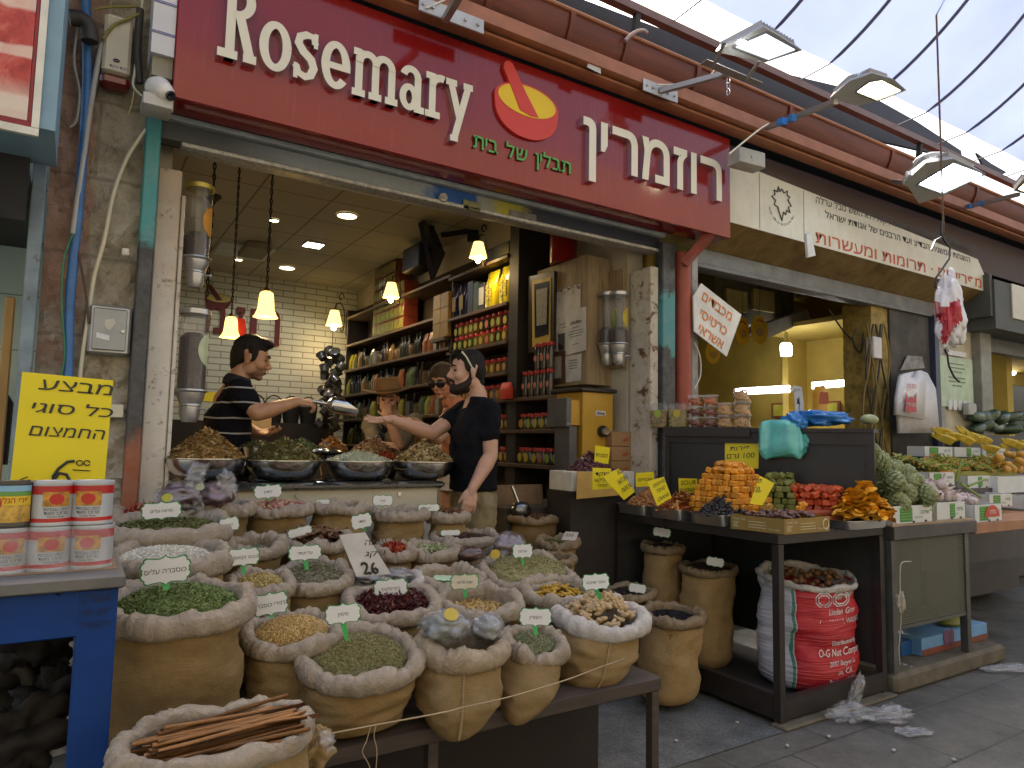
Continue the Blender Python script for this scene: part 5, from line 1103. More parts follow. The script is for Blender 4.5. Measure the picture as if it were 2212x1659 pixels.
 # wall post and wiring between greengrocer and the next shop
p=MB();p.span((6.18,3.62,0),(6.45,3.9,2.72));tag(obj('wired_post',p,mat('ochre_post',(.34,.24,.06),.7,var=.5,vs=12,bump=.6)),'ochre post wrapped in cables at the right side of the greengrocer opening','post')
for i in range(7):
 u=1872+i*7;P=L(3.58,*[(u+8*sin(i*2+k*1.3),700+50*k)for k in range(0,9-i%3)]);along('power_cable',P,.009,m_wire if i%2 else mat('cable_ochre',(.20,.13,.03),.6),f'tangled cable on the ochre post, {ORD[i]} strand from the left','cable',6,'cables on the ochre post')
along('power_cable',L(3.8,(1790,668),(1820,712),(1845,735),(1880,745)),.008,m_wire,'dark cable swagging across the greengrocer wall','cable');along('power_cable',L(3.7,(1850,710),(1842,735),(1860,760),(1870,690),(1900,690)),.007,m_wire,'dark cable loop hanging left of the ochre post','cable')
p=MB();c=PY(1888,752,3.6);p.box(c,(.13,.08,.2),None,0,.008);tag(obj('switch_box',p,mat('paper_white',0)),'white switch box on the wired ochre post','switch box')
p=MB();p.span((6.45,3.6,0),(7.15,3.75,2.70));tag(obj('grimy_board',p,mat('panel_grime',(.065,.057,.045),.7,var=.5,vs=5)),'grimy grey board behind the hanging white bags','panel')
p=MB();p.span((7.16,3.55,0),(7.24,3.62,2.7));tag(obj('steel_post',p,mat('navy_post',(.04,.05,.09),.4)),'narrow blue-black post right of the hanging white bags','post')
p=MB();p.span((7.24,3.56,0),(7.34,3.66,2.68));tag(obj('steel_post',p,mat('grey_post',0)),'grey post left of the green poster','post')
m_blk=mat('stone_blocks',(.52,.47,.34),.85,var=.2,vs=5,bump=.6,bs=40)
q=rough_wall('x',(7.34,3.58,0),(7.97,3.9,2.6),None,.008,.05)
for z in(1.35,1.78,2.2):q.span((7.34,3.568,z),(7.97,3.575,z+.012),1)
tag(obj('stone_pier',q,[m_blk,mat('joint',0)]),'pale limestone pier with a green poster between the shops','pillar')
p=MB();p.span((7.97,3.5,0),(8.2,3.66,2.62),0,.006);tag(obj('steel_post',p,mat('post_greygreen',(.26,.26,.22),.5,var=.3)),'thick grey-green post right of the limestone pier','post')
c=PY(2067,822,3.55);s=px(c,1);t=thing('poster',c,'pale green poster with small print on the limestone pier','poster');p=MB();p.span(PY(2034,877,3.55),PY(2100,778,3.55)+nar([0,.004,0]));obj('sheet',p,mat('poster_green',(.48,.60,.42),.5),t,False)
p=MB();[p.span((c[0]-w*.18,3.546,c[2]+(z-.0)),(c[0]+w*.18,3.549,c[2]+z+.012))for z,w in((.16,.8),(.12,.9),(.08,.6),(.02,.9),(-.02,.9),(-.06,.5))];obj('lines',p,mat('print_green',(.16,.26,.15),.6),t,False)
p=MB();[p.span((c[0]+x,3.545,c[2]-.30),(c[0]+x+.07,3.549,c[2]-.2))for x in(-.19,-.09,.01,.11)];p.span((c[0]-.2,3.5455,c[2]+.25),(c[0]+.2,3.549,c[2]+.30));obj('panels',p,mat('paper',0),t,False)
p=MB();c=PY(2095,884,3.5);p.box(c,(.16,.06,.12),None,0,.008);tag(obj('switch_box',p,mat('box_grey',0)),'grey switch box under the green poster','switch box')
# the shop beyond
ns2=thing('far_sign',(8.6,3.4,2.7),'grey-edged sign of the farthest shop at the right border','sign');p=MB();p.span((7.75,3.30,2.72),(7.80,3.6,3.15));p.span((7.80,3.28,2.60),(12,3.6,3.10));obj('box',p,mat('sign_greygreen',(.075,.08,.068),.6),ns2);p=MB();p.span((8.15,3.265,2.74),(12,3.278,3.1));obj('panel',p,m_cp,ns2)
p=MB();p.span((8.2,3.6,2.45),(16,3.7,2.62));tag(obj('roller_shutter',p,m_shutN),'grey shutter box of the farthest shop at the right border','shutter')
p=MB();p.span((9.05,6.6,0),(18,6.7,3.6));p.span((8.2,3.72,3.0),(18,6.6,3.06));tag(obj('back_wall',p,mat('ochre_wall',0)),'ochre back wall of the farthest shop at the right border','wall')
a,b=PY(2115,813,6.5),PY(2190,801,6.5);t=thing('fluorescent_lamp',(a+b)/2,'double fluorescent lamp of the farthest shop, left of the dark screen','fluorescent lamp','double fluorescent lamps')
p=MB();p.bar(a+[0,.05,0],b+[0,.05,0],.12,.05);obj('housing',p,mat('lamp_pale',0),t,False);s=px(a,1)
for d in(-5.5,5.5):p=MB();p.cyl(a+[0,0,d*s],b+[0,0,d*s],4.2*s,None,10);obj('tube',p,m_tube,t)
lamp((a+b)/2-[0,1.2,-.4],(1,.85,.55),3,.2)
p=MB();p.span(PY(2165,925,5.2),PY(2240,838,5.2)+nar([0,.05,0]),0,.01);tag(obj('screen',p,mat('screen_black',(.012,.013,.018),.15)),'black flat screen of the farthest shop at the right border','screen')
c=PY(2117,880,6.4);s=px(c,1);t=thing('price_note',c,'yellow price note of the farthest shop, left of the black screen','price note','framed price notes');p=MB();p.span(c-[.25,0,.2],c+[.25,.02,.2]);obj('frame',p,mat('frame_red',0),t,False);p=MB();p.span(c-[.21,.006,.16],c+[.21,-.001,.16]);obj('note',p,mat('note_yellow',0),t,False)
# black display table
TX0,TX1,TY0,TY1,TZ=3.005,3.93,2.26,3.50,.925
m_blksteel=mat('black_steel',(.026,.020,.016),.5,.1,var=.3,vs=8,wear=(.16,.11,.08),wearamt=.22)
tb=thing('display_table',((TX0+TX1)/2,(TY0+TY1)/2,0),'black steel display table heaped with dried fruit trays','table')
p=MB();p.span((TX0,TY0,TZ-.05),(TX1,TY1,TZ),0,.003);obj('table_top',p,m_blksteel,tb)
for x,y in((TX0+.02,TY0+.02),(TX1-.02,TY0+.02),(TX0+.02,TY1-.02),(TX1-.02,TY1-.02)):
 p=MB();p.span((x-.02,y-.02,.02),(x+.02,y+.02,TZ-.051));obj('leg',p,m_blksteel,tb)
for nm,a,b in(('rail',(TX0,TY0+.041,.03),(TX0+.012,TY1-.041,.14)),('rail',(TX0+.041,TY0,.03),(TX1-.041,TY0+.012,.12)),('rail',(TX0+.041,TY0,.121),(TX1-.041,TY0+.04,.128)),('rail',(TX0+.0,TY0+.041,.141),(TX0+.04,TY1-.041,.148))):
 p=MB();p.span(a,b);obj(nm,p,m_blksteel,tb)
p=MB();p.span((TX0+.02,TY0+.02,.022),(TX1-.02,TY1-.02,.034));obj('floor_plate',p,mat('black_plate',(.03,.028,.026),.7),tb)
p=MB();p.span((TX0+.04,TY1-.018,.036),(TX1-.04,TY1-.008,TZ-.052));obj('back_panel',p,mat('black_plate',0),tb);p=MB();p.span((TX1-.016,TY0+.041,.15),(TX1-.006,TY1-.04,TZ-.052));obj('end_panel',p,mat('black_plate',0),tb)
# upright partition that carries the plastic tubs
A,B=nar([3.40,3.43]),nar([3.905,2.285]);dv=(B-A)/nlen(B-A);Lp=nlen(B-A);nv=nar([-dv[1],dv[0]])
def pan(s,off,z):q=A+dv*s+nv*off;return nar([q[0],q[1],z])
ang=math.atan2(dv[1],dv[0])
def pbox(p,s0,s1,o0,o1,z0,z1):p.box(pan((s0+s1)/2,(o0+o1)/2,(z0+z1)/2),(abs(s1-s0),abs(o1-o0),z1-z0),rotm(0,0,ang));return p
pt=thing('table_partition',pan(Lp/2,0,TZ),'tall black partition on the table with a ledge of plastic tubs','partition')
m_blkpan=mat('black_panel',(.020,.016,.013),.42,var=.25,vs=4)
p=MB();pbox(p,.03,Lp-.03,.0,.012,TZ+.001,1.45);obj('panel',p,m_blkpan,pt)
p=MB();pbox(p,0,Lp,-.03,.20,1.452,1.475);pbox(p,0,Lp*.45,-.04,-.031,1.42,1.48);obj('ledge',p,m_blksteel,pt)
p=MB();pbox(p,Lp-.04,Lp,-.02,.03,TZ+.001,1.451);pbox(p,0,.03,-.02,.03,TZ+.001,1.451);pbox(p,.03,Lp-.04,-.018,-.001,1.38,1.45);obj('upright',p,m_blksteel,pt)
# steel trays along the edge facing the spice shop
m_tray=mat('tray_steel',(.46,.45,.42),.28,.9,var=.1,vs=5)
def tray(p,c,w,d,h,rz=0):
 n=32;P=[]
 for(k_,z)in((.97,0),(.98,.004),(1.0,h),(1.06,h+.002),(1.06,h+.006),(.99,h+.004),(.96,.01)):
  P.append([nar([w/2*k_*cps(abs(cos(q))**.28,cos(q)),d/2*k_*cps(abs(sin(q))**.28,sin(q)),z])@rotm(0,0,rz).T+c for q in lsp(0,2*PI,n,endpoint=False)])
 p.grid(P,wrap=True);p.add(P[-1],[tuple(range(n))]);p.add(P[0],[tuple(range(n-1,-1,-1))]);return p
 # generic heap of small pieces
OCT=(nar([[1,0,0],[-1,0,0],[0,1,0],[0,-1,0],[0,0,1],[0,0,-1]],float),[(0,2,4),(2,1,4),(1,3,4),(3,0,4),(2,0,5),(1,2,5),(3,1,5),(0,3,5)])
FLK=(nar([[-1,-.5,0],[.2,-.6,.12],[1,0,-.05],[.1,.55,.1],[-.8,.4,-.1]],float),[(0,1,2,3,4)])
STK=(nar([[-1,-1,-1],[-1,1,-1],[-1,0,1],[1,-1,-1],[1,1,-1],[1,0,1]],float),[(0,2,1),(3,4,5),(0,1,4,3),(1,2,5,4),(2,0,3,5)])
def ball(n=8,m=5,fn=None):
 q=MB();q.ell((0,0,0),(1,1,1),None,n,m,0,fn);return q.verts(),[f_ for f_,_ in q.F]
BAL=ball(7,5)
def rrot(N,flat=1.0):
 out=np.empty((N,3,3))
 for i in range(N):out[i]=rotm(gauss(0,flat),gauss(0,flat),unif(0,6.3))
 return out
def hpt(shape,t):
 return{'cone':max(0,1-t)**.85,'dome':math.sqrt(max(0,1-t*t)),'flat':max(0,1-t**4),'slump':(1-t)**1.3*(1+t)}[shape]
def heap(name,c,rx,ry,h,shape,tmpl,n,size,m,label,cat='heap',flat=.5,rz=0,jit=.0,parent=None,base=None,cut=None,nrm=(0,0),kind='stuff',sink=0):
 """a heap of countless bits over a mound; the mound itself is closed underneath"""
 c=np.asarray(c,float);p=MB();Rm=rotm(nrm[0],nrm[1],rz);nr,na=10,26;P=[]
 for i in range(nr+1):
  t=i/nr;P.append([[rx*t*cos(q),ry*t*sin(q),h*hpt(shape,t)-size*.8+gauss(0,h*.015)]for q in lsp(0,2*PI,na,endpoint=False)])
 for q in P[0]:q[:]=[0,0,h*hpt(shape,0)-size]
 P.append([[rx*.99*cos(q),ry*.99*sin(q),-sink-size]for q in lsp(0,2*PI,na,endpoint=False)])
 PP=[nar(r_)@Rm.T+c for r_ in P];p.grid(PP[::-1],wrap=True)
 pos=np.empty((n,3))
 for i in range(n):
  t=math.sqrt(rnd())*1.0;a=unif(0,2*PI)
  pos[i]=[rx*t*cos(a),ry*t*sin(a),h*hpt(shape,t)+unif(-.6,.35)*size+abs(gauss(0,jit))]
 pos=pos@Rm.T+c
 sc_=np.abs(rng.normal(1,.22,n))[:,None]*(nar(size if hasattr(size,'__len__')else[size]*3))
 p.many(tmpl[0],tmpl[1],pos,rrot(n,flat),sc_)
 o=obj(name,p,m,parent,tmpl is BAL or tmpl is OCT,180)
 if parent is None:tag(o,label,cat,None,kind)
 return o
def aniso(size,k):return nar([size*k[0],size*k[1],size*k[2]])
def heap2(name,c,rx,ry,h,shape,tmpl,n,sz,m,label,**kw):
 """as heap, with bits stretched along their own axes"""
 tv=tmpl[0]*(nar(sz)/sz[0]);return heap(name,c,rx,ry,h,shape,(tv,tmpl[1]),n,sz[0],m,label,**kw)
ys=[3.335,3.035,2.715,2.42+.02];tl=['almonds','dried papaya strips','black raisins','orange fruit cubes']
tc=[nar([TX0+.13,y,TZ+.001])for y in ys]
for i,y in enumerate(ys[:3]+[2.46]):
 p=MB();tray(p,tc[i]if i<3 else nar([TX0+.16,2.47,TZ+.001]),.30,.255,.055)
 tag(obj('steel_tray',p,m_tray),f'steel tray under the {tl[i]} at the table edge','tray','steel trays on the black table')
m_alm=pieces('almonds',[(.44,.20,.07),(.50,.25,.09),(.36,.15,.05),(.54,.29,.12)],.5)
ALM=ball(7,5,lambda v:v*nar([1,1,1])*(1-.3*v[:,:1])**.5)
heap2('almonds',tc[0]+[0.0,-.02,.05],.145,.125,.11,'cone',ALM,430,(.013,.0085,.006),m_alm,'heap of brown almonds in a steel tray',cat='almonds')
m_pap=pieces('papaya',[(.50,.18,.04),(.56,.26,.07),(.44,.11,.03),(.6,.32,.11)],.45,coat=.2)
heap2('dried_papaya',tc[1]+[0,-.01,.05],.15,.125,.10,'cone',(nar([[-1,-.5,0],[0,-.6,.25],[1,-.4,0],[1,.4,.1],[0,.6,.35],[-1,.5,0.1]],float),[(0,1,4,5),(1,2,3,4)]),210,(.034,.011,.009),m_pap,'heap of curled orange papaya strips in a steel tray',cat='dried fruit',jit=.004)
m_rai=pieces('raisins',[(.020,.017,.019),(.030,.025,.027),(.012,.011,.012)],.35,spec=.6)
heap2('black_raisins',tc[2]+[0,0,.05],.15,.13,.115,'cone',BAL,600,(.0105,.006,.0055),m_rai,'heap of black raisins in a steel tray',cat='raisins',jit=.002)
# yellow cards
m_card=mat('card_bright',(.80,.66,.012),.5,var=.04);m_mark=mat('marker',(.03,.03,.02),.6)
def card(pts,lb,lines=(),y=None,P=None,shear=.15,cat='price card',name='price_card',m=None,hk=.8):
 """a price card: corners top-left, top-right, bottom-right, bottom-left"""
 Q=nar(P)if P is not None else nar([PY(u,v,y)for u,v in pts]);t=thing(name,Q.mean(0),lb,cat);nz=np.cross(Q[2]-Q[3],Q[0]-Q[3]);nz/=nlen(nz)
 p=MB();p.add(np.vstack([Q,Q-nz*.0025]),[(3,2,1,0),(4,5,6,7),(0,1,5,4),(1,2,6,5),(2,3,7,6),(3,0,4,7)]);obj('sheet',p,m or m_card,t,False)
 if lines:
  ax=Q[2]-Q[3];W=nlen(ax);ax/=W;up=np.cross(nz,ax);Hh=nlen(Q[0]-Q[3]);p=MB()
  for tx,fy,w,hh in lines:write(p,heb(tx),(Q[3]+Q[2])/2+up*Hh*fy,ax,up,Hh*hh,W*w,.004,.001,shear=shear,wob=0.0)
  obj('handwriting',p,m_mark,t,False)
 return t
card([(1280,1010),(1320,1012),(1322,1055),(1280,1058)],'yellow card with handwritten Hebrew standing behind the almonds',[('שקד',.62,.7,.18),('אמריקאי',.34,.8,.18),('ממלי',.1,.5,.14)],y=3.20)
card([(1302,1030),(1337,1012),(1372,1062),(1348,1080)],'yellow card reading all natural papaya, leaning over the almonds',[('ALL',.70,.5,.15),('NATURAL',.45,.85,.15),('PAPAYA',.18,.8,.15)],y=3.06)
card([(1374,1022),(1412,1019),(1413,1050),(1374,1052)],'small yellow card beside the plain nuts behind the papaya',[('אגוזים',.4,.8,.25)],y=3.28)
card([(1398,1040),(1434,1030),(1451,1075),(1420,1093)],'yellow card reading unsweetened cranberries, leaning on the black raisins',[('UNSWEE-',.66,.85,.14),('TEND',.42,.6,.14),('CRANB',.12,.75,.14)],y=2.86)
card([(1466,1033),(1506,1034),(1507,1064),(1467,1066)],'yellow card reading sour cherries behind the raisins',[('SOUR',.55,.8,.3),('CHERRIES',.08,.9,.26)],y=3.05)
card([(1642,1028),(1673,1044),(1647,1092),(1620,1088)],'yellow card leaning in the box of dates',[('תמר',.70,.6,.16),('-30-',.38,.6,.2)],y=2.44)
card([(1774,1012),(1802,1036),(1800,1050),(1774,1036)],'yellow card stuck in the mango slices',[('ALL-NA',.4,.8,.3)],y=2.55)
card([(1286,962),(1318,967),(1314,1002),(1284,1000)],'yellow card stuck in the dark red cranberries',[('חמוציות',.35,.85,.25)],y=3.55)
def on_part(u,v,off=-.006):
 n3=nar([nv[0],nv[1],0.]);c=nar([A[0],A[1],0])+n3*off;d=ray(u,v);return EYE+d*(np.dot(c-EYE,n3)/np.dot(d,n3))
card(None,'large yellow card on the black partition above the orange cubes',[('פירות',.62,.62,.16),('100 גרם',.36,.85,.18)],P=[on_part(*q)for q in((1566,950),(1640,954),(1638,1012),(1566,1014))])
# cubes of dried fruit, each one its own piece
def cubes(c,w,d,layers,per,m,lb,grp,a=.026,rz=0,pyr=.86,dome=True):
 c=np.asarray(c,float);p=MB();p.box((0,0,0),(a,a*.95,a*.85),None,0,a*.11);vd=c[:2]/nlen(c[:2]);proto=None;Rz=rotm(0,0,rz)
 z=c[2]
 for l in range(layers):
  kd=math.sqrt(max(.03,1-(l/layers)**2))if dome else pyr**l;ww,dd=w*kd,d*kd;nx,ny=max(1,int(ww/(a*1.04))),max(1,int(dd/(a*1.04)))
  for i in range(nx):
   for j in range(ny):
    if 0<i<nx-1 and 0<j<ny-1 and l<layers-2:continue
    loc=c+Rz@nar([(i-(nx-1)/2)*a*1.05+gauss(0,a*.16),(j-(ny-1)/2)*a*1.05+gauss(0,a*.16),0]);loc[2]=z+a*.42
    if l<layers-2 and(loc-c)[:2].dot(vd)>.18*max(w,d):continue
    r_=(gauss(0,.12),gauss(0,.12),rz+gauss(0,.35))
    if l>layers-3:r_=tuple(unif(-.7,.7)for _ in range(3));loc[2]+=unif(0,a*.25)
    if proto is None:proto=obj('fruit_cube',p,m);proto.location=loc;proto.rotation_euler=r_;o=proto
    else:o=dup(proto,loc,rot=r_)
    tag(o,lb,'dried fruit',grp)
  z+=a*.86
def sugar(name,c):
 k=NT(name);v=k.coord('Object');oi=k.n('ObjectInfo');cc=k.mix(oi.outputs['Random'],dim(c,.72),dim(c,1.18));cc=k.mix(k.ramp(k.noise(v,120,3),[(.5,(0,0,0)),(.8,(.25,)*3)]),cc,dim(c,1.5));k.set(Base_Color=cc,Roughness=.5,Normal=k.bump(k.noise(v,90,4),.5,.002));k.b.inputs['Subsurface Weight'].default_value=.15;k.b.inputs['Subsurface Radius'].default_value=(.01,.004,.002);return k.m
oc_=PZ(1572,1112,TZ+.04);cubes((oc_[0]+.035,oc_[1]+.01,TZ+.03),.37,.33,9,8,sugar('cube_orange',(.70,.29,.02)),'orange candied fruit cube in the large heap on the black table','orange cubes in the large heap',.038,.1,.905)
def at_panel(u,off):v=min(np.arange(1000,1230,1.0),key=lambda v:abs(on_part(u,v,off)[2]-TZ));return on_part(u,v,off)
gc_=at_panel(1684,-.135);cubes((gc_[0],gc_[1],TZ+.02),.25,.26,7,6,sugar('cube_green',(.17,.18,.035)),'olive green fruit cube in the heap before the black partition','green cubes in the heap',.040,ang,.90)
rc_=at_panel(1762,-.12);cubes((rc_[0],rc_[1],TZ+.02),.30,.20,5,6,sugar('cube_red',(.56,.085,.022)),'red-orange fruit cube in the stack before the black partition','red cubes in the stack',.041,ang,.98,False)
# side pieces: yellow cubes beside the dates
cubes((3.42,2.42,TZ+.075),.12,.05,2,3,bpy.data.materials['cube_orange'],'orange fruit cube lying behind the dates','orange cubes behind the dates',.028,.5)
# carton of dates
m_bxd=mat('carton_olive',(.27,.17,.035),.6,var=.12)
cA,cB,cC=PZ(1601,1143,TZ-.03),PZ(1722,1156,TZ-.03),PZ(1842,1149,TZ-.03)
cA=nar([TX0-.03,2.53,TZ+.002]);cB=nar([TX0+.015,2.235,TZ+.002]);cC=nar([TX0+.385,2.235,TZ+.002]);cD=cA+(cC-cB);HB=.075
t=thing('date_carton',(cA+cC)/2,'shallow olive-brown carton of dates at the front corner of the black table','carton');up_=nar([0,0,HB])
p=MB()
for a,b in((cA,cB),(cB,cC),(cC,cD),(cD,cA)):
 n_=np.cross(b-a,AZ);n_/=nlen(n_);q=nar([a,b,b+up_,a+up_]);p.add(np.vstack([q,q-n_*.004]),[(0,1,2,3),(7,6,5,4),(3,2,6,7),(0,3,7,4),(1,5,6,2),(0,4,5,1)])
p.add([cA,cB,cC,cD],[(0,1,2,3)]);obj('box',p,m_bxd,t,False)
p=MB();q_=MB()
for a,b in((cA,cB),(cB,cC)):
 ax=(b-a)/nlen(b-a);W=nlen(b-a);n_=np.cross(ax,AZ)
 write(p,heb('תמר מגהול'),a+ax*W*.16+AZ*HB*.68,ax,AZ,.011,W*.24,.004);write(p,heb('מגהול'),a+ax*W*.82+AZ*HB*.16,ax,AZ,.011,W*.2,.004)
 for z in(.62,.42,.25):o_=a+ax*W*.34+AZ*HB*z+n_*.0012;p.add([o_,o_+ax*W*(.34 if z!=.62 else.3),o_+ax*W*.34+AZ*.003,o_+AZ*.003],[(0,1,2,3)])
 for z,w in((.5,.12),(.4,.09),(.3,.07),(.2,.1)):o_=a+ax*W*.05+AZ*HB*z+n_*.0012;p.add([o_,o_+ax*W*w,o_+ax*W*w+AZ*.003,o_+AZ*.003],[(0,1,2,3)])
obj('print',p,mat('print_cream',(.62,.55,.36),.6),t,False)
p=MB();c_=cC+(cB-cC)*.10+AZ*HB*.5;p.tube([c_+[.024*cos(q),-.0018,.026*sin(q)]for q in lsp(0,2*PI,20)],.003,5);obj('round_mark',p,mat('print_cream',0),t)
m_date=mat('date_skin',(.115,.045,.035),.38,var=.4,vs=50,bump=.7,bs=90,coat=.25);dp=None
for i in range(64):
 s_,r_=rnd(),rnd();loc=cB+(cA-cB)*(.08+.84*s_)+(cC-cB)*(.06+.88*r_)+[0,0,HB*.82+.022*rnd()];rr=(gauss(0,.4),gauss(0,.3),unif(0,6.3))
 if dp is None:p=MB();p.ell((0,0,0),(.024,.0125,.011),None,12,8,0,lambda v:v+.06*np.sin(v*7)[:,[1,2,0]]);dp=obj('date',p,m_date);dp.location=loc;dp.rotation_euler=rr;o=dp
 else:o=dup(dp,loc,rot=rr)
 tag(o,'wrinkled purple-brown date in the olive carton','date','dates in the carton')
 # mango slices and fruit rolls at the corner
p=MB();tray(p,nar([3.73,2.33,TZ+.001]),.36,.24,.04);tag(obj('steel_tray',p,m_tray),'steel tray under the mango slices at the front right corner','tray','steel trays on the black table')
mc_=at_panel(1866,-.17);m_man=sugar('mango',(.74,.36,.02));mp=None
for i in range(110):
 t_=rnd();a=unif(0,6.3);rr_=.145*math.sqrt(rnd());z=TZ+.045+.22*max(0,1-rr_/.16)*rnd()**.5;loc=(mc_[0]+rr_*cos(a)*1.1,mc_[1]+rr_*sin(a)*.8,z);r3=(gauss(0,.3),gauss(0,.3),unif(0,6.3))
 if mp is None:
  p=MB();P=[[[x*(1-.5*abs(y)**2),y*.5,.10*sin(x*3)+.18*y*y]for x in lsp(-1,1,9)]for y in lsp(-1,1,6)];P=nar(P)*.058;p.grid(P);p.grid((P+[0,0,.004])[::-1]);mp=obj('mango_slice',p,m_man);mp.location=loc;mp.rotation_euler=r3;o=mp
 else:o=dup(mp,loc,rot=r3)
 tag(o,'leathery yellow mango slice in the pile by the table corner','dried fruit','mango slices in the pile')
for i,(y,z)in enumerate(((2.40,TZ+.045),(2.44,TZ+.075),(2.46,TZ+.04))):
 a,b=nar([3.34,y,z]),nar([3.62,y-.06,z-.005]);p=MB();P=[[a+(b-a)*s_+nar([0,(.022-.0012*q)*cos(q),(.022-.0012*q)*sin(q)])for q in lsp(0,11,34)]for s_ in lsp(0,1,8)];p.grid(P);tag(obj('fruit_roll',p,mat('roll_red',(.34,.08,.03),.5,var=.3)),f'rolled reddish fruit leather beside the mango slices, {["lowest", "uppermost", "rear"][i]} one','fruit roll','fruit leather rolls')
 # items at the back of the table and by the jamb
p=MB();a,b=PY(1232,1062,3.52),PY(1366,1018,3.52);p.span((a[0],3.5,a[2]),(b[0],3.75,b[2]),0,.004);tag(obj('white_crate',p,mat('crate_white',(.60,.58,.50),.5)),'white box under the heap of dark red cranberries','box')
p=MB();p.span((a[0]-.02,3.49,.09),(b[0],3.74,a[2]-.001));tag(obj('small_table',p,m_blksteel),'small black stand carrying the white box of cranberries','stand')
m_cran=pieces('cranberries',[(.10,.012,.014),(.075,.01,.012),(.13,.02,.02),(.05,.008,.01)],.3,spec=.6,coat=.3)
heap2('cranberries',((a[0]+b[0])/2-.02,3.62,b[2]+.0),.165,.11,.125,'cone',BAL,520,(.0115,.008,.007),m_cran,'heap of dark red dried cranberries in the white box',cat='cranberries',jit=.002)
p=MB();Q=[PY(*q,3.44)for q in((1247,1018),(1336,1022),(1336,1070),(1246,1078))];p.add(np.vstack([Q,nar(Q)+[0,.006,0]]),[(3,2,1,0),(4,5,6,7),(0,1,5,4),(1,2,6,5),(2,3,7,6),(3,0,4,7)]);tag(obj('cardboard_flap',p,mat('cardboard_yellow',(.55,.34,.08),.7),None,False),'yellow-brown cardboard flap standing behind the almonds','cardboard')
m_pean=pieces('nuts',[(.50,.36,.19),(.44,.28,.13),(.56,.42,.25)],.5)
heap2('pale_nuts',tc[0]+[.26,-.08,.04],.10,.10,.10,'cone',ALM,220,(.011,.008,.007),m_pean,'heap of pale shelled nuts behind the papaya strips',cat='nuts')
m_cher=pieces('cherries',[(.42,.03,.035),(.34,.02,.03),(.5,.06,.06)],.35,coat=.3)
heap2('red_berries',tc[1]+[.30,-.05,.04],.09,.09,.10,'cone',BAL,160,(.013,.011,.010),m_cher,'small heap of bright red dried berries behind the raisins',cat='dried berries')
m_gold=pieces('golden_fruit',[(.50,.30,.05),(.56,.36,.08),(.42,.24,.04)],.4)
heap2('golden_raisins',tc[2]+[.27,-.06,.04],.09,.09,.09,'cone',BAL,180,(.014,.010,.008),m_gold,'small heap of golden dried fruit beside the orange cubes',cat='dried fruit')
# tubs on the ledge
def put(u,v):return on_part(u,v,.06)
m_pet=glass('pet',(.85,.87,.86),.06,.1);m_seed=pieces('seed_mix',[(.36,.25,.10),(.28,.19,.06),(.44,.34,.17),(.16,.10,.04)],.5);m_seedg=pieces('seed_green',[(.36,.28,.08),(.30,.26,.09),(.44,.36,.14)],.5)
ZL=1.476
for i,(s_,st,ms_,lb)in enumerate(((-.06,stick[1],m_seed,'clear square tub of dark mixed nuts with a green sticker, leftmost on the ledge'),(.075,stick[0],m_seedg,'clear square tub of pale seeds with a yellow sticker, second on the ledge'))):
 q=pan(s_,.045,ZL);t=thing('clear_tub',q,lb,'tub');p=MB();p.box(q+[0,0,.085],(.115,.10,.17),rotm(0,0,ang),0,.012);obj('tub',p,m_pet,t)
 p=MB();p.box(q+[0,0,.06],(.106,.092,.115),rotm(0,0,ang),0,.01);n=500;f_=rng.integers(0,2,n);pos=np.stack([rng.uniform(-.054,.054,n),np.where(f_==0,-.046,rng.uniform(-.046,.046,n)),rng.uniform(.003,.118,n)],1);pos[f_==1,0]=np.where(rng.random((f_==1).sum())<.5,-.053,.053);pos=pos@rotm(0,0,ang).T+q;p.many(ALM[0]*[1,.7,.6],ALM[1],pos,rrot(n,1),np.full(n,.0065));obj('nuts',p,ms_,t)
 p=MB();p.poly([(.024*cos(a_),.028*sin(a_))for a_ in lsp(0,6.28,18,endpoint=False)],q-nar([nv[0],nv[1],0])*.0515+[0,0,.095],nar([dv[0],dv[1],0]),AZ,.001);obj('sticker',p,st,t,False)
m_apr=sugar('apricot',(.42,.12,.03));m_dtub=sugar('date_tub',(.20,.05,.03));m_ring=sugar('apple_ring',(.55,.32,.12))
def rtub(s_,lv,kind,lb,off=.05,r=.048,h=.066):
 q=pan(s_,off,ZL+lv*(h+.006));t=thing('round_tub',q,lb,'tub','stacked clear tubs on the ledge');p=MB();p.lathe([(0,0),(r*.88,0),(r,h)],q,20);obj('tub',p,m_pet,t)
 p=MB();p.lathe([(r*1.05,h),(r*1.08,h+.002),(r*1.08,h+.006),(r,h+.007),(0,h+.0065)],q,20);obj('lid',p,glass('lid_clear',(.8,.8,.78),.45),t)
 p=MB();n=16 if kind!=2 else 14
 for i in range(n):
  a_=i*2.4;z=.008+(h-.02)*((i*.618)%1);rr_=r*.74;c_=q+[rr_*cos(a_),rr_*sin(a_),z]
  if kind<2:p.ell(c_,(.016,.011,.012),rotm(rnd(),rnd(),a_),8,6)
  else:F_=rotm(unif(.6,1.6),unif(-.4,.4),a_+1.57);p.tube([c_+F_@nar([.02*cos(b_),.02*sin(b_),0])for b_ in lsp(0,6.3,10)],.0055,5)
 p.lathe([(0,.004),(r*.6,.004),(r*.6,h*.8),(0,h*.85)],q,12);obj('fruit',p,(m_apr,m_dtub,m_ring)[kind],t)
lv3=['bottom','middle','top']
for lv in range(3):
 rtub(.185,lv,0 if lv==2 else 1,f'clear tub of {"apricots" if lv == 2 else "dates"}, {lv3[lv]} of the first round stack');rtub(.285,lv,0 if lv==2 else 1,f'clear tub of {"apricots" if lv == 2 else "dates"}, {lv3[lv]} of the second round stack',.055)
for lv in range(2):rtub(.385,lv,2,f'clear tub of dried apple rings, {lv3[lv]} of the third round stack',.05,.052,.075)
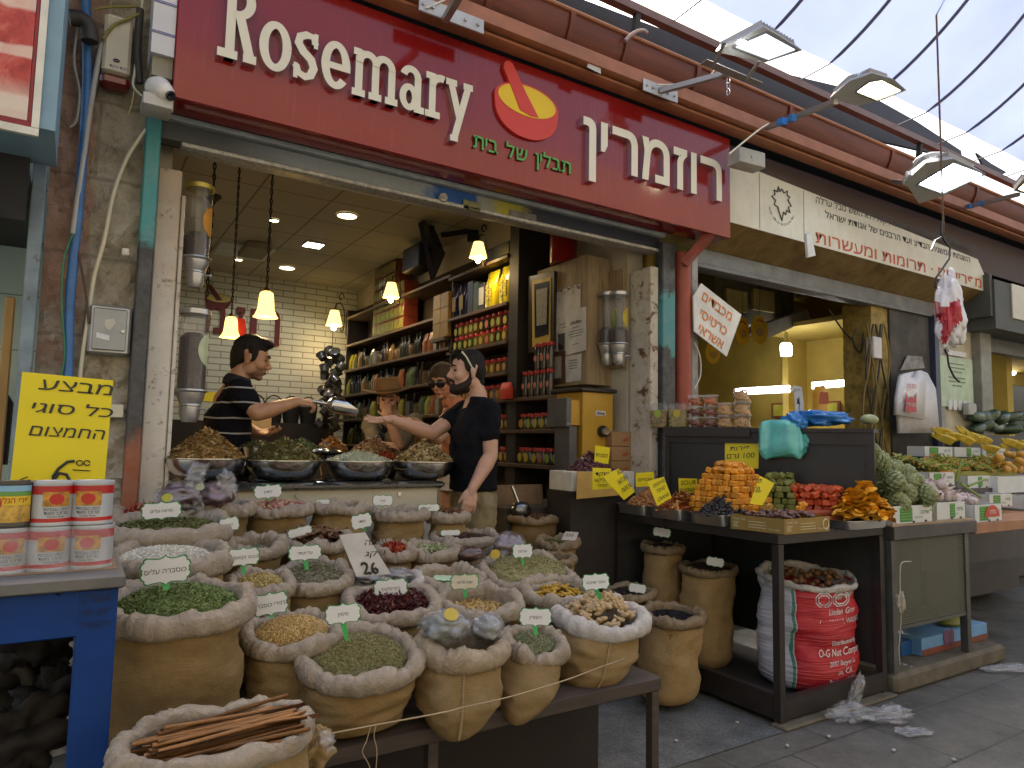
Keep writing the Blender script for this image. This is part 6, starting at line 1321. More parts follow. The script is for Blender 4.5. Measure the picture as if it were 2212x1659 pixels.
for lv in range(3):rtub(.492,lv,2,f'clear tub of dried apple rings, {lv3[lv]} of the fourth, tallest round stack',.05,.054,.078)
card(None,'tall white price card standing behind the blue plastic bag',[('אפרסק',.78,.8,.1),('4',.28,.4,.35),('90',.46,.35,.12),('5',.2,.25,.1)],P=[on_part(*q,.12)for q in((1714,832),(1732,836),(1738,898),(1719,900))],m=mat('paper_white',0))
t=thing('plastic_bag',on_part(1772,860,.1),'orange-yellow packet standing upright behind the blue plastic bag','packet');c_=on_part(1772,888,.1);s=px(c_,1);p=MB();packet(p,c_-[0,0,.0],26*s,30*s,55*s);obj('packet',p,mat('packet_orange',(.62,.30,.03),.3,var=.3,bump=.5),t)
p=MB();p.poly([(-.03,-.03),(.03,-.03),(.025,.04),(-.02,.045)],c_+[-.03,-.045,.07],nar([dv[0],dv[1],0]),AZ,.001);obj('print',p,mat('print_orange',0),t,False)
# crumpled plastic bags
def crumple(name,c,rad,m,label,cat='plastic bag',amp=.35,rot=None,seed=1,fn=None,nu=36,nv_=24,parent=None):
 from mathutils import noise as mn
 def f_(v):
  o=v.copy()
  for i,q in enumerate(v):
   a=mn.noise(Vector(q*2.1+seed));b=abs(mn.noise(Vector(q*4.6+seed*3)));e=abs(mn.noise(Vector(q*9.5+seed*5)))
   o[i]=q*(1+amp*(a*1.1-b*.75-e*.35))
   if fn:o[i]=fn(o[i])
  return o
 p=MB();p.ell(c,rad,rot,nu,nv_,0,f_);o=obj(name,p,m,parent,True,180);return tag(o,label,cat)if parent is None else o
m_turq=mat('turquoise_film',(.15,.58,.54),.22,var=.2,vs=8,bump=.5,bs=14,coat=.3);m_blue=mat('blue_film',(.03,.22,.62),.25,var=.25,vs=9,bump=.6,bs=16,coat=.3)
c_=on_part(1685,948,-.05);s=px(c_,1)
def hang(v):v=v.copy();v[0]*=1+.22*max(0,-v[2]);v[2]=max(v[2],-1+.10*sin(v[0]*5));return v
crumple('plastic_bag',c_,(46*s,17*s,42*s),m_turq,'turquoise plastic bag hanging over the black partition',amp=.16,rot=rotm(0,0,ang),seed=4,fn=lambda v:nar([cps(abs(v[0])**.5,v[0])*(1-.12*v[2]),v[1]*(1+.3*sin(v[0]*7)),cps(abs(v[2])**.5,v[2])*(1+.10*cos(v[0]*6+2)*(v[2]<0))]),nu=60,nv_=40)
crumple('plastic_bag',on_part(1728,962,-.02),(18*s,14*s,26*s),mat('turquoise_dark',(.06,.36,.36),.25,var=.2,bump=.5,bs=14),'smaller dark turquoise bag behind the turquoise bag on the partition',amp=.25,rot=rotm(0,.3,ang),seed=9)
crumple('plastic_bag',on_part(1770,903,.05),(70*s,36*s,17*s),m_blue,'bright blue plastic bag crumpled on top of the black partition',amp=.5,rot=rotm(0,.05,ang),seed=2);crumple('plastic_bag',on_part(1718,912,-.02),(26*s,22*s,21*s),m_blue,'blue bag end drooping over the turquoise bag',amp=.4,rot=rotm(0,.4,ang),seed=12)
p=MB();c_=on_part(1878,906,.05);p.ell(c_,(.06,.045,.03));tag(obj('squash',p,mat('pale_green_veg',(.33,.38,.20),.5,var=.3,vs=20)),'pale green round squash on the right end of the black partition','squash')
# under the table: sack of walnuts is built with the sacks
from mathutils import noise as MN
# stepped display for the sacks
BZ,BY=.47,2.02
m_dkwood=mat('dark_bench',(.055,.038,.028),.6,var=.35,vs=5,stretch=(1,8,8),wear=(.12,.085,.06),wearamt=.25)
bn=thing('display_bench',(1.0,2.7,0),'dark stepped wooden bench carrying all the spice sacks','bench')
p=MB();p.span((.12,2.36,.0),(1.95,2.375,BZ-.052));obj('shade_board',p,mat('dark_board',(.022,.016,.012),.8),bn)  # added dark board stands in for the shade under the bench
for i,(y0,y1,z)in enumerate(((BY,2.38,BZ),(2.383,2.70,.54),(2.703,2.99,.62),(2.993,3.385,.70))):
 p=MB();p.span((.10,y0,z-.05),(1.86+.1*(i==1)+.12*(i==0),y1,z),0,.004);obj('step',p,m_dkwood,bn)
p=MB();p.span((.06,1.55,BZ-.22),(.66,BY-.003,BZ-.16),0,.004);obj('front_ledge',p,m_dkwood,bn)
for x,y,z in((PZ(890,1650,.1)[0]*0+1.02,BY+.03,BZ-.051),(1.95,BY+.02,BZ-.051),(.14,3.3,.645),(1.82,3.3,.645),(.1,1.6,BZ-.221),(.62,1.6,BZ-.221)):
 p=MB();p.span((x-.017,y-.017,0),(x+.017,y+.017,z));obj('leg',p,m_dkwood,bn)
k=NT('burlap');uv=k.coord('UV',(1,1,1));v=k.coord('Object')
w1=k.noise(k.coord('UV',(26,300,1)),1,3,.6);w2=k.noise(k.coord('UV',(420,16,1)),1,2,.6);n1=k.noise(v,9,5,.65);oi=k.n('ObjectInfo')
c=k.ramp(w1,[(.3,(.225,.142,.055)),(.7,(.39,.262,.112))]);c=k.mix(k.ramp(w2,[(.35,(.35,)*3),(.7,(0,)*3)]),c,(.18,.11,.045));c=k.mix(k.ramp(n1,[(.35,(0,0,0)),(.75,(.45,)*3)]),c,(.42,.32,.18))
hs=k.n('HueSaturation');mp_=k.n('MapRange');mp_.inputs['To Min'].default_value=.78;mp_.inputs['To Max'].default_value=1.2;k.l(oi.outputs['Random'],mp_.inputs[0]);k.l(mp_.outputs[0],hs.inputs['Value']);k.l(c,hs.inputs['Color'])
b1=k.bump(w1,.5,.004);b1=k.bump(w2,.3,.003,b1);b1=k.bump(k.noise(v,22,5,.6,.4),.35,.012,b1);k.set(Base_Color=hs.outputs[0],Roughness=.95,Normal=b1);k.b.inputs['Specular IOR Level'].default_value=.1;m_burlap=k.m
def liner(name,c0):
 k=NT(name);v=k.coord('Object');n1=k.noise(v,14,6,.65,.8);c=k.ramp(n1,[(.3,dim(c0,.78)),(.55,c0),(.75,dim(c0,1.18))]);b_=k.bump(n1,.7,.02);b_=k.bump(k.noise(v,38,5,.7,1.5),.6,.007,b_);k.set(Base_Color=c,Roughness=.42,Normal=b_);k.b.inputs['Subsurface Weight'].default_value=.12;k.b.inputs['Subsurface Radius'].default_value=(.02,.015,.01);return k.m
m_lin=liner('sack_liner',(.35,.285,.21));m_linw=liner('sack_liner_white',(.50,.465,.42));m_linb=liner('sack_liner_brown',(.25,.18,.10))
def sack(rim,a,yb,zb,label,tilt=.12,asp=.92,bk=.8,bulge=1.06,roll=.026,deep=.05,lin=None,seed=0,base=None,body=None,neck=.97,group='open burlap sacks of herbs and spices',seam=False,name='burlap_sack',square=2.4):
 """an open sack: rim (u, v, y), outer half width a in picture units; it stands on zb at yb (or on the point base)"""
 roll*=.82;c=PY(*rim);q=px(c,a);rx,ry=q-roll*.8,(q-roll*.8)*asp
 b=nar(base)if base is not None else nar([c[0]-.0,yb,zb]);t=thing(name,(b[0],b[1],b[2]),label,'sack',group)
 N,M_=60,22;P=[];sd=Vector((seed*3.1,seed*1.7,seed*.9))
 def ringpt(cc,ax_,ay_,ang,tl):x=ax_*cps(abs(cos(ang))**(2/square),cos(ang));y=ay_*cps(abs(sin(ang))**(2/square),sin(ang));return cc+nar([x,y*cos(tl),y*sin(tl)])
 rows_=[]
 for i in range(M_+1):
  s=i/M_
  cc=b+(c-b)*s;k_=bk+(bulge-bk)*sin(min(1,s/.55)*PI/2)if s<.55 else bulge+(neck-bulge)*((s-.55)/.45)**1.5
  if s<.08:k_*=.80+.20*(s/.08)**.5
  row=[]
  for j in range(N):
   g_=2*PI*j/N;pt=ringpt(cc,rx*k_,ry*k_,g_,tilt*s);d=(pt-cc)/(nlen(pt-cc)+1e-9)
   w=MN.noise(Vector((pt[0]*5,pt[1]*5,pt[2]*9))+sd)*.020+MN.noise(Vector((pt[0]*13,pt[1]*13,pt[2]*30))+sd)*.008-abs(MN.noise(Vector((g_*1.2,s*6.5,0))+sd))*.024*sin(PI*s)
   pt=pt+d*w*min(1,.25+s*2)*(q/.17);pt[2]=max(pt[2],b[2]-(0 if base is None else.1)+.0005);row.append(pt)
  rows_.append(row)
 p=MB();p.grid(rows_,0,True,True);p.add(rows_[0],[tuple(range(N-1,-1,-1))]);sb=obj('sack_body',p,body or m_burlap,t,True,180)
 prof=[(-1.05,-deep/roll-.4),(-1.0,-.9),(-.92,.1),(-.62,.72),(-.1,1.0),(.5,.9),(.95,.4),(1.12,-.25),(1.02,-.95),(.72,-1.5),(.35,-1.55)]
 p=MB();P=[]
 for(pr,pz)in prof:
  row=[]
  for j in range(144):
   g_=2*PI*j/144;e=nar([cos(g_),sin(g_),0])
   n0=MN.noise(Vector((e[0]*1.9,e[1]*1.9,0))+sd);n1=MN.noise(Vector((e[0]*6.5,e[1]*6.5,pz*.5))+sd);n2=.35-abs(MN.noise(Vector((e[0]*9,e[1]*9,pz*.8+pr*.6))+sd))-.7*abs(MN.noise(Vector((e[0]*21,e[1]*21,pz*.5))+sd))
   f=roll*(1+.30*n0+.26*n1);base_=ringpt(np.zeros(3),rx,ry,g_,0);rad=nlen(base_);d=base_/rad
   loc=d*(rad*(1+.045*n0)+pr*f+n2*.013)+nar([0,0,pz*f+n0*.018+n1*.006+n2*.008]);row.append(c+rotm(tilt)@loc)
  P.append(row)
 p.grid(P[::-1],0,False,True);obj('liner',p,lin or m_lin,t,True,180)
 if seam:
  p=MB();g_=4.45;Q=[]
  for i in range(M_+1):r_=rows_[i];j=int(g_/(2*PI)*N);Q.append(nar(r_[j])+nar([0,-.004,0]))
  Q=nar(Q[1:-2]);n_=len(Q)*3;I=lsp(0,len(Q)-1,n_);QQ=nar([[np.interp(u,range(len(Q)),Q[:,a_])for a_ in range(3)]for u in I]);QQ[:,0]+=.004*(np.arange(n_)%2);p.tube(QQ,.0035,5);obj('seam',p,mat('twine',(.36,.25,.12),.9),t)
 return dict(t=t,c=c,rx=rx-roll,ry=ry-roll,tilt=tilt,roll=roll,z=zb,yb=b[1])
 # herb signs with a scalloped green edge
_q=[(0,1.06),(.07,.92),(.22,.82),(.48,.84),(.74,.92),(.85,.82),(.85,.64),(.95,.52),(1.0,.32),(.93,.15),(.965,0)]
_o=_q+[(x,-y)for x,y in _q[-2::-1]];_o=_o+[(-x,y)for x,y in _o[-2:0:-1]];_o=_o[::-1]
m_sgw,m_sgg,m_sgd=mat('sign_white',(.74,.74,.72),.4,var=.03),mat('sign_edge_green',(.035,.25,.06),.5),mat('stake_green',(.05,.42,.10),.45)
def herb_sign(u,v,y,w,h,text,foot=None,roll=0.,label='',lean=0.,m=None,pitch=0.):
 c=PY(u,v,y);s=px(c,1);yaw=-math.atan2(c[0],c[1])*.75;Rr=rotm(0,0,yaw)@rotm(pitch,0,0)@rotm(0,roll,0);ax,ay=Rr@AX,Rr@AZ;nz=np.cross(ax,ay)
 t=thing('herb_sign',c,label,'sign','scalloped herb name signs')
 p=MB();p.poly([(a*w/2*s*.935,b*h/2*s*.90)for a,b in _o],c,ax,ay,.002);obj('plate',p,m or m_sgw,t,False)
 p=MB();p.poly([(a*w/2*s,b*h/2*s)for a,b in _o],c-nz*.0026,ax,ay,.002);obj('border',p,m_sgg,t,False)
 if text:p=MB();write(p,heb(text),c-ay*h*.09*s,ax,ay,h*.17*s,None,.0,.0008);obj('lettering',p,m_ink,t,False)
 if foot is not None:
  f_=PY(foot[0],foot[1],y+lean);top=c-ay*h*.42*s-nz*.005;wv=ax*(w*.085*s);q=nar([top-wv,f_-wv*.5,f_+wv*.5,top+wv]);p=MB();p.add(np.vstack([q,q-nz*.003]),[(0,1,2,3),(7,6,5,4),(0,4,5,1),(3,2,6,7)]);obj('stake',p,m_sgd,t,False)
 return t
def fillheap(S,name,h,shape,tmpl,n,sz,m,label,cat,drop=.01,k=1.05,off=(0,0),**kw):
 c=S['c']+rotm(S['tilt'])@nar([off[0],off[1],-drop]);return heap2(name,c,S['rx']*k,S['ry']*k,h,shape,tmpl,n,sz,m,label,cat=cat,nrm=(S['tilt'],0),sink=.03,**kw)
H1,H2,H3,H4=BZ+.001,.541,.621,.701
LEAFT=FLK
S={}
# --- front row
S[28]=sack((385,1302,2.18),152,2.22,H1,'tallest sack at the left front, heaped with bright green coriander leaves',.10,.95,.93,1.02,.030,seed=1)
fillheap(S[28],'coriander_leaves',.050,'dome',FLK,6500,(.0042,.0026,.002),pieces('coriander',[(.17,.235,.065),(.13,.19,.05),(.22,.29,.09),(.15,.205,.06)],.4),'bright green dried coriander leaves in the tallest left sack','herbs',.012)
S[27]=sack((632,1366,2.24),104,2.26,H1,'sack of yellow coriander seeds between the tall green sack and the cumin',.16,.85,.92,1.03,.028,seed=2)
fillheap(S[27],'coriander_seeds',.055,'dome',BAL,3000,(.0032,.0032,.0032),pieces('coriander_seed',[(.50,.33,.11),(.42,.27,.085),(.58,.42,.18),(.36,.22,.07)],.4),'pale yellow coriander seeds heaped in the sack behind the cumin','seeds',.012)
S[26]=sack((776,1412,2.10),134,2.19,H1,'wide front sack of green cumin with a thick rolled liner',.22,.92,.96,1.07,.030,seed=3)
fillheap(S[26],'cumin',.050,'dome',STK,6000,(.0042,.0011,.0011),pieces('cumin',[(.27,.25,.10),(.20,.19,.075),(.34,.31,.15),(.24,.21,.08)],.4),'olive green cumin seeds in the wide front sack','spice',.02)
S[25]=sack((995,1392,2.08),100,0,0,'front sack topped with clear bags, its stitched pointed bottom hanging off the bench',.10,.9,.42,1.06,.034,seed=4,base=PY(985,1590,1.98),lin=liner('sack_liner_tan',(.36,.28,.18)),seam=True,deep=.07)
S[24]=sack((1155,1388,2.10),71,0,0,'narrow front sack of rosemary tapering to a white-tipped corner',.30,.95,.35,1.12,.027,seed=5,base=PY(1118,1560,2.0),lin=m_lin)
fillheap(S[24],'rosemary',.030,'dome',STK,1500,(.011,.0011,.0011),pieces('rosemary',[(.30,.32,.18),(.22,.25,.12),(.40,.42,.27),(.26,.27,.14)],.4),'grey-green rosemary needles in the narrow front sack','herbs',.02,flat=.6)
S[23]=sack((1297,1328,2.18),103,0,0,'front sack of ginger roots at the right end of the bench, stitched down one side',.14,.9,.50,1.02,.032,seed=6,base=PY(1285,1490,2.10)+nar([0,.04,0]),lin=m_linw,seam=True)
# ginger roots, each its own
m_gin=mat('ginger',(.50,.36,.19),.7,var=.25,vs=40,bump=.5,bs=120);gp_=None
for i in range(64):
 t_=math.sqrt(rnd());a=unif(0,6.3);R3=rotm(S[23]['tilt']);loc=S[23]['c']+R3@nar([S[23]['rx']*.9*t_*cos(a),S[23]['ry']*.9*t_*sin(a),-.012+.065*(1-t_*t_)+.01*rnd()]);rr=tuple(unif(-1,1)for _ in range(2))+(unif(0,6.3),)
 if gp_ is None:
  p=MB();p.tube([(-.034,0,0),(-.03,0,.001),(-.015,.003,.003),(0,-.002,.0),(.018,.004,-.002),(.03,.002,.002),(.034,.002,.002)],[.003,.008,.010,.0085,.010,.0075,.003],8);p.tube([(0,0,0),(.004,.012,.003),(.008,.022,.006),(.009,.025,.006)],[.008,.008,.007,.003],7);p.tube([(-.015,0,0),(-.02,-.012,.004),(-.021,-.018,.005)],[.007,.006,.003],7);gp_=obj('ginger_root',p,m_gin);gp_.location=loc;gp_.rotation_euler=rr;o=gp_
 else:o=dup(gp_,loc,rot=rr,scale=unif(.75,1.1))
 tag(o,'knobbly pale dried ginger root in the sack at the bench end','ginger root','ginger roots in the sack')
 # --- second and third rows
S[20]=sack((848,1300,2.37),103,2.40,H1+.07,'sack of dark red hibiscus flowers behind the cumin',.20,.85,.92,1.02,.028,seed=7)
fillheap(S[20],'hibiscus',.045,'dome',(nar([[-1,-.35,0],[.1,-.5,.3],[1.1,0,.1],[.2,.4,-.1],[-.6,.3,.25]],float),[(0,1,3,4),(1,2,3)]),1500,(.011,.007,.007),pieces('hibiscus',[(.055,.007,.012),(.09,.012,.014),(.035,.006,.01),(.14,.02,.02),(.22,.10,.07)],.4),'dark crimson dried hibiscus flowers with a pale fleck here and there','dried flowers',.02,flat=.9,jit=.006)
S[21]=sack((1037,1299,2.37),96,2.42,H1+.05,'sack half full of sliced garlic, right of the hibiscus',.18,.85,.9,1.03,.028,seed=8,deep=.06)
fillheap(S[21],'garlic_slices',.02,'dome',FLK,650,(.008,.006,.004),pieces('garlic_slice',[(.62,.42,.15),(.68,.52,.26),(.55,.33,.09)],.3),'yellow-cream garlic slices low in the sack right of the hibiscus','garlic',.045,flat=.8)
S[22]=sack((1205,1277,2.42),84,2.45,H2,'sack of yellow turmeric fingers under the large oregano sack',.22,.85,.9,1.05,.028,seed=9)
m_tur=mat('turmeric',(.46,.27,.02),.6,var=.3,vs=40,bump=.4,bs=120);tp_=None
for i in range(42):
 t_=math.sqrt(rnd());a=unif(0,6.3);loc=S[22]['c']+rotm(S[22]['tilt'])@nar([S[22]['rx']*(.08+.8*t_*cos(a)),S[22]['ry']*.82*t_*sin(a),-.02+.035*(1-t_)]);rr=(gauss(0,.4),gauss(0,.4),unif(0,6.3))
 if tp_ is None:p=MB();p.tube([(-.026,0,0),(-.024,0,0),(-.01,.002,.002),(.01,-.002,.001),(.024,.001,0),(.026,.001,0)],[.003,.006,.0075,.007,.0055,.002],7);tp_=obj('turmeric_root',p,m_tur);tp_.location=loc;tp_.rotation_euler=rr;o=tp_
 else:o=dup(tp_,loc,rot=rr)
 tag(o,'finger of yellow turmeric root in the sack below the oregano','turmeric root','turmeric roots in the sack')
S[10]=sack((563,1260,2.47),70,2.5,H2,'sack of golden chamomile left of the grey thyme',.22,.9,.92,1.03,.026,seed=10)
fillheap(S[10],'chamomile',.035,'dome',OCT,1700,(.0052,.0048,.004),pieces('chamomile',[(.36,.25,.06),(.46,.36,.13),(.27,.20,.06),(.55,.45,.2)],.4),'golden dried chamomile buds in the sack left of the thyme','dried flowers',.012,jit=.002)
S[12]=sack((680,1242,2.57),80,2.6,H2,'sack of grey-green thyme in the middle of the display',.24,.9,.92,1.03,.026,seed=11)
fillheap(S[12],'thyme',.05,'dome',FLK,2300,(.0052,.003,.002),pieces('thyme',[(.27,.26,.17),(.20,.20,.12),(.36,.34,.24),(.31,.28,.18)],.4),'grey-green dried thyme in the middle sack','herbs',.012)
S[19]=sack((834,1254,2.62),83,2.64,H2,'white-lined sack with grey plastic bags under the large white price card',.12,.7,.9,1.02,.024,seed=12,lin=m_linw)
S[18]=sack((970,1247,2.62),77,2.64,H2,'sack of pale garlic with a fallen sign lying in it',.16,.8,.9,1.03,.027,seed=13)
fillheap(S[18],'garlic_flakes',.02,'dome',FLK,500,(.008,.006,.004),pieces('garlic_flake',[(.62,.46,.22),(.68,.56,.33),(.55,.36,.14)],.3),'pale garlic flakes around the fallen sign','garlic',.035,flat=.8)
S[17]=sack((1137,1232,2.66),106,2.68,H2,'large tilted sack of olive oregano near the table',.30,.8,.9,1.04,.026,seed=14)
fillheap(S[17],'oregano',.055,'dome',FLK,3000,(.0048,.0026,.002),pieces('oregano',[(.34,.31,.13),(.26,.24,.10),(.42,.39,.20),(.30,.26,.10)],.4),'olive-coloured dried oregano spilling right in the large tilted sack','herbs',.010,off=(.02,0))
S[4]=sack((365,1203,2.52),126,2.55,H2,'sack of white rice behind the coriander leaves',.12,.85,.95,1.0,.030,seed=15)
fillheap(S[4],'rice',.045,'dome',STK,3200,(.0058,.0016,.0016),pieces('rice',[(.74,.71,.60),(.66,.62,.5),(.78,.76,.68)],.2),'long white rice grains in the sack behind the coriander leaves','rice',.020,off=(-.01,0))
S[2]=sack((363,1140,2.82),128,2.84,H3,'sack of mossy green marjoram at the left back',.06,.9,.95,1.0,.030,seed=16)
fillheap(S[2],'marjoram',.035,'dome',FLK,4200,(.0052,.003,.002),pieces('marjoram',[(.15,.16,.045),(.11,.125,.035),(.20,.20,.07),(.13,.13,.04)],.4),'mossy green marjoram in the left back sack','herbs',.006)
S[9]=sack((551,1177,2.77),63,2.8,H3,'sack of greyish herbs with an empty collar, behind the chamomile',.18,.85,.92,1.03,.026,seed=17)
fillheap(S[9],'grey_herbs',.02,'dome',FLK,900,(.005,.003,.002),bpy.data.materials['thyme'],'greyish crumbled herbs low in the sack behind the chamomile','herbs',.03)
S[11]=sack((680,1167,2.87),77,2.9,H3,'sack of brown cassia bark left of the white price card',.10,.85,.95,1.03,.026,seed=18)
bark=(nar([[-1,-.5,0],[-1,0,.35],[-1,.5,0],[1,-.5,0],[1,0,.35],[1,.5,0]],float),[(0,1,4,3),(1,2,5,4)])
fillheap(S[11],'cassia_bark',.035,'dome',bark,130,(.045,.013,.012),pieces('cassia',[(.14,.065,.03),(.19,.095,.045),(.10,.045,.022)],.5),'rough brown pieces of cassia bark','bark',.008,flat=.25,jit=.008)
S[13]=sack((852,1189,2.87),46,2.9,H3,'small sack of red chilli right of the white price card',.22,.9,.95,1.06,.024,seed=19)
fillheap(S[13],'red_chilli',.035,'dome',(nar([[-1,-.4,0],[.2,-.5,.3],[1,0,.1],[-.2,.5,.2]],float),[(0,1,2,3)]),520,(.012,.006,.006),pieces('chilli',[(.40,.02,.012),(.30,.012,.01),(.50,.05,.02),(.5,.2,.06)],.35,coat=.3),'bright red dried chilli flakes right of the white price card','chilli',.008,flat=.8,jit=.004)
S[14]=sack((938,1188,2.87),57,2.9,H3,'sack of pale green leaves between the red chilli and the dark cloves',.16,.8,.95,1.03,.026,seed=20)
fillheap(S[14],'pale_leaves',.03,'dome',FLK,420,(.011,.007,.003),pieces('pale_leaf',[(.42,.46,.25),(.34,.38,.17),(.52,.54,.34)],.35),'pale green dried leaves','herbs',.012,flat=.6,jit=.003)
S[16]=sack((1045,1199,2.87),62,2.9,H3,'sack with plastic-wrapped dark fruit on top, left of the oregano',.12,.85,.95,1.03,.027,seed=21)
S[15]=sack((1003,1160,3.07),78,3.1,H4,'sack of dark brown cloves at the right back',.10,.75,.95,1.02,.024,seed=22)
fillheap(S[15],'cloves',.02,'dome',OCT,1300,(.0055,.004,.004),pieces('clove',[(.045,.022,.014),(.065,.032,.02),(.03,.016,.01),(.1,.055,.035)],.4),'dark brown cloves in the right back sack','spice',.012)
S[1]=sack((340,1112,3.07),86,3.1,H4,'sack of red dried peppers at the far left back',.02,.9,.95,1.0,.026,seed=23)
fillheap(S[1],'dried_peppers',.03,'dome',(nar([[-1,-.4,0],[.2,-.5,.3],[1,0,.5],[-.2,.5,.2]],float),[(0,1,2,3)]),320,(.018,.009,.009),bpy.data.materials['chilli'],'red dried peppers in the far left back sack','peppers',.004,flat=.9,jit=.006)
S[3]=sack((478,1097,3.1),66,3.13,H4,'tan sack with bags of dark dried peppers on top, left back',.0,.9,.95,1.02,.026,seed=24)
S[5]=sack((602,1099,3.17),68,3.2,H4,'sack of pink rosebuds in the back row',.0,.8,.95,1.02,.025,seed=25)
fillheap(S[5],'rosebuds',.03,'dome',BAL,420,(.0095,.008,.008),pieces('rosebud',[(.42,.17,.16),(.56,.36,.24),(.48,.30,.16),(.30,.07,.09),(.36,.26,.12)],.45),'pink and cream dried rosebuds in the back row','dried flowers',.002,jit=.003)
for i_,uv_,a_,lb_ in((6,(733,1093,3.2),63,'closed-looking burlap sack in the back row, right of the rosebuds'),(7,(862,1109,3.2),62,'burlap sack in the back row under the middle sign'),(8,(968,1115,3.2),47,'small sack of bark chips at the right end of the back row')):
 S[i_]=sack(uv_,a_,3.22,H4,lb_,.0,.85,.96,1.02,.025,seed=20+i_)
fillheap(S[6],'brown_seeds',.01,'dome',OCT,300,(.006,.005,.005),pieces('brown_seed',[(.2,.13,.06),(.14,.09,.04)],.4),'brown seeds low inside the sack right of the rosebuds','spice',.03)
fillheap(S[7],'green_seeds',.01,'dome',OCT,300,(.006,.005,.005),pieces('green_seed',[(.3,.32,.16),(.22,.24,.1)],.4),'greenish seeds low inside the sack under the middle sign','spice',.02)
fillheap(S[8],'bark_chips',.03,'dome',bark,70,(.02,.008,.008),bpy.data.materials['cassia'],'brown bark chips at the right end of the back row','bark',.004,flat=.6,jit=.008)
# --- cinnamon sticks in the long sack at the front
S[29]=sack((472,1592,1.76),205,1.78,BZ-.158,'long low sack of cinnamon sticks at the very front',.26,.42,.95,1.02,.027,seed=40,square=2.8,deep=.07)
m_cin=mat('cinnamon',(.36,.165,.05),.6,var=.35,vs=12,stretch=(1,1,1));cp=None
for i in range(64):
 o_=S[29];w=gauss(0,.35);loc=o_['c']+rotm(o_['tilt'])@nar([.015+gauss(0,.022),max(-.06,min(.05,w*.07)),-.030+.045*rnd()]);rr=(0,gauss(.0,.045),gauss(.10,.07))
 if cp is None:
  p=MB();P=[[(x,.0055*cos(g_)*(1-.05*g_),.0055*sin(g_)*(1-.05*g_)+.003*sin(x*9))for g_ in lsp(-.6,8.0,22)]for x in lsp(-.155,.155,9)];p.grid(P);p.grid(P[::-1]);cp=obj('cinnamon_stick',p,m_cin);cp.location=loc;cp.rotation_euler=rr;o=cp
 else:o=dup(cp,loc,rot=rr)
 tag(o,'long rolled cinnamon stick in the low front sack','cinnamon stick','cinnamon sticks in the front sack')
c_=PY(680,1612,1.80);crumple('torn_sack_end',c_,(.05,.05,.045),m_burlap,'torn frayed corner of the cinnamon sack showing crumpled plastic','sack',.4,seed=15)
crumple('plastic_scrap',PY(700,1608,1.77),(.03,.02,.03),film('clear_film',(.62,.58,.56),.55),'crumpled clear plastic poking out of the torn sack corner','plastic',.5,seed=16)
# --- plastic-wrapped goods lying on the sacks
m_film=film('bag_film',(.58,.52,.58),.09,30);m_fpurp=mat('dark_pods',(.075,.025,.035),.45,var=.6,vs=26,bump=.9,bs=30,coat=.2);m_fgrey=pieces('grey_leaf',[(.20,.21,.18),(.27,.28,.25),(.14,.15,.12)],.4)
def wrapped(c,rad,inner,lb,name,seed,cat='bag',flm=None,rot=None,amp=.2,sticker=None,shard=True):
 t=thing(name,np.asarray(c)-[0,0,rad[2]],lb,cat);crumple('contents',c,nar(rad)*.90,inner,'',amp=amp,seed=seed,rot=rot,parent=t);crumple('film',c,nar(rad)*1.05,flm or m_film,'',amp=amp*1.15,seed=seed,rot=rot,parent=t,nu=44,nv_=30)
 if sticker:o_,r1,m_,ax,ay=sticker;p=MB();p.poly([(r1*cos(q),r1*.8*sin(q))for q in lsp(0,6.28,18,endpoint=False)],o_,ax,ay,.0015);obj('sticker',p,m_,t,False)
 return t
a1,a2=PY(388,1072,3.0),PY(465,1070,3.02)
t=wrapped(a1,(px(a1,50),.08,px(a1,33)),m_fpurp,'clear bag of dark purple dried peppers with a yellow-green oval sticker','pepper_bag',3,sticker=(PY(362,1075,2.93),px(a1,11),mat('sticker_lime',(.55,.56,.05),.5),AX,AZ))
t=wrapped(a2,(px(a2,44),.08,px(a2,31)),mat('dark_pods_red',(.11,.03,.04),.45,var=.6,vs=26,bump=.9,bs=30,coat=.2),'clear bag of dark red dried peppers, right one of the pair on the back sacks','pepper_bag',6,sticker=(PY(432,1052,2.945),px(a1,9),mat('sticker_faded',(.50,.54,.36),.5),AX,AZ))
for i,(u,v,w,h,ro)in enumerate(((422,1030,22,30,.5),(492,1045,18,30,-.4),(424,1080,14,40,-.3))):
 c_=PY(u,v,2.96);crumple('bag_end',c_,(px(c_,w),.02,px(c_,h)),m_film,f'crumpled clear plastic end of a pepper bag, {["upper", "right", "lower"][i]} one','plastic',.6,rotm(0,ro,0),30+i)
c_=PY(990,1348,2.06);t=wrapped(c_+[-.05,0,0],(px(c_,56),.085,px(c_,34)),mat('sage_grey',(.19,.20,.175),.6,var=.6,vs=40,bump=1,bs=60),'clear bag of grey sage leaves with a yellow sticker on the stitched sack','herb_bag',8,flm=film('bag_film_light',(.66,.68,.72),.22,26),sticker=(PY(975,1327,2.0),px(c_,17),stick[0],AX,nar([0,.55,.83])))
c_=PY(1050,1356,2.07);wrapped(c_,(px(c_,38),.07,px(c_,30)),mat('sage_grey',0),'smaller clear bag of grey sage leaves, right of the stickered one','herb_bag',11,flm=film('bag_film_light',0,0))
c_=PY(1015,1196,2.80);crumple('date_block',c_,(px(c_,34),.06,px(c_,17)),mat('date_block_brown',(.10,.06,.055),.25,var=.4,vs=18,coat=.5,bump=.4),'smooth plastic-wrapped roll of dark date paste','date paste',.12,seed=21)
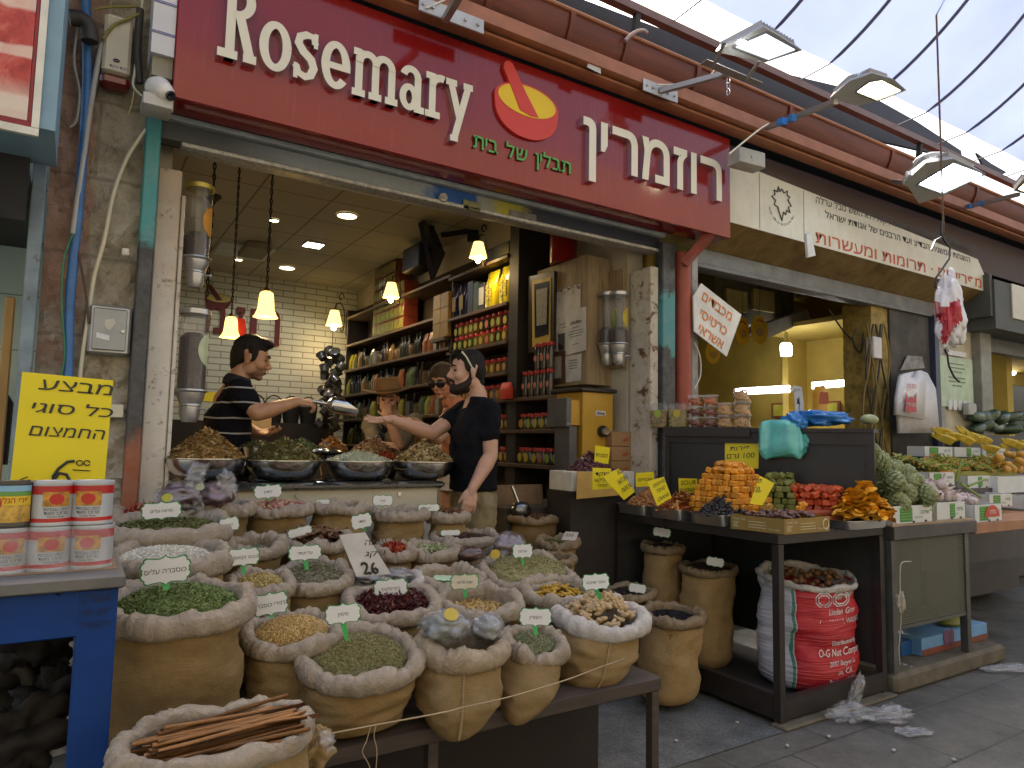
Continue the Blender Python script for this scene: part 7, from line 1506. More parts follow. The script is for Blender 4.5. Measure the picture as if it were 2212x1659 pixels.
c_=PY(1100,1182,2.80);wrapped(c_,(px(c_,42),.07,px(c_,34)),mat('date_block_purple',(.12,.07,.075),.3,var=.4,vs=18,bump=.4),'crinkled clear bag of purple-brown dates behind the oregano sign','date_bag',23,sticker=(PY(1070,1197,2.72),px(c_,12),stick[0],AX,AZ))
for i,(u,v,w,h)in enumerate(((790,1246,32,17),(858,1240,34,15),(824,1252,28,12))):
 c_=PY(u,v,2.60);wrapped(c_,(px(c_,w),.06,px(c_,h)),mat('grey_powder',(.20,.19,.18),.6,var=.3),f'grey plastic bag lying under the white price card, {["left", "right", "middle"][i]} one','powder_bag',40+i,amp=.2)
 # --- signs
for a in(((358,1232,2.16),102,64,'כוסברה עלים',(359,1275),-.06,'largest herb sign, standing in the coriander leaves'),((349,1103,2.74),82,40,'מרווה עלים',(350,1122),-.06,'herb sign standing in the mossy marjoram at the left'),((526,1203,2.42),68,42,'בבונג (קמומיל)',(526,1240),-.06,'herb sign in the golden chamomile'),((659,1194,2.53),72,36,'עלי זעתר',(664,1232),-.03,'herb sign in the grey-green thyme'),((584,1305,2.20),76,52,'גרגירי כוסברה',(586,1335),-.12,'herb sign standing in the coriander seeds'),((741,1326,2.05),78,46,'סימין',(750,1385),-.06,'herb sign on a long green stake in the cumin'),((844,1271,2.36),76,44,'היביסקוס',(848,1298),-.06,'herb sign half buried in the dark red hibiscus'),((1157,1333,2.06),74,42,'רוזמרין',(1157,1372),.03,'herb sign in the narrow sack of rosemary'),((1287,1257,2.14),62,38,'גינגר שיובש',(1303,1308),-.08,'tilted herb sign in the ginger roots'),((1129,1190,2.62),46,34,'אורגנו',(1130,1222),-.03,'herb sign standing in the olive oregano'),((781,1126,2.86),46,36,'סודר',(790,1148),-.22,'small tilted herb sign above the white price card'),((827,1081,3.16),46,26,'ספיר',(827,1096),.02,'small herb sign over the back row sack in the middle'),((926,1097,3.16),50,18,'קינמון',(928,1112),-.03,'herb sign half sunk behind the bark chips'),((579,1062,3.12),60,32,'ורדים',(582,1080),-.08,'herb sign standing in the pink rosebuds'),((495,1133,2.75),42,34,'כמון',(497,1165),-.2,'herb sign partly hidden behind the marjoram sack'),((697,1084,3.18),32,12,'',None,.0,'tip of a herb sign showing over the back row sack right of the rosebuds'),((648,1149,2.83),54,22,'',None,-.25,'blank herb sign lying on the cassia bark'),((973,1151,3.02),46,14,'',None,-.03,'blank herb sign sunk in the dark cloves'),((408,1108,3.0),30,18,'',None,-.1,'corner of a herb sign behind the marjoram sign')):
 herb_sign(*a[0],a[1],a[2],a[3],a[4],a[5],a[6])
herb_sign(1004,1257,2.36,64,36,'שום פרוס',(1006,1292),-.02,'yellowed stained herb sign in the sliced garlic',m=mat('sign_stained',(.62,.58,.44),.5,var=.12,vs=30))
herb_sign(958,1248,2.60,46,26,'',None,.1,'fallen herb sign lying flat on the garlic flakes',pitch=-1.2,m=mat('sign_backgreen',(.42,.58,.40),.5))
t=card([(733,1156),(789,1150),(845,1240),(770,1246)],'large white price card with handwritten black 26, leaning in the middle of the sacks',[('הסיר',.87,.45,.09),('ציאה',.66,.62,.13),('1 קג',.42,.6,.12)],y=2.48,m=mat('paper_white',0),shear=.1)
Q=nar([PY(u,v,2.48)for u,v in((733,1156),(789,1150),(845,1240),(770,1246))]);ax=Q[2]-Q[3];W=nlen(ax);ax/=W;up=(Q[0]-Q[3]);Hh=nlen(up);up/=Hh;nz=np.cross(ax,up);nz/=nlen(nz)
def pen(p,o,ax,up,h,pts,r=.0035):p.tube([o+ax*x*h+up*y*h+nz*.002 for x,y in pts],r,5)
two=[(0,.78),(.1,.97),(.3,1),(.45,.85),(.40,.6),(.2,.3),(0,.08),(.12,.02),(.3,.1),(.55,.02)];six=[(.42,.95),(.2,.75),(.06,.45),(.05,.2),(.2,.02),(.4,.08),(.47,.3),(.35,.45),(.15,.38),(.06,.25)]
p=MB();o_=Q[3]+ax*W*.26+up*Hh*.05;pen(p,o_,ax,up,Hh*.27,two,.0046);pen(p,o_+ax*Hh*.19,ax,up,Hh*.27,six,.0046);obj('digits',p,m_mark,t)
# --- rope in front, loose string
P=[PY(*q,y)for q,y in(((655,1597),1.80),((672,1593),1.82),((796,1569),1.88),((962,1538),1.83),((1000,1528),1.83),((1086,1509),1.86),((1151,1491),1.88),((1231,1466),1.92),((1300,1440),1.97),((1379,1413),2.06))]
along('rope',P,.0022,mat('rope_jute',(.38,.29,.17),.9),'thin jute rope stretched across the front sacks','rope',6)
along('rope',[PY(*q,1.875)for q in((800,1570),(792,1600),(783,1625),(798,1655),(806,1700),(812,1660),(814,1620),(808,1590),(812,1568))],.0016,mat('rope_jute',0),'loose thread looped over the rope and hanging down','thread',5)
# --- sacks inside the shop and under the table
FZ=.091
s_=sack((1152,1117,3.75),58,3.78,FZ,'sack with a metal scoop standing in the shop doorway behind the bench',.0,.9,.95,1.05,.026,seed=50,lin=m_linb);fillheap(s_,'brown_lentils',.03,'dome',OCT,700,(.006,.006,.005),pieces('lentil',[(.13,.06,.03),(.18,.09,.045),(.09,.045,.025)],.4),'brown lentils under the metal scoop','lentils',.01)
c_=PY(1125,1095,3.72);t=thing('metal_scoop',c_,'dark metal scoop standing in the lentil sack in the doorway','scoop');p=MB();p.cyl(c_+[-.02,0,.03],c_+[-.055,.02,.13],.012,.009,10);obj('handle',p,mat('steel',0),t);p=MB();p.ell(c_+[0,0,-.02],(.075,.05,.055));obj('bowl',p,mat('scoop_dark',(.18,.18,.18),.2,.9),t)
c_=PY(1115,1110,4.0);t=thing('paper_sack',c_,'tall brown paper sack behind the lentil sack in the doorway','sack');p=MB();P=PY(1115,1060,4.05);p2=packet(MB(),(P[0],4.05,FZ),.46,.22,P[2]-FZ+.04);
V_=p2 .verts();R90=rotm(0,0,1.57);V_=(V_-[P[0],4.05,0])@R90 .T+[P[0],4.05,0];q_=MB();q_.add(V_,[f_ for f_,_ in p2 .F]);obj('bag',q_,mat('kraft_paper',(.24,.14,.06),.8,var=.3,bump=.8,bs=18),t,True,180)
s_=sack((1205,1170,3.42),46,3.44,.03,'sack of green herbs with a leaning price slip beside the black table',.1,.85,.95,1.05,.024,seed=51,lin=m_linb);fillheap(s_,'dim_herbs',.02,'dome',FLK,500,(.006,.004,.003),bpy.data.materials['marjoram'],'green herbs in the sack beside the black table','herbs',.012)
card([(1222,1148),(1250,1150),(1244,1168),(1213,1166)],'white price slip leaning on the sack of green herbs beside the black table',[('250',.4,.6,.3)],y=3.33,m=mat('paper_white',0))
s_=sack((1203,1205,3.2),40,3.22,.005,'small sack with a paper in its mouth beside the black table',.15,.85,.95,1.05,.024,seed=52,lin=m_linb);fillheap(s_,'dim_seeds',.02,'dome',OCT,300,(.006,.006,.005),pieces('brown_seed',0),'brown seeds in the small sack beside the black table','spice',.012)
TB=.036
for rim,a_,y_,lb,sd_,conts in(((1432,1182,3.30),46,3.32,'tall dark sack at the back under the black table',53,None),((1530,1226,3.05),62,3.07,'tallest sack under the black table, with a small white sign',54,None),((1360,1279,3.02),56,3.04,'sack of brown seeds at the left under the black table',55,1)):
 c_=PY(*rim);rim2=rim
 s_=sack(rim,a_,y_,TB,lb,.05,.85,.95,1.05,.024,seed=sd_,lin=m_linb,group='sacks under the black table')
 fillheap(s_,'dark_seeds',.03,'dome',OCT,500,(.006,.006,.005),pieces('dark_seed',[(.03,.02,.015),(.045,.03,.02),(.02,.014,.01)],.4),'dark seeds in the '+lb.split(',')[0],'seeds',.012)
s_=sack((1452,1327,2.72),70,2.75,TB,'stencilled sack of poppy seed under the black table',.08,.9,.95,1.05,.026,seed=56,lin=m_linb,group='sacks under the black table')
fillheap(s_,'poppy_seeds',.02,'dome',OCT,900,(.004,.004,.004),pieces('poppy',[(.014,.013,.018),(.022,.02,.026)],.4),'black poppy seeds in the stencilled sack','seeds',.02)
def wrap(p,S_,k_,phi0,x0=0.,sq=2.4):
 """bend flat lettering round the belly of a sack"""
 V=p.verts();rx,ry=(S_['rx']+S_['roll'])*k_,(S_['ry']+S_['roll'])*k_;g_=R_(phi0)+(V[:,0]-x0)/rx;c=S_['c'];V2=V.copy();cs,sn_=np.cos(g_),np.sin(g_)
 V2[:,0]=c[0]+rx*np.sign(cs)*np.abs(cs)**(2/sq);V2[:,1]=S_['yb']+ry*np.sign(sn_)*np.abs(sn_)**(2/sq);q=MB();q.add(V2,[f_ for f_,_ in p.F]);return q
p=MB()
for i,(tx,w)in enumerate((('HOLLAND',.12),('03-5106966',.17),('POPPY SEED',.165),('25 KG',.08))):write(p,tx,(0,0,PY(1448,1368+25*i,2.56)[2]),AX,AZ,.027,w,.004,.0,0,'L')
obj('stencil',wrap(p,s_,1.085,232),mat('stencil_ink',(.05,.035,.025),.8),s_['t'],False)
for(u,v,y,lb)in((1430,1150,3.2,'pale crumpled tag on the dark sack at the back under the table'),(1545,1214,2.95,'small white scalloped sign on the tallest sack under the table'),(1377,1271,2.95,'small white scalloped sign on the seeds at the left under the table')):herb_sign(u,v,y,40,22,'',None,.15,lb)
# big woven sack of walnuts, red and white
c_=PY(1743,1240,2.55);rw=px(c_,106)*1.02
k=NT('woven_plastic');v=k.coord('Object');sx=k.n('SeparateXYZ');k.l(v,sx.inputs[0]);ad=k.n('Math',operation='MULTIPLY_ADD');ad.inputs[1].default_value=.845;k.l(sx.outputs[0],ad.inputs[0]);m2=k.n('Math',operation='MULTIPLY');m2 .inputs[1].default_value=-.535;k.l(sx.outputs[1],m2 .inputs[0]);k.l(m2 .outputs[0],ad.inputs[2])
c=k.ramp(ad.outputs[0],[(.0,(.66,.66,.70)),(.0005,(.52,.022,.03))],'CONSTANT');mr=k.n('MapRange');mr.inputs['From Min'].default_value=-.46;mr.inputs['From Max'].default_value=.16;k.l(ad.outputs[0],mr.inputs[0]);c=k.ramp(mr.outputs[0],[(.0,(.62,.62,.66)),(.47,(.08,.30,.20)),(.49,(.60,.62,.62)),(.50,(.52,.024,.032))],'CONSTANT');wz=k.noise(k.coord('Object',(1.5,1.5,26)),2,4,.6,.3);c=k.mix(k.ramp(wz,[(.55,(0,0,0)),(.8,(.30,)*3)]),c,(.62,.25,.25));k.set(Base_Color=c,Roughness=.38,Normal=k.bump(wz,.9,.02));m_wov=k.m
sw=sack((1743,1243,2.55),106,2.56,TB,'big red and white woven sack of walnuts under the black table',.12,.85,.98,1.02,.016,seed=60,lin=m_linw,body=m_wov,group='sacks under the black table',name='walnut_sack',deep=.06)
m_wal=mat('walnut',(.20,.095,.035),.6,var=.3,vs=40,bump=.8,bs=70);wp=None
for i in range(52):
 t_=math.sqrt(rnd());a=unif(0,6.3);loc=sw['c']+rotm(sw['tilt'])@nar([sw['rx']*.92*t_*cos(a),sw['ry']*.92*t_*sin(a),-.045+unif(0,.02)+.02])
 if wp is None:p=MB();p.ell((0,0,0),(.019,.0165,.016),None,12,8,0,lambda v:v*(1+.06*np.sin(v[:,:1]*11)*np.cos(v[:,1:2]*9)));wp=obj('walnut',p,m_wal);wp.location=loc;o=wp
 else:o=dup(wp,loc,rot=tuple(unif(0,6)for _ in range(3)))
 tag(o,'brown walnut in the shell at the mouth of the red and white sack','walnut','walnuts in the sack')
p=MB();z0=sw['c'][2]
for tx,dz,h,w,x0,sh_ in(('Linden Growers',.165,.034,.24,.09,.3),('CALIFORNIA WALNUTS',.218,.030,.31,.03,0),('Distributed By',.325,.026,.17,.11,0),('O-G Nut Company',.382,.042,.32,.02,0),('2097 Beyer Lane',.435,.028,.22,.09,0),('Stockton, CA',.482,.028,.18,.06,0),('Product of USA',.527,.026,.18,.09,0)):write(p,tx,(x0,0,z0-dz),AX,AZ,h,w,.008,.0,0,'L',sh_)
obj('lettering',wrap(p,sw,1.045,230),mat('print_white',(.72,.70,.70),.5),sw['t'],False)
p=MB()
for x_ in(.06,.175):
 for s2 in(1.0,.68):p.tube([nar([x_+s2*a_*.052,0,z0-.085+s2*b_*.036])for a_,b_ in((.5,1),(1,.4)if x_<.1 else(.9,.6),(1,-.4),(.5,-1),(-.5,-1),(-1,-.4),(-1,.4),(-.5,1),(.5,1))],.0032,4)
obj('monogram',wrap(p,sw,1.04,230),mat('print_white',0),sw['t'])
# counter with steel bowls
ct=thing('shop_counter',(1.15,3.7,FZ),'white panelled counter with a black granite top carrying bowls of snacks','counter')
m_gran=NT('granite');k=m_gran;v=k.coord('Object');n1=k.noise(v,150,4,.7);c=k.ramp(n1,[(.45,(.012,.013,.014)),(.62,(.05,.055,.055)),(.72,(.22,.23,.22))]);k.set(Base_Color=c,Roughness=.12,Coat_Weight=.3);m_gran=k.m
p=MB();p.span((.45,3.40,1.105),(1.735,4.0,1.14),0,.012);obj('granite_top',p,m_gran,ct)
p=MB();p.span((.50,3.43,FZ),(1.70,3.45,1.104));obj('front_panel',p,mat('limed_wood',(.52,.47,.36),.55,var=.12,vs=3,stretch=(1,6,8)),ct);p=MB();p.span((1.701,3.43,FZ),(1.72,3.95,1.104));obj('side_panel',p,mat('limed_dark',(.20,.17,.12),.6),ct)
for x in(.95,1.48):p=MB();p.cyl((x,3.43,1.075),(x,3.424,1.075),.011,None,12);obj('screw_cap',p,mat('steel',0),ct)
m_bowl=mat('bowl_steel',(.72,.70,.66),.2,1,var=.04);bp=None;m_pop=pieces('cracked_corn',[(.44,.28,.10),(.36,.22,.075),(.54,.38,.16),(.26,.14,.045)],.4)
bowls=[(445,990,3.62,82,'leftmost large steel bowl on the counter',66,FLK,1700,(.011,.008,.005),m_pop,'tall heap of golden-brown spice mix in the leftmost bowl','cone'),(613,994,3.60,80,'large steel bowl of green herb mix, second from the left',50,FLK,1900,(.009,.006,.004),pieces('herb_mix',[(.16,.15,.045),(.22,.20,.07),(.11,.11,.03),(.30,.27,.12),(.20,.12,.05)],.4),'heap of mixed green and brown dried herbs in the second bowl','cone'),(775,996,3.58,74,'large steel bowl of pale green powder, third from the left',24,FLK,1700,(.005,.004,.003),pieces('pale_powder',[(.46,.50,.36),(.38,.42,.28),(.54,.57,.44)],.3),'low heap of pale green flakes in the third bowl','cone'),(915,997,3.56,67,'large steel bowl of pale seed mix, nearest the man in black',46,FLK,1300,(.011,.008,.005),pieces('seed_snack',[(.56,.42,.19),(.64,.52,.28),(.48,.32,.11),(.08,.05,.03)],.4),'heap of cream seed and nut mix in the bowl beside the man in black','cone')]
for(u,v,y,a_,lb,hp,tm,n,sz,m,lb2,sh_)in bowls:
 c_=PY(u,v,y);r_=px(c_,a_);dz=min(.118,c_[2]-1.142);t=thing('steel_bowl',(c_[0],c_[1],c_[2]-dz),lb,'bowl','steel bowls on the counter')
 p=MB();pr=[(r_*.30,-dz),(r_*.62,-dz*.93),(r_*.85,-dz*.66),(r_*.96,-dz*.3),(r_*.985,-.004),(r_*1.03,0),(r_*1.03,.003),(r_*.97,.002),(r_*.94,-dz*.3),(r_*.6,-dz*.85),(0,-dz*.92)];p.lathe([(0,-dz)]+pr,c_,40);obj('shell',p,m_bowl,t)
 heap2('snack_heap',c_,r_*.95,r_*.9,px(c_,hp),sh_,tm,n,sz,m,lb2,cat='snack mix',jit=.003,sink=.03)
for(u,v,y,a_,hp,cols_,lb,sz)in((650,972,3.95,46,26,[(.06,.10,.025),(.09,.13,.04),(.05,.08,.02)],'dark green herb heap behind the second bowl',.008),(716,972,4.05,36,30,[(.42,.20,.05),(.5,.28,.09),(.34,.14,.03)],'orange nut heap at the back of the counter',.012),(803,978,3.92,48,36,[(.38,.21,.08),(.26,.10,.04),(.48,.32,.14),(.14,.05,.03)],'brown and cream nut mix behind the pale powder',.012),(835,992,3.75,34,16,[(.42,.05,.015),(.50,.09,.02),(.34,.03,.01)],'red chilli heap between the third and fourth bowls',.007),(560,965,4.0,40,14,[(.16,.15,.05),(.10,.10,.03)],'low green herb heap in front of the seller',.008)):
 c_=PY(u,v,y);r_=px(c_,a_);dz=max(.03,c_[2]-1.142);t=thing('steel_bowl',(c_[0],c_[1],c_[2]-dz),'steel bowl under the '+lb,'bowl','steel bowls at the back of the counter');p=MB();p.lathe([(0,-dz),(r_*.6,-dz),(r_,-.002),(r_*1.04,0),(r_*.97,.001),(r_*.6,-dz*.9),(0,-dz*.9)],c_,30);obj('shell',p,m_bowl,t)
 heap2('snack_heap',c_,r_*.95,r_*.9,px(c_,hp),'cone',FLK,600,(sz,sz*.7,sz*.5),pieces('heap_%d'%u,cols_,.4),lb,cat='snack mix',jit=.003,sink=.02)
c_=PY(702,975,3.85);t=thing('pan_lid',c_,'black round lid with a steel loop handle lying among the bowls','lid');r_=px(c_,44);p=MB();p.lathe([(r_,-.008),(r_*1.02,-.004),(r_*.8,.008),(.03,.018),(0,.019)],c_,30);p.lathe([(0,-.02),(r_*.8,-.02),(r_,-.0085)],c_,24);obj('disc',p,mat('lid_black',(.02,.02,.022),.15),t);p=MB();p.tube([c_+[-.016,-.0,.018],c_+[-.016,0,.045],c_+[.016,0,.045],c_+[.016,0,.018]],.004,6);obj('handle',p,mat('steel',0),t)
p=MB();c_=PY(520,1022,3.78);p.lathe([(0,0),(.05,0),(.07,.07),(.072,.075),(.05,.01),(0,.008)],(c_[0],3.78,1.141),24);tag(obj('small_bowl',p,m_bowl),'small steel bowl between the two left large bowls','bowl')
# people
def capsule(mb,p0,r0,p1,r1,n=14):
 p0,p1=np.asarray(p0,float),np.asarray(p1,float);m=7;P=[p0+(p1-p0)*s for s in lsp(0,1,m)];mb.tube(P,lsp(r0,r1,m),n);mb.ell(p0,(r0,)*3,None,n,8);mb.ell(p1,(r1,)*3,None,n,8)
def limb(mb,pts):
 for(a,ra),(b,rb)in zip(pts[:-1],pts[1:]):capsule(mb,a,ra,b,rb)
def muscle(a,b,r0,rm,r1,at=.35):
 a,b=np.asarray(a,float),np.asarray(b,float);return[(a,r0),(a+(b-a)*at,rm),(b,r1)]
def torso(mb,rings,f_):
 f_=nar([f_[0],f_[1],0.]);f_/=nlen(f_);s_=nar([-f_[1],f_[0],0]);P=[]
 pts=nar([np.r_[c,a,b]for c,a,b in rings]);I=lsp(0,len(pts)-1,(len(pts)-1)*5+1);pts=nar([[np.interp(u,range(len(pts)),pts[:,k_])for k_ in range(5)]for u in I])
 for q in pts:P.append([q[:3]+f_*q[3]*cps(abs(cos(g_))**.85,cos(g_))+s_*q[4]*cps(abs(sin(g_))**.85,sin(g_))for g_ in lsp(0,2*PI,24,endpoint=False)])
 mb.grid(P,wrap=True);mb.add(P[0],[tuple(range(23,-1,-1))]);mb.add(P[-1],[tuple(range(24))])
def hframe(f_,pitch=0.,roll=0.):
 yaw=math.atan2(f_[1],f_[0]);return rotm(0,0,yaw)@rotm(0,pitch,0)@rotm(roll,0,0)
def headgeo(mb,c,Rm,k=1.,female=False):
 e=lambda p,r,rot=None:mb.ell(c+Rm@(nar(p)*k),nar(r)*k,Rm if rot is None else Rm@rot,18,14)
 tb_=lambda P,r:mb.tube([c+Rm@(nar(q)*k)for q in P],nar(r)*k,8)
 e((-.012,0,.032),(.096,.076,.088));e((.030,0,-.005),(.062,.066,.075));e((.030,0,-.055),(.060,.055,.058));e((.066,0,-.098),(.024,.028,.018));e((.025,0,-.080),(.058,.048,.030))
 for s in(1,-1):
  e((.055,s*.036,-.028),(.036,.026,.030));e((.01,s*.054,-.062),(.034,.012,.034));e((-.006,s*.079,-.010),(.019,.008,.032),rotm(0,.25,s*.35));e((-.002,s*.080,-.035),(.010,.007,.012));e((.100,s*.011,-.036),(.011,.008,.008))
  tb_([(.083,s*.006,.020),(.086,s*.024,.027),(.074,s*.046,.020)],[.010,.011,.008])
 tb_([(.086,0,.018),(.098,0,-.004),(.114,0,-.028),(.112,0,-.036)],[.0085,.009,.0125,.010]);e((.096,0,-.040),(.014,.010,.007));e((.090,0,-.060),(.012,.023,.006));e((.087,0,-.072),(.012,.021,.0065));e((.074,0,-.066),(.018,.03,.02))
def headparts(t,c,Rm,k,eye,brow_m,look=0.,closed=False):
 p=MB()
 for s in(1,-1):p.ell(c+Rm@(nar((.083,s*.031,.0035))*k),nar((.010,.0135,.0062 if not closed else.003))*k,Rm,10,8)
 obj('eyes',p,mat('eye_dark',(.03,.022,.018),.15),t)
 p=MB()
 for s in(1,-1):p.tube([c+Rm@(nar(q)*k)for q in((.0965,s*.011,.0275),(.0965,s*.028,.034),(.081,s*.049,.027))],nar((.0045,.005,.0025))*k,6)
 obj('eyebrows',p,brow_m,t)
 p=MB();p.ell(c+Rm@(nar((.0945,0,-.0655))*k),nar((.009,.021,.0085))*k,Rm,12,8);obj('lips',p,mat('lip',(.30,.11,.085),.5),t)
def hand(mb,w,d,n,ts,curl=.3,spread=.06,k=1.,cl=None,thumb=(.6,.5)):
 """w wrist, d towards the fingers, n out of the palm side, ts +1/-1: side of the thumb along cross(n, d)"""
 w,d,n=[np.asarray(q,float)for q in(w,d,n)];d=d/nlen(d);n=n-d*n.dot(d);n/=nlen(n);s=np.cross(n,d)*ts
 M=np.stack([d,s,n],1);P=lambda x,y,z:w+M@(nar([x,y,z])*k)
 mb.ell(P(.045,.0,0),nar((.052,.040,.015))*k,M,16,10);mb.ell(P(.025,.018,.006),nar((.034,.018,.015))*k,M,12,8);mb.ell(P(.075,-.002,0),nar((.020,.041,.0125))*k,M,14,8);capsule(mb,P(-.02,0,0),.024*k,P(.02,0,0),.022*k)
 for i,(y,L_)in enumerate(((.031,.070),(.0105,.079),(-.0105,.073),(-.031,.056))):
  c=cl[i]if cl else curl;a0=spread*(1.5-i);q=nar([.082-.004*abs(i-1.2),y,0.]);ang=0.;pts=[q.copy()]
  for sg_,cc in((.45,.8),(.32,1.1),(.23,.7)):ang+=c*cc;dr=nar([cos(ang)*cos(a0),cos(ang)*sin(a0),sin(ang)]);q=q+dr*L_*sg_;pts.append(q.copy())
  r_=[.0092,.0085,.0078,.0062];limb(mb,[(P(*pp),rr*k)for pp,rr in zip(pts,r_)])
 a,b=thumb;q0=nar([.022,.030,.004]);d1=nar([cos(a),sin(a),b*.5]);d1/=nlen(d1);q1=q0+d1*.034;d2=nar([cos(a*.6),sin(a*.6),b]);d2/=nlen(d2);q2=q1+d2*.030;limb(mb,[(P(*q0),.013*k),(P(*q1),.0105*k),(P(*q2),.0078*k)])
def skinmat(name,c,shade=None):
 k=NT(name);v=k.coord('Object');n1=k.noise(v,22,5,.6);n2=k.noise(v,5,3);cc=k.ramp(n1,[(.3,dim(c,.88)),(.7,dim(c,1.08))]);cc=k.mix(k.ramp(n2,[(.5,(0,0,0)),(.75,(.25,)*3)]),cc,(c[0]*1.05,c[1]*.78,c[2]*.72));
 if shade is not None:
  g_=k.n('NewGeometry');ds=k.n('VectorMath',operation='DISTANCE');ds.inputs[1].default_value=[float(x)for x in shade[0]];k.l(g_.outputs['Position'],ds.inputs[0]);dv_=k.n('Math',operation='DIVIDE');dv_.inputs[1].default_value=shade[1];k.l(ds.outputs['Value'],dv_.inputs[0]);cc=k.mix(k.ramp(dv_.outputs[0],[(.62,(.62,)*3),(1.0,(0,)*3)]),cc,(.07,.04,.028))  # stubble: skin coloured darker round the jaw
 k.set(Base_Color=cc,Roughness=.48,Normal=k.bump(k.noise(v,120,3),.12,.002));k.b.inputs['Subsurface Weight'].default_value=.12;k.b.inputs['Subsurface Radius'].default_value=(.012,.005,.003);return k.m
def hairmat(name,c):
 k=NT(name);v=k.coord('Object',(30,30,9));n1=k.noise(v,6,5,.7,.5);k.set(Base_Color=k.ramp(n1,[(.3,dim(c,.5)),(.7,dim(c,1.5))]),Roughness=.6,Normal=k.bump(n1,.9,.008));k.b.inputs['Specular IOR Level'].default_value=.22;return k.m
m_hair,m_beard=hairmat('hair_black',(.016,.012,.010)),hairmat('beard_dark',(.028,.018,.013));m_hairb=hairmat('hair_brown',(.07,.045,.025))
def blob(name,shapes,m,t,voxel=.007,it=4,ripple=0.):
 p=MB()
 for s in shapes:s(p)
 q=remesh(p,voxel,it)
 if ripple:
  V=q.verts()
  for i in range(len(V)):V[i]+=ripple*nar([MN.noise(Vector(V[i]*14)),MN.noise(Vector(V[i]*14+7)),MN.noise(Vector(V[i]*17+3))*.6])+ripple*.5*nar([MN.noise(Vector(V[i]*38)),MN.noise(Vector(V[i]*38+7)),0])
  q2=MB();q2 .add(V,[f_ for f_,_ in q.F]);q=q2
 return obj(name,q,m,t,True,180)
def legs(p,pel,hip,fl,f_,rt=.092,rc=.058):
 f3=nar([f_[0],f_[1],0.]);f3/=nlen(f3);s3=nar([-f3[1],f3[0],0])
 for s in(1,-1):
  h=pel+s3*s*hip;kx=nar([h[0],h[1],fl+.48])+f3*.015;a=nar([h[0],h[1],fl+.09]);limb(p,[(h,rt),(kx,rc+.012),(kx-[0,0,.14],rc+.004),(a,.042)]);capsule(p,a-[0,0,.045]-f3*.02,.038,a-[0,0,.055]+f3*.15,.033)
  # ---------------- customer in the black T-shirt
f_=nar([-1.,.12,0]);yb=3.52;hc=PY(1008,802,yb);t=thing('person',(PY(1025,1000,yb)[0],yb,FZ),'bearded man in black T-shirt and khaki trousers holding one arm out over the counter','person')
Rh=hframe((-1,.10,0),.06);k_=1.0;nb=PY(1030,856,yb);sn,sf=PY(1056,888,3.36),PY(1008,886,3.68);ch=PY(1024,935,yb);wa=PY(1022,1030,yb);pe=PY(1022,1085,yb)
en,wn=PY(1060,984,3.33),PY(1020,1057,3.31);ef,wf=PY(932,936,3.62),PY(845,906,3.58)
m_skA=skinmat('skin_fair',(.52,.30,.205))
p=MB();headgeo(p,hc,Rh,k_);limb(p,[(hc+Rh@nar([-.03,0,-.06]),.058),(nb,.062),(ch+[0,0,.06],.09)])
torso(p,[(pe,.105,.150),(wa,.100,.140),(ch,.112,.165),((sn+sf)/2+[0,0,-.03],.09,.17),((sn+sf)/2+[0,0,.03],.05,.08)],f_)
limb(p,muscle(sn,en,.052,.050,.040));limb(p,muscle(en,wn,.041,.044,.026,.28));limb(p,muscle(sf,ef,.052,.050,.040));limb(p,muscle(ef,wf,.041,.043,.026,.28))
hand(p,wn,PY(1012,1100,3.30)-wn,nar([.25,1,0]),1,.32,.03,1.0,None,(.45,.35));hand(p,wf,PY(781,909,3.58)-wf,nar([.1,-.35,1]),1,.12,.05,1.0,[.05,.10,.14,.22],(.75,.5));legs(p,pe,.085,FZ,f_)
body=remesh(p,.0052,3);obj('body',body,m_skA,t,True,180)
m_black=mat('tshirt_black',(.007,.007,.010),.9,var=.2,vs=8,bump=.3,bs=30,spec=.15)
def shirtA(p):
 torso(p,[(wa+[0,0,-.075],.128,.172),(wa,.122,.165),(ch+[0,0,-.06],.126,.176),(ch,.130,.184),((sn+sf)/2+[0,0,-.03],.108,.186),((sn+sf)/2+[0,0,.025],.075,.12),(nb+[0,0,-.005],.068,.072)],f_)
 for a,b in((sn,en),(sf,ef)):e_=a+(b-a)*.50;limb(p,[(a,.070),(a+(b-a)*.25,.068),(e_,.062)])
blob('tshirt',[shirtA],m_black,t,.008,3,.010)
m_khaki=mat('khaki',(.23,.185,.095),.8,var=.2,vs=9,bump=.4,bs=40)
def pants(p):
 f3=f_/nlen(f_);s3=nar([-f3[1],f3[0],0]);torso(p,[(pe+[0,0,-.06],.125,.17),(pe+[0,0,.06],.118,.162)],f_)
 for s in(1,-1):h=pe+s3*s*.085;limb(p,[(h,.105),(nar([h[0],h[1],FZ+.48]),.085),(nar([h[0],h[1],FZ+.07]),.068)])
blob('trousers',[pants],m_khaki,t,.010,3,.012)
hp_=lambda q:hc+Rh@nar(q)
blob('hair',[lambda p:p.ell(hp_((-.018,0,.058)),(.094,.080,.074),Rh),lambda p:p.ell(hp_((-.058,0,.01)),(.058,.076,.088),Rh),lambda p:p.ell(hp_((.035,0,.098)),(.055,.056,.026),Rh),lambda p:p.ell(hp_((-.07,0,-.06)),(.034,.056,.04),Rh),lambda p:p.ell(hp_((.01,.072,.03)),(.035,.010,.045),Rh),lambda p:p.ell(hp_((.01,-.072,.03)),(.035,.010,.045),Rh)],m_hair,t,.006,2,.005)
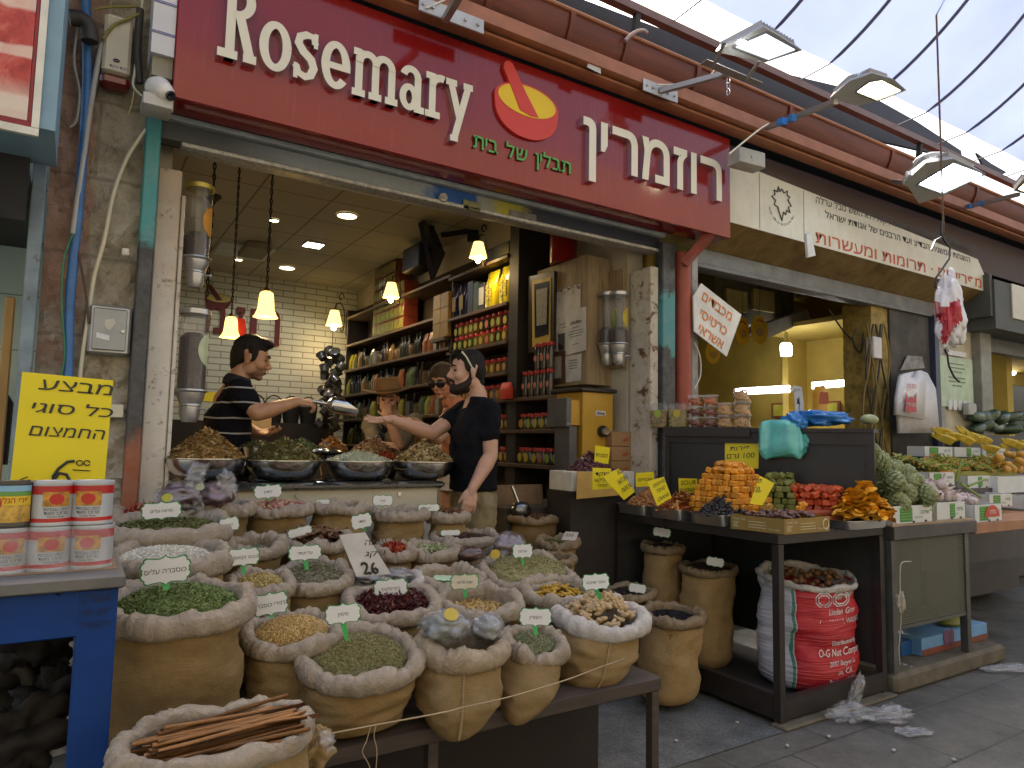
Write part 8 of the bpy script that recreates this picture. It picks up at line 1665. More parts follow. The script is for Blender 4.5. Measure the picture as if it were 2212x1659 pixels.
blob('beard',[lambda p:p.ell(hp_((.060,0,-.106)),(.040,.046,.030),Rh),*[(lambda s:lambda p:p.tube([hp_((x,s*y,z))for x,y,z in((.006,.066,.0),(.004,.067,-.035),(.018,.064,-.066),(.040,.055,-.088),(.066,.034,-.102),(.080,0,-.106))],(.007,.012,.019,.024,.027,.028),10))(s)for s in(1,-1)],lambda p:p.ell(hp_((.086,0,-.088)),(.018,.030,.022),Rh),lambda p:p.ell(hp_((.03,0,-.105)),(.05,.048,.025),Rh),lambda p:p.tube([hp_((.088,.028,-.062)),hp_((.104,0,-.050)),hp_((.088,-.028,-.062))],.008,8),],m_beard,t,.0055,2,.004)
headparts(t,hc,Rh,k_,None,m_hair)
sgl=thing('sunglasses',hp_((.02,0,.13)),'black sunglasses with cream temples pushed up on the hair of the bearded man','sunglasses')
p=MB()
for s in(1,-1):p.tube([hp_((.055,s*.07,.105)),hp_((.035,s*.083,.075)),hp_((.012,s*.088,.03)),hp_((-.004,s*.088,-.002))],(.006,.005,.005,.004),6)
obj('temple',p,mat('cream_temple',(.62,.58,.40),.35),sgl)
p=MB()
for s in(1,-1):p.ell(hp_((.062,s*.036,.112)),(.028,.032,.010),Rh,12,8)
obj('lens',p,mat('lens_dark',(.012,.012,.014),.08),sgl)
# ---------------- seller in the striped polo
f_=nar([.97,-.2,0]);yb=4.17;hc=PY(543,774,yb);t=thing('person',(PY(497,900,yb)[0],yb,FZ),'seller in a black polo shirt with thin white stripes, reaching out with a scoop','person')
Rh=hframe((.93,-.30,0),.22);nb=PY(513,828,yb);sn,sf=PY(517,846,3.99),PY(520,846,4.34);ch=PY(494,900,yb+.0);wa=PY(493,975,yb);pe=PY(495,1040,yb)
en,wn=PY(556,893,3.93),PY(640,868,3.93);wf=PY(556,934,4.18);ef=PY(520,920,4.38)
m_skB=skinmat('skin_olive',(.46,.25,.14),(hc+Rh@nar([.045,0,-.088]),.078))
p=MB();headgeo(p,hc,Rh);limb(p,[(hc+Rh@nar([-.03,0,-.06]),.054),(nb,.060),(ch+[0,0,.08],.09)])
torso(p,[(pe,.10,.145),(wa,.10,.140),(ch,.108,.16),((sn+sf)/2+[0,0,-.03],.088,.165),((sn+sf)/2+[0,0,.03],.05,.07)],f_)
limb(p,muscle(sn,en,.054,.052,.042));limb(p,muscle(en,wn,.043,.046,.028,.28));limb(p,muscle(sf,ef,.052,.050,.040));limb(p,muscle(ef,wf,.040,.040,.027,.28))
hd=PY(698,872,3.93)-wn;hand(p,wn,hd,nar([.1,.5,-1]),-1,.75,.02,1.0,[.55,.72,.85,.95],(.5,.9));hand(p,wf,PY(590,938,4.12)-wf,nar([.4,-.6,.8]),1,.5,.05,.95,[.35,.5,.6,.75],(.6,.6));legs(p,pe,.085,FZ,f_)
obj('body',remesh(p,.0052,3),m_skB,t,True,180)
k=NT('striped_polo');g_=k.n('NewGeometry');sx=k.n('SeparateXYZ');k.l(g_.outputs['Position'],sx.inputs[0]);xz=k.n('Math',operation='MULTIPLY_ADD');xz.inputs[1].default_value=.0;k.l(sx.outputs[0],xz.inputs[0]);k.l(sx.outputs[2],xz.inputs[2]);nn=k.n('Math',operation='MULTIPLY_ADD');nn.inputs[1].default_value=.02;k.l(k.noise(k.coord('Object'),5,2),nn.inputs[0]);k.l(xz.outputs[0],nn.inputs[2])
fm=k.n('Math',operation='FRACT');m2=k.n('Math',operation='MULTIPLY');m2 .inputs[1].default_value=12.2;k.l(nn.outputs[0],m2 .inputs[0]);k.l(m2 .outputs[0],fm.inputs[0]);c=k.ramp(fm.outputs[0],[(0,(.007,.007,.010)),(.87,(.40,.39,.38)),(.97,(.007,.007,.010))],'CONSTANT');k.set(Base_Color=c,Roughness=.9,Normal=k.bump(k.noise(k.coord('Object'),25,4),.3,.004));k.b.inputs['Specular IOR Level'].default_value=.15;m_polo=k.m
def polo(p):
 torso(p,[(pe+[0,0,.02],.122,.168),(wa,.120,.165),(ch+[0,0,-.05],.124,.172),(ch,.128,.180),((sn+sf)/2+[0,0,-.03],.108,.184),((sn+sf)/2+[-.01,0,.03],.072,.11),(nb+[-.005,0,.012],.068,.070)],f_)
 for a,b in((sn,en),(sf,ef)):e_=a+(b-a)*.46;limb(p,[(a,.072),(a+(b-a)*.25,.071),(e_,.068)])
blob('polo_shirt',[polo],m_polo,t,.008,3,.009)
hp_=lambda q:hc+Rh@nar(q)
p=MB();p.lathe([(.060,-.02),(.078,-.03),(.080,.0),(.066,.028),(.060,.02)],nb+[0,0,.01],24,rotm(0,.28,0));obj('collar',p,mat('collar_black',(.014,.014,.018),.85),t)
blob('hair',[lambda p:p.ell(hp_((-.018,0,.060)),(.098,.082,.078),Rh),lambda p:p.ell(hp_((-.058,0,.01)),(.060,.078,.090),Rh),lambda p:p.ell(hp_((.045,.0,.100)),(.056,.060,.034),Rh),lambda p:p.ell(hp_((.078,-.01,.098)),(.028,.045,.022),Rh),lambda p:p.ell(hp_((-.07,0,-.06)),(.034,.056,.04),Rh),lambda p:p.ell(hp_((.015,.072,.025)),(.030,.011,.05),Rh),lambda p:p.ell(hp_((.015,-.072,.025)),(.030,.011,.05),Rh)],m_hair,t,.006,2,.007)
headparts(t,hc,Rh,1.,None,m_hair,0,True)
w_=PY(688,866,3.93);a,b=PY(706,872,3.93),PY(768,884,3.93);sc_t=thing('metal_scoop',(a+b)/2,'shiny steel scoop held out by the seller in the striped polo','scoop');ax=(b-a)/nlen(b-a);M=frame(ax)
p=MB();p.cyl(PY(672,866,3.93),a+ax*.01,.010,.012,12);obj('handle',p,mat('steel',0),sc_t)
P=[]
dn=nar([0,0,-1.]);dn=dn-ax*dn.dot(ax);dn/=nlen(dn);sd_=np.cross(ax,dn)
for s in lsp(0,1,12):
 r_=.012+(.050-.012)*min(1,s*6)**.5 if s<.17 else.050*(1-.0*s);half=PI*(.98 if s<.2 else.98-.52*((s-.2)/.8)**.8);P.append([a+ax*(.175*s)+r_*(dn*cos(g_)+sd_*sin(g_))for g_ in lsp(-half,half,20)])
p=MB();p.grid(P);P2=[[a+(nar(q)-a)for q in r_]for r_ in P];p.add(P[0],[tuple(range(20))]);obj('scoop_bowl',p,mat('scoop_steel',(.55,.55,.54),.2,1),sc_t)
# ---------------- woman with sunglasses and orange scarf
f_=nar([-.8,-.5,0]);yb=4.35;hc=PY(955,822,yb);t=thing('person',(PY(985,950,yb)[0],yb,FZ),'woman in dark sunglasses and an orange scarf looking down behind the bearded man','person');Rh=hframe((-.80,-.60,0),.38)
nb=PY(978,868,yb);s1,s2=PY(1008,890,4.20),PY(968,892,4.52);ch=PY(988,935,yb);wa=PY(990,1000,yb);pe=PY(990,1060,yb);e1,w1_=PY(945,950,4.10),PY(897,910,4.05);e2,w2_=PY(960,945,4.5),PY(925,930,4.3)
m_skC=skinmat('skin_tan',(.50,.25,.14));p=MB();headgeo(p,hc,Rh,.96);limb(p,[(hc+Rh@nar([-.03,0,-.06]),.046),(nb,.048),(ch+[0,0,.08],.08)]);torso(p,[(pe,.10,.15),(wa,.088,.125),(ch,.10,.140),((s1+s2)/2+[0,0,-.03],.075,.14),((s1+s2)/2+[0,0,.02],.045,.06)],f_)
limb(p,muscle(s1,e1,.046,.044,.036));limb(p,muscle(e1,w1_,.036,.038,.024,.28));limb(p,muscle(s2,e2,.046,.044,.036));limb(p,muscle(e2,w2_,.036,.038,.024,.28));hand(p,w1_,PY(866,902,4.03)-w1_,nar([.1,-.3,1]),1,.2,.05,.9,None,(.8,.5));hand(p,w2_,PY(905,926,4.2)-w2_,nar([.2,-.4,1]),-1,.3,.03,.9);legs(p,pe,.08,FZ,f_)
obj('body',remesh(p,.0055,3),m_skC,t,True,180);hp_=lambda q:hc+Rh@(nar(q)*.96)
def top_(p):torso(p,[(pe,.118,.165),(wa,.10,.14),(ch,.114,.152),(ch+[0,0,.09],.10,.145)],f_)
blob('top',[top_],mat('white_top',(.58,.55,.50),.8,var=.25,vs=14),t,.009,3,.008)
f3=f_/nlen(f_);s3=nar([-f3[1],f3[0],0])
blob('scarf',[lambda p:p.tube([nb+s3*.06+[0,0,.01],nb+f3*.05+s3*.05,ch+f3*.12+s3*.03+[0,0,.05],ch+f3*.135+s3*.02-[0,0,.1],wa+f3*.13+s3*.02],(.035,.042,.05,.055,.06),10),lambda p:p.tube([nb-s3*.05-[0,0,.01],nb+f3*.06,nb+s3*.06],.035,10)],mat('scarf_orange',(.50,.19,.09),.85,var=.2,bump=.5,bs=30),t,.009,3,.012)
blob('hair',[lambda p:p.ell(hp_((-.018,0,.055)),(.098,.082,.076),Rh),lambda p:p.ell(hp_((-.055,0,.01)),(.062,.080,.085),Rh),lambda p:p.ell(hp_((-.10,0,.02)),(.045,.045,.045),Rh),lambda p:p.ell(hp_((.02,.070,.02)),(.045,.013,.05),Rh),lambda p:p.ell(hp_((.02,-.070,.02)),(.045,.013,.05),Rh)],m_hairb,t,.0065,2,.005);headparts(t,hc,Rh,.96,None,m_hairb)
sgl=thing('sunglasses',hp_((.09,0,0)),'large dark sunglasses worn by the woman with the orange scarf','sunglasses');p=MB()
for s in(1,-1):p.ell(hp_((.098,s*.034,.002)),(.010,.033,.026),Rh@rotm(0,0,s*.25),14,10)
obj('lens',p,mat('lens_dark',0),sgl);p=MB()
for s in(1,-1):p.tube([hp_((.090,s*.065,.006)),hp_((.04,s*.082,.006)),hp_((-.01,s*.084,.0))],.0035,6)
p.tube([hp_((.108,.012,.006)),hp_((.108,-.012,.006))],.004,6);obj('frame',p,mat('frame_brown_gloss',(.05,.03,.02),.2),sgl)
# ---------------- person in a brown hat
f_=nar([-.45,-.9,0]);yb=4.95;hc=PY(839,862,yb);t=thing('person',(PY(848,950,yb)[0],yb,FZ),'person in a wide brown hat and olive shirt with a hand over the mouth','person');Rh=hframe((-.45,-.9,0),.20)
nb=PY(850,898,yb);s1,s2=PY(800,918,yb-.02),PY(897,908,yb+.08);ch=PY(848,950,yb);wa=PY(848,1010,yb);pe=PY(848,1060,yb);e1,w1_=PY(812,965,4.80),PY(826,960,4.62);e2,w2_=PY(862,962,4.70),PY(838,902,4.70)
p=MB();headgeo(p,hc,Rh,.97);limb(p,[(hc+Rh@nar([-.03,0,-.06]),.046),(nb,.050),(ch+[0,0,.08],.08)]);torso(p,[(pe,.10,.15),(wa,.095,.135),(ch,.105,.15),((s1+s2)/2+[0,0,-.03],.08,.15),((s1+s2)/2+[0,0,.03],.045,.06)],f_)
limb(p,muscle(s1,e1,.046,.044,.036));limb(p,muscle(s2,e2,.046,.044,.036));limb(p,muscle(e2,w2_,.036,.038,.024,.28));limb(p,muscle(e1,w1_,.036,.038,.025,.28));hand(p,w2_,PY(832,868,4.74)-w2_,nar([.2,1,.2]),-1,.35,.06,.92,None,(.7,.5));hand(p,w1_,PY(850,962,4.6)-w1_,nar([0,.6,-1]),1,.4,.03,.9);legs(p,pe,.08,FZ,f_);obj('body',remesh(p,.0055,3),skinmat('skin_warm',(.45,.25,.16)),t,True,180)
def shirtD(p):
 torso(p,[(pe,.12,.165),(wa,.112,.15),(ch,.122,.166),((s1+s2)/2+[0,0,-.03],.098,.17),((s1+s2)/2+[0,0,.03],.062,.09),(nb+[0,0,.0],.060,.062)],f_)
 limb(p,[(s1,.066),(s1+(e1-s1)*.9,.056)]);limb(p,[(s2,.066),(s2+(e2-s2)*.9,.056)])
blob('shirt',[shirtD],mat('olive_shirt',(.16,.14,.10),.85,var=.2,vs=10,bump=.4,bs=30),t,.009,3,.012);hp_=lambda q:hc+Rh@(nar(q)*.97)
blob('hair',[lambda p:p.ell(hp_((-.02,0,.045)),(.096,.082,.075),Rh),lambda p:p.ell(hp_((-.06,0,-.02)),(.055,.080,.085),Rh),lambda p:p.ell(hp_((-.03,-.075,-.05)),(.03,.02,.06),Rh)],m_hairb,t,.0065,2,.005);headparts(t,hc,Rh,.97,None,m_hairb)
ht=thing('felt_hat',hp_((0,0,.06)),'wide-brimmed brown felt hat on the person with a hand over the mouth','hat');c_=hp_((-.01,0,.055));Rt=Rh@rotm(.10,-.10,0)
def hatm(prof):return[(r_,z)for r_,z in prof]
p=MB();n=40;P=[]
for r_,z in((.088,.0),(.12,-.004),(.16,.0),(.195,.012),(.197,.016),(.16,.006),(.12,.003),(.090,.007)):P.append([c_+Rt@nar([r_*1.03*cos(g_),r_*sin(g_),z-.018*cos(2*g_)*(r_>.1)*(r_/.195)])for g_ in lsp(0,2*PI,n,endpoint=False)])
p.grid(P,wrap=True);obj('brim',p,mat('felt_brown',(.25,.145,.06),.9,var=.15,bump=.2,bs=90),ht,True,180)
p=MB();p.lathe([(.098,.0),(.097,.04),(.092,.085),(.078,.108),(.045,.112),(.0,.098)],c_,34,Rt,0,1.05,.92);obj('crown',p,mat('felt_brown',0),ht,True,180);p=MB();p.lathe([(.100,.006),(.1005,.020),(.098,.021)],c_,34,Rt,0,1.05,.92);obj('hat_band',p,mat('band_dark',(.12,.065,.03),.7),ht)
sgl=thing('sunglasses',PY(824,935,4.78),'round dark sunglasses hanging on the olive shirt front','sunglasses');p=MB();a=PY(829,927,4.795);b=PY(822,946,4.795);p.ell(a,(.034,.008,.026),rotm(0,.9,0),14,8);p.ell(b,(.034,.008,.026),rotm(0,.9,0),14,8);p.tube([a,b],.004,6);obj('lens',p,mat('lens_dark',0),sgl)
# blue table with cans at the left
m_blt=mat('blue_paint',(.004,.040,.19),.55,spec=.25,var=.2,vs=6,wear=(.04,.10,.06),wearamt=.26,bump=.15)
TBZ=.985;yF=1.90
xr=PY(248,1400,yF)[0]
bt=thing('blue_table',(-.3,2.2,0),'blue painted wooden table with handwriting on its corner, carrying tins','table')
zt=PY(248,1268,yF)[2];zb=PY(10,1330,yF)[2]
p=MB();p.span((-.75,yF-.02,zt),(xr+.012,2.42,zt+.03),0,.004);obj('table_top',p,mat('worn_top',(.13,.125,.115),.6,var=.3,vs=8),bt)
p=MB();p.span((-.75,yF,zt-.105),(xr-.075,yF+.03,zt-.001),0,.003);obj('apron',p,m_blt,bt)
xl=PY(160,1400,yF)[0];p=MB();p.span((xl,yF,0),(xr,yF+.06,zt-.001),0,.004);lg=obj('leg',p,m_blt,bt)
for x,y in((-.74,yF),(-.74,2.34),(xr-.07,2.34)):p=MB();p.span((x,y,0),(x+.06,y+.06,zt-.001),0,.004);obj('leg',p,m_blt,bt)
p=MB()
for i,(tx,u,v,w)in enumerate((('שמרק',208,1300,52),('לא ימי',205,1330,50),('הקפה',205,1356,54))):c_=PY(u,v,yF-.001);write(p,heb(tx),c_,AX,AZ,px(c_,17),px(c_,w),0,.001,shear=.1)
a=[PY(*q,yF-.0015)for q in((165,1277),(115,1280))];p.tube(a,.0022,4);p.tube([PY(128,1274,yF-.0015),a[1],PY(130,1286,yF-.0015)],.0022,4);obj('handwriting',p,mat('ink_navy',(.004,.012,.05),.6),bt)
# cans in two layers
def can(loc,lb,kind,group,turn=0.):
 t=thing('tin_can',loc,lb,'can',group);r_,h=.0465,.104;o=np.asarray(loc,float)
 pr=[(0,.002),(r_*.93,.002),(r_,.0),(r_*1.02,.004),(r_,.008)]
 for i in range(13):pr+=[(r_*.985,.014+i*.006),(r_*.998,.017+i*.006)]
 pr+=[(r_,h-.008),(r_*1.02,h-.004),(r_,h),(r_*.93,h-.002),(r_*.92,h-.006),(0,h-.006)]
 p=MB();p.lathe(pr,o,36);
 if kind=='tomato':
  p2=MB();p2 .lathe([(r_*1.004,.009),(r_*1.004,.018)],o,36);p3=MB();p3 .lathe([(r_*1.004,h-.030),(r_*1.004,h-.010)],o,36);obj('red_band',p3,mat('can_red',(.46,.018,.016),.3),t);obj('can_body',p,mat('can_white',(.46,.48,.50),.35,.2,var=.06),t);obj('red_band',p2,mat('can_red',(.46,.018,.016),.3),t)
  pic=MB();red=MB();txt=MB();a0=turn-PI/2
  def on(a_,z,rr=1.012):return o+[r_*rr*cos(a_),r_*rr*sin(a_),z]
  pic.grid([[on(a0+x,z)for x in lsp(-.62,.62,12)]for z in(.046,.056,.068,.080)]);obj('label',pic,mat('label_orange',(.50,.24,.03),.45,var=.5,vs=60),t)
  P=[[on(a0+.33*rr*cos(g_),.063+.013*rr*sin(g_),1.02)for g_ in lsp(0,6.28,20,endpoint=False)]for rr in(1,.5,.01)];red.grid(P[::-1],wrap=True);obj('tomato_picture',red,mat('tomato_red',(.50,.02,.012),.35),t)
  for z,tx,hh,ww in((.036,'רסק עגבניות',.0075,.052),(.027,'מרוכז מאוד',.0075,.05),(.0205,'Tomato Paste',.0045,.035)):
   V,Fc=glyphs(heb(tx)if ord(tx[0])>1000 else tx,.008);x0,x1=V[:,0].min(),V[:,0].max();A_=a0+(V[:,0]-(x0+x1)/2)*ww/(x1-x0)/r_;txt.add(np.stack([o[0]+r_*1.013*np.cos(A_),o[1]+r_*1.013*np.sin(A_),o[2]+z+V[:,1]*hh/.7],1),Fc)
  obj('lettering',txt,mat('can_ink',(.06,.06,.09),.5),t,False)
 else:
  obj('can_body',p,mat('can_dark',(.07,.065,.06),.3,.4),t);pic=MB();a0=turn-PI/2
  def on(a_,z,rr=1.008):return o+[r_*rr*cos(a_),r_*rr*sin(a_),z]
  pic.grid([[on(a0+x,z)for x in lsp(-.85,.85,14)]for z in(.012,.03,.05)]);obj('food_picture',pic,mat('chickpeas',(.60,.36,.06),.4,var=.5,vs=70),t)
  q=MB();q.grid([[on(a0+x,z)for x in lsp(-.85,.85,14)]for z in(.0505,.072)]);obj('yellow_band',q,mat('can_yellow',(.72,.52,.03),.4),t);q=MB();q.grid([[on(a0+x,z)for x in lsp(-.85,.85,14)]for z in(.0725,.082)]);obj('green_band',q,mat('can_green',(.13,.32,.06),.4),t);q=MB();q.grid([[on(a0+x,z)for x in lsp(-.85,.85,14)]for z in(.0825,.096)]);obj('sky_band',q,mat('can_sky',(.25,.50,.68),.4),t)
  q=MB();V,Fc=glyphs(heb('פרי הגליל'),.012);x0,x1=V[:,0].min(),V[:,0].max();A_=a0+(V[:,0]-(x0+x1)/2)*.062/(x1-x0)/r_;q.add(np.stack([o[0]+r_*1.02*np.cos(A_),o[1]+r_*1.02*np.sin(A_),o[2]+.056+V[:,1]*.013/.7],1),Fc);obj('lettering',q,mat('can_letter_red',(.5,.03,.01),.5),t,False)
  q=MB();P=[[on(a0-.7+.25*rr*cos(g_),.055+.012*rr*sin(g_),1.025)for g_ in lsp(0,6.28,16,endpoint=False)]for rr in(1,.01)];q.grid(P[::-1],wrap=True);obj('red_seal',q,mat('can_red',0),t)
 return t
zc=zt+.031;yC=2.03
for i,(u,kd,tn)in enumerate(((205,'tomato',-.25),(112,'tomato',.15),(20,'tomato',.25))):c_=PY(u-8,1190,yC);can((c_[0],yC,zc),f'tomato paste can in the shrink-wrapped lower layer, {["right", "middle", "left"][i]} one','tomato','tins on the blue table',tn)
for i,(u,kd,tn,lb)in enumerate(((198,'tomato',-.2,'tomato paste can in the upper layer, right one'),(113,'tomato',.2,'tomato paste can in the upper layer, between the other paste can and the chickpea can'),(24,'chick',.12,'dark can of chickpeas with a yellow label in the upper layer'))):c_=PY(u,1090,yC);can((c_[0],yC,zc+.1055),lb,kd,'tins on the blue table',tn)
for i in range(3):
 x=PY(198,1190,yC)[0]-.098*i;can((x-.01,yC+.11,zc),f'tomato paste can in the rear row of the lower layer, {["right", "middle", "left"][i]} one','tomato','tins on the blue table')
a,b=PY(-60,1150,1.97),PY(238,1150,1.97);crm=film('shrink_wrap',(.75,.77,.80),.09,60);p=MB();x0,x1=-.33,PY(236,1200,yC)[0];P=[]
for z in lsp(zc+.001,zc+.105,8):P.append([[x0,yC+.18,z],[x0,yC-.052,z],*[[x,yC-.056+.004*sin(x*60+z*90),z]for x in lsp(x0+.03,x1-.012,24)],[x1+.002,yC-.045,z],[x1+.004+.004*sin(z*80),yC+.05,z],[x1+.002,yC+.18,z]])
p.grid(P);tag(obj('shrink_wrap',p,crm,None,True,180),'clear shrink wrap around the lower layer of cans','plastic wrap')
p=MB();p.span((x0-.02,yC-.062,zc-.0005),(x1+.015,yC+.19,zc+.0008));tag(obj('cardboard_tray',p,mat('cardboard_brown',(.30,.18,.09),.7)),'thin cardboard sheet under the cans','cardboard')
# yellow sale sign
yS=2.30;Q=[PY(u,v,yS)for u,v in((48,803),(245,822),(226,1040),(22,1040))]
t=card(None,'bright yellow sale sign with black handwritten Hebrew standing behind the cans',[],P=Q);p=MB();ax=Q[1]-Q[0];W=nlen(ax);ax/=W;up=Q[0]-Q[3];Hh=nlen(up);up/=Hh;nz=np.cross(ax,up);nz/=nlen(nz)
Q[3]=PY(22,1050,yS)
for tx,u,v,w,h,sh in(('מבצע',165,848,138,27,.12),('כל סוגי',158,896,150,24,.15),('החמצום',146,945,140,25,.2)):c_=PY(u,v,yS-.002);write(p,heb(tx),c_,ax,AZ,px(c_,h),px(c_,w),.004,.001,shear=sh,wob=0)
s=px(Q[0],1);o_=PY(104,1046,yS-.002);big=[(.85,1.05),(.6,1.0),(.32,.7),(.15,.35),(.12,.1),(.35,.5),(.6,.45),(.72,.2),(.6,-.05)];p.tube([o_+ax*x*54*s+AZ*y*50*s for x,y in big],3.6*s,6)
for dx in(0,16):p.tube([PY(172+dx,1000,yS-.002)+ax*6*s*cos(g_)+AZ*5.5*s*sin(g_)for g_ in lsp(.3,5.8 if dx else 6.3,12)],1.2*s,5)
p.tube([PY(157,1015,yS-.002),PY(195,1017,yS-.002)],1.2*s,5);p.tube([PY(44,1036,yS-.002),PY(60,1030,yS-.002)],1.3*s,5);p.tube([PY(50,1042,yS-.002),PY(64,1036,yS-.002)],1.3*s,5);obj('handwriting',p,m_mark,t)
# dim clutter under the blue table
for i,(u,v,y,r_)in enumerate(((70,1370,2.5,.11),(40,1460,2.6,.14),(120,1500,2.45,.10),(30,1600,2.3,.13))):crumple('dark_clutter',PY(u,v,y),(r_,r_*.7,r_*.8),mat('clutter_%d'%(i%2),[(.014,.011,.009),(.025,.02,.016)][i%2],.8,var=.6,bump=1,bs=20),f'dim crumpled sacking under the blue table, {ORD[i]} from the top','sacking',.6,seed=50+i)
along('rusty_pipe',[PY(*q,2.5)for q in((20,1440),(60,1460),(72,1560),(90,1640))],.02,mat('soot2',0),'dark bent pipe under the blue table','pipe')
# produce stand at the right
GX0,GX1,GY0,GZ=3.97,4.80,2.22,.92
gs=thing('produce_stand',(4.6,2.7,0),'dark metal produce stand with a wire mesh front beside the black table','stand')
m_gsteel=mat('stand_steel',(.10,.10,.085),.5,.3,var=.3,vs=7)
p=MB();p.span((GX0,GY0,GZ-.075),(GX1+.12,3.1,GZ),0,.004);obj('stand_top',p,mat('stand_dark',(.06,.05,.045),.5,var=.3),gs)
p=MB();p.span((GX0,GY0+.01,GZ+.001),(GX1+.10,3.1,GZ+.012));obj('wood_sheet',p,mat('plywood',(.36,.25,.14),.6),gs)
for x,y in((GX0+.0,GY0+.02),(GX1,GY0+.02),(GX0,3.05),(GX1,3.05)):p=MB();p.span((x,y,0.0 if y>2.5 else.111),(x+.045,y+.045,GZ-.076));obj('leg',p,m_gsteel,gs)
k=NT('wire_mesh');v=k.coord('Object',(1,1,1));sx=k.n('SeparateXYZ');k.l(v,sx.inputs[0])
def grat(o_,per,wd):m1=k.n('Math',operation='MULTIPLY');m1 .inputs[1].default_value=1/per;k.l(o_,m1 .inputs[0]);f1=k.n('Math',operation='FRACT');k.l(m1 .outputs[0],f1 .inputs[0]);l1=k.n('Math',operation='LESS_THAN');l1 .inputs[1].default_value=wd;k.l(f1 .outputs[0],l1 .inputs[0]);return l1 .outputs[0]
mx=k.n('Math',operation='MAXIMUM');k.l(grat(sx.outputs[0],.014,.30),mx.inputs[0]);k.l(grat(sx.outputs[2],.014,.45),mx.inputs[1]);k.set(Base_Color=(.11,.11,.075,1),Roughness=.6,Alpha=mx.outputs[0]);m_mesh=k.m
zM=PY(2000,1340,GY0+.03)[2];p=MB();p.span((GX0+.046,GY0+.03,zM),(GX1-.001,GY0+.034,GZ-.077));obj('mesh_panel',p,m_mesh,gs,False)
p=MB();p.span((GX0+.046,GY0+.025,zM-.02),(GX1-.001,GY0+.04,zM-.0005));obj('mesh_rail',p,m_gsteel,gs);p=MB();p.span((GX0+.05,GY0+.3,zM),(GX1,GY0+.32,GZ-.08));obj('inner_sheet',p,mat('stand_inner',(.10,.10,.07),.7,var=.4),gs)
# green and white cartons
m_wcart=mat('carton_white',(.62,.63,.60),.5,var=.08);
def hexcarton(c,w,d,h,rz,lb,txt,right=True):
 t=thing('produce_carton',c,lb,'carton','white and green produce cartons');c=np.asarray(c,float);Rz=rotm(0,0,rz);p=MB()
 for s_,o_ in(((w,.008,h),(0,-d/2,h/2)),((w,.008,h),(0,d/2,h/2)),((.008,d-.017,h),(-w/2+.004,0,h/2)),((.008,d-.017,h),(w/2-.004,0,h/2)),((w-.02,d-.02,.01),(0,0,.006))):p.box(c+Rz@nar(o_),s_,Rz)
 obj('box',p,m_wcart,t,False);ax=Rz@AX;nz=Rz@-AY;o0=c+Rz@nar([0,-d/2-.0045,0]);p=MB();x0,x1=(-.34*w,-.02*w)if right else(-.05*w,.14*w);p.poly([(x0,.008),(x1,.008),(x1,h-.01),(x0,h-.01)],o0,ax,AZ,.001);g_=obj('green_panel',p,mat('carton_green',(.03,.20,.05),.5),t,False)
 p=MB();r_=h*.085;nx=int((x1-x0)/(r_*2.1))
 for i in range(nx):
  for j in range(5):p.poly([(r_*.8*cos(a_),r_*.8*sin(a_))for a_ in lsp(.52,6.8,6,endpoint=False)],o0+nz*.0014+ax*(x0+r_*(1.2+2.05*i+(j%2)))+AZ*(.014+h*.09+j*r_*1.9),ax,AZ,.0006)
 obj('hexagons',p,mat('carton_lime',(.20,.45,.07),.5),t,False)
 p=MB();write(p,heb('מרינה'),o0+ax*(.30*w)+AZ*h*.5,ax,AZ,h*.22,w*.22,.01,.002);write(p,heb('נפלאות השדה'),o0+ax*(.13*w)+AZ*h*.25,ax,AZ,h*.12,w*.22,0,.002);obj('lettering',p,mat('print_greengrey',(.12,.28,.18),.5),t,False)
 if not right:pass
 p=MB()
 for x in(-.02,.3):p.poly([(0,0),(.02,0),(.025,.012),(-.004,.012)],o0+nz*.001+ax*x*w,ax,AZ,.0006)
 obj('dark_slot',p,mat('slot_navy',(.01,.012,.04),.5),t,False);return t
zG=GZ+.013
hexcarton((4.22,2.40,zG),.42,.30,.10,0,'white and green carton full of artichokes at the left of the produce stand','')
hexcarton((4.70,2.42,zG),.34,.30,.105,0,'white and green carton of garlic beside the artichokes','',False)
# artichokes
m_art=mat('artichoke',(.27,.33,.12),.6,var=.5,vs=26,c2=(.44,.48,.24));p=MB()
p.ell((0,0,0),(.028,.028,.036),None,14,10)
for rw in range(8):
 for j in range(8+(rw<5)*2-(rw>5)*3):
  n_=8+(rw<5)*2-(rw>5)*3;a_=2*PI*(j+.5*(rw%2))/n_;ph=-1.05+rw*.33;r_=.040*cos(ph*.8);z=.043*sin(ph);c=nar([r_*cos(a_),r_*sin(a_),z]);e=nar([cos(a_),sin(a_),0]);tn=nar([-sin(a_),cos(a_),0]);upv=AZ*cos(ph)-e*sin(ph)*.9;upv/=nlen(upv);nr_=np.cross(tn,upv);w=.013;l_=.027
  q=nar([c-tn*w-nr_*-.001,c+tn*w,c+tn*w*.7+upv*l_*.6+nr_*.010,c+upv*l_+nr_*.012,c-tn*w*.7+upv*l_*.6+nr_*.010,c+upv*l_*.45+nr_*.017]);p.add(q,[(0,1,5),(1,2,5),(2,3,5),(3,4,5),(4,0,5)])
p.cyl((0,0,-.04),(.006,0,-.085),.010,.009,8);art=obj('artichoke',p,m_art,None,True,60);b_=art.location.copy();first=True;n_=0
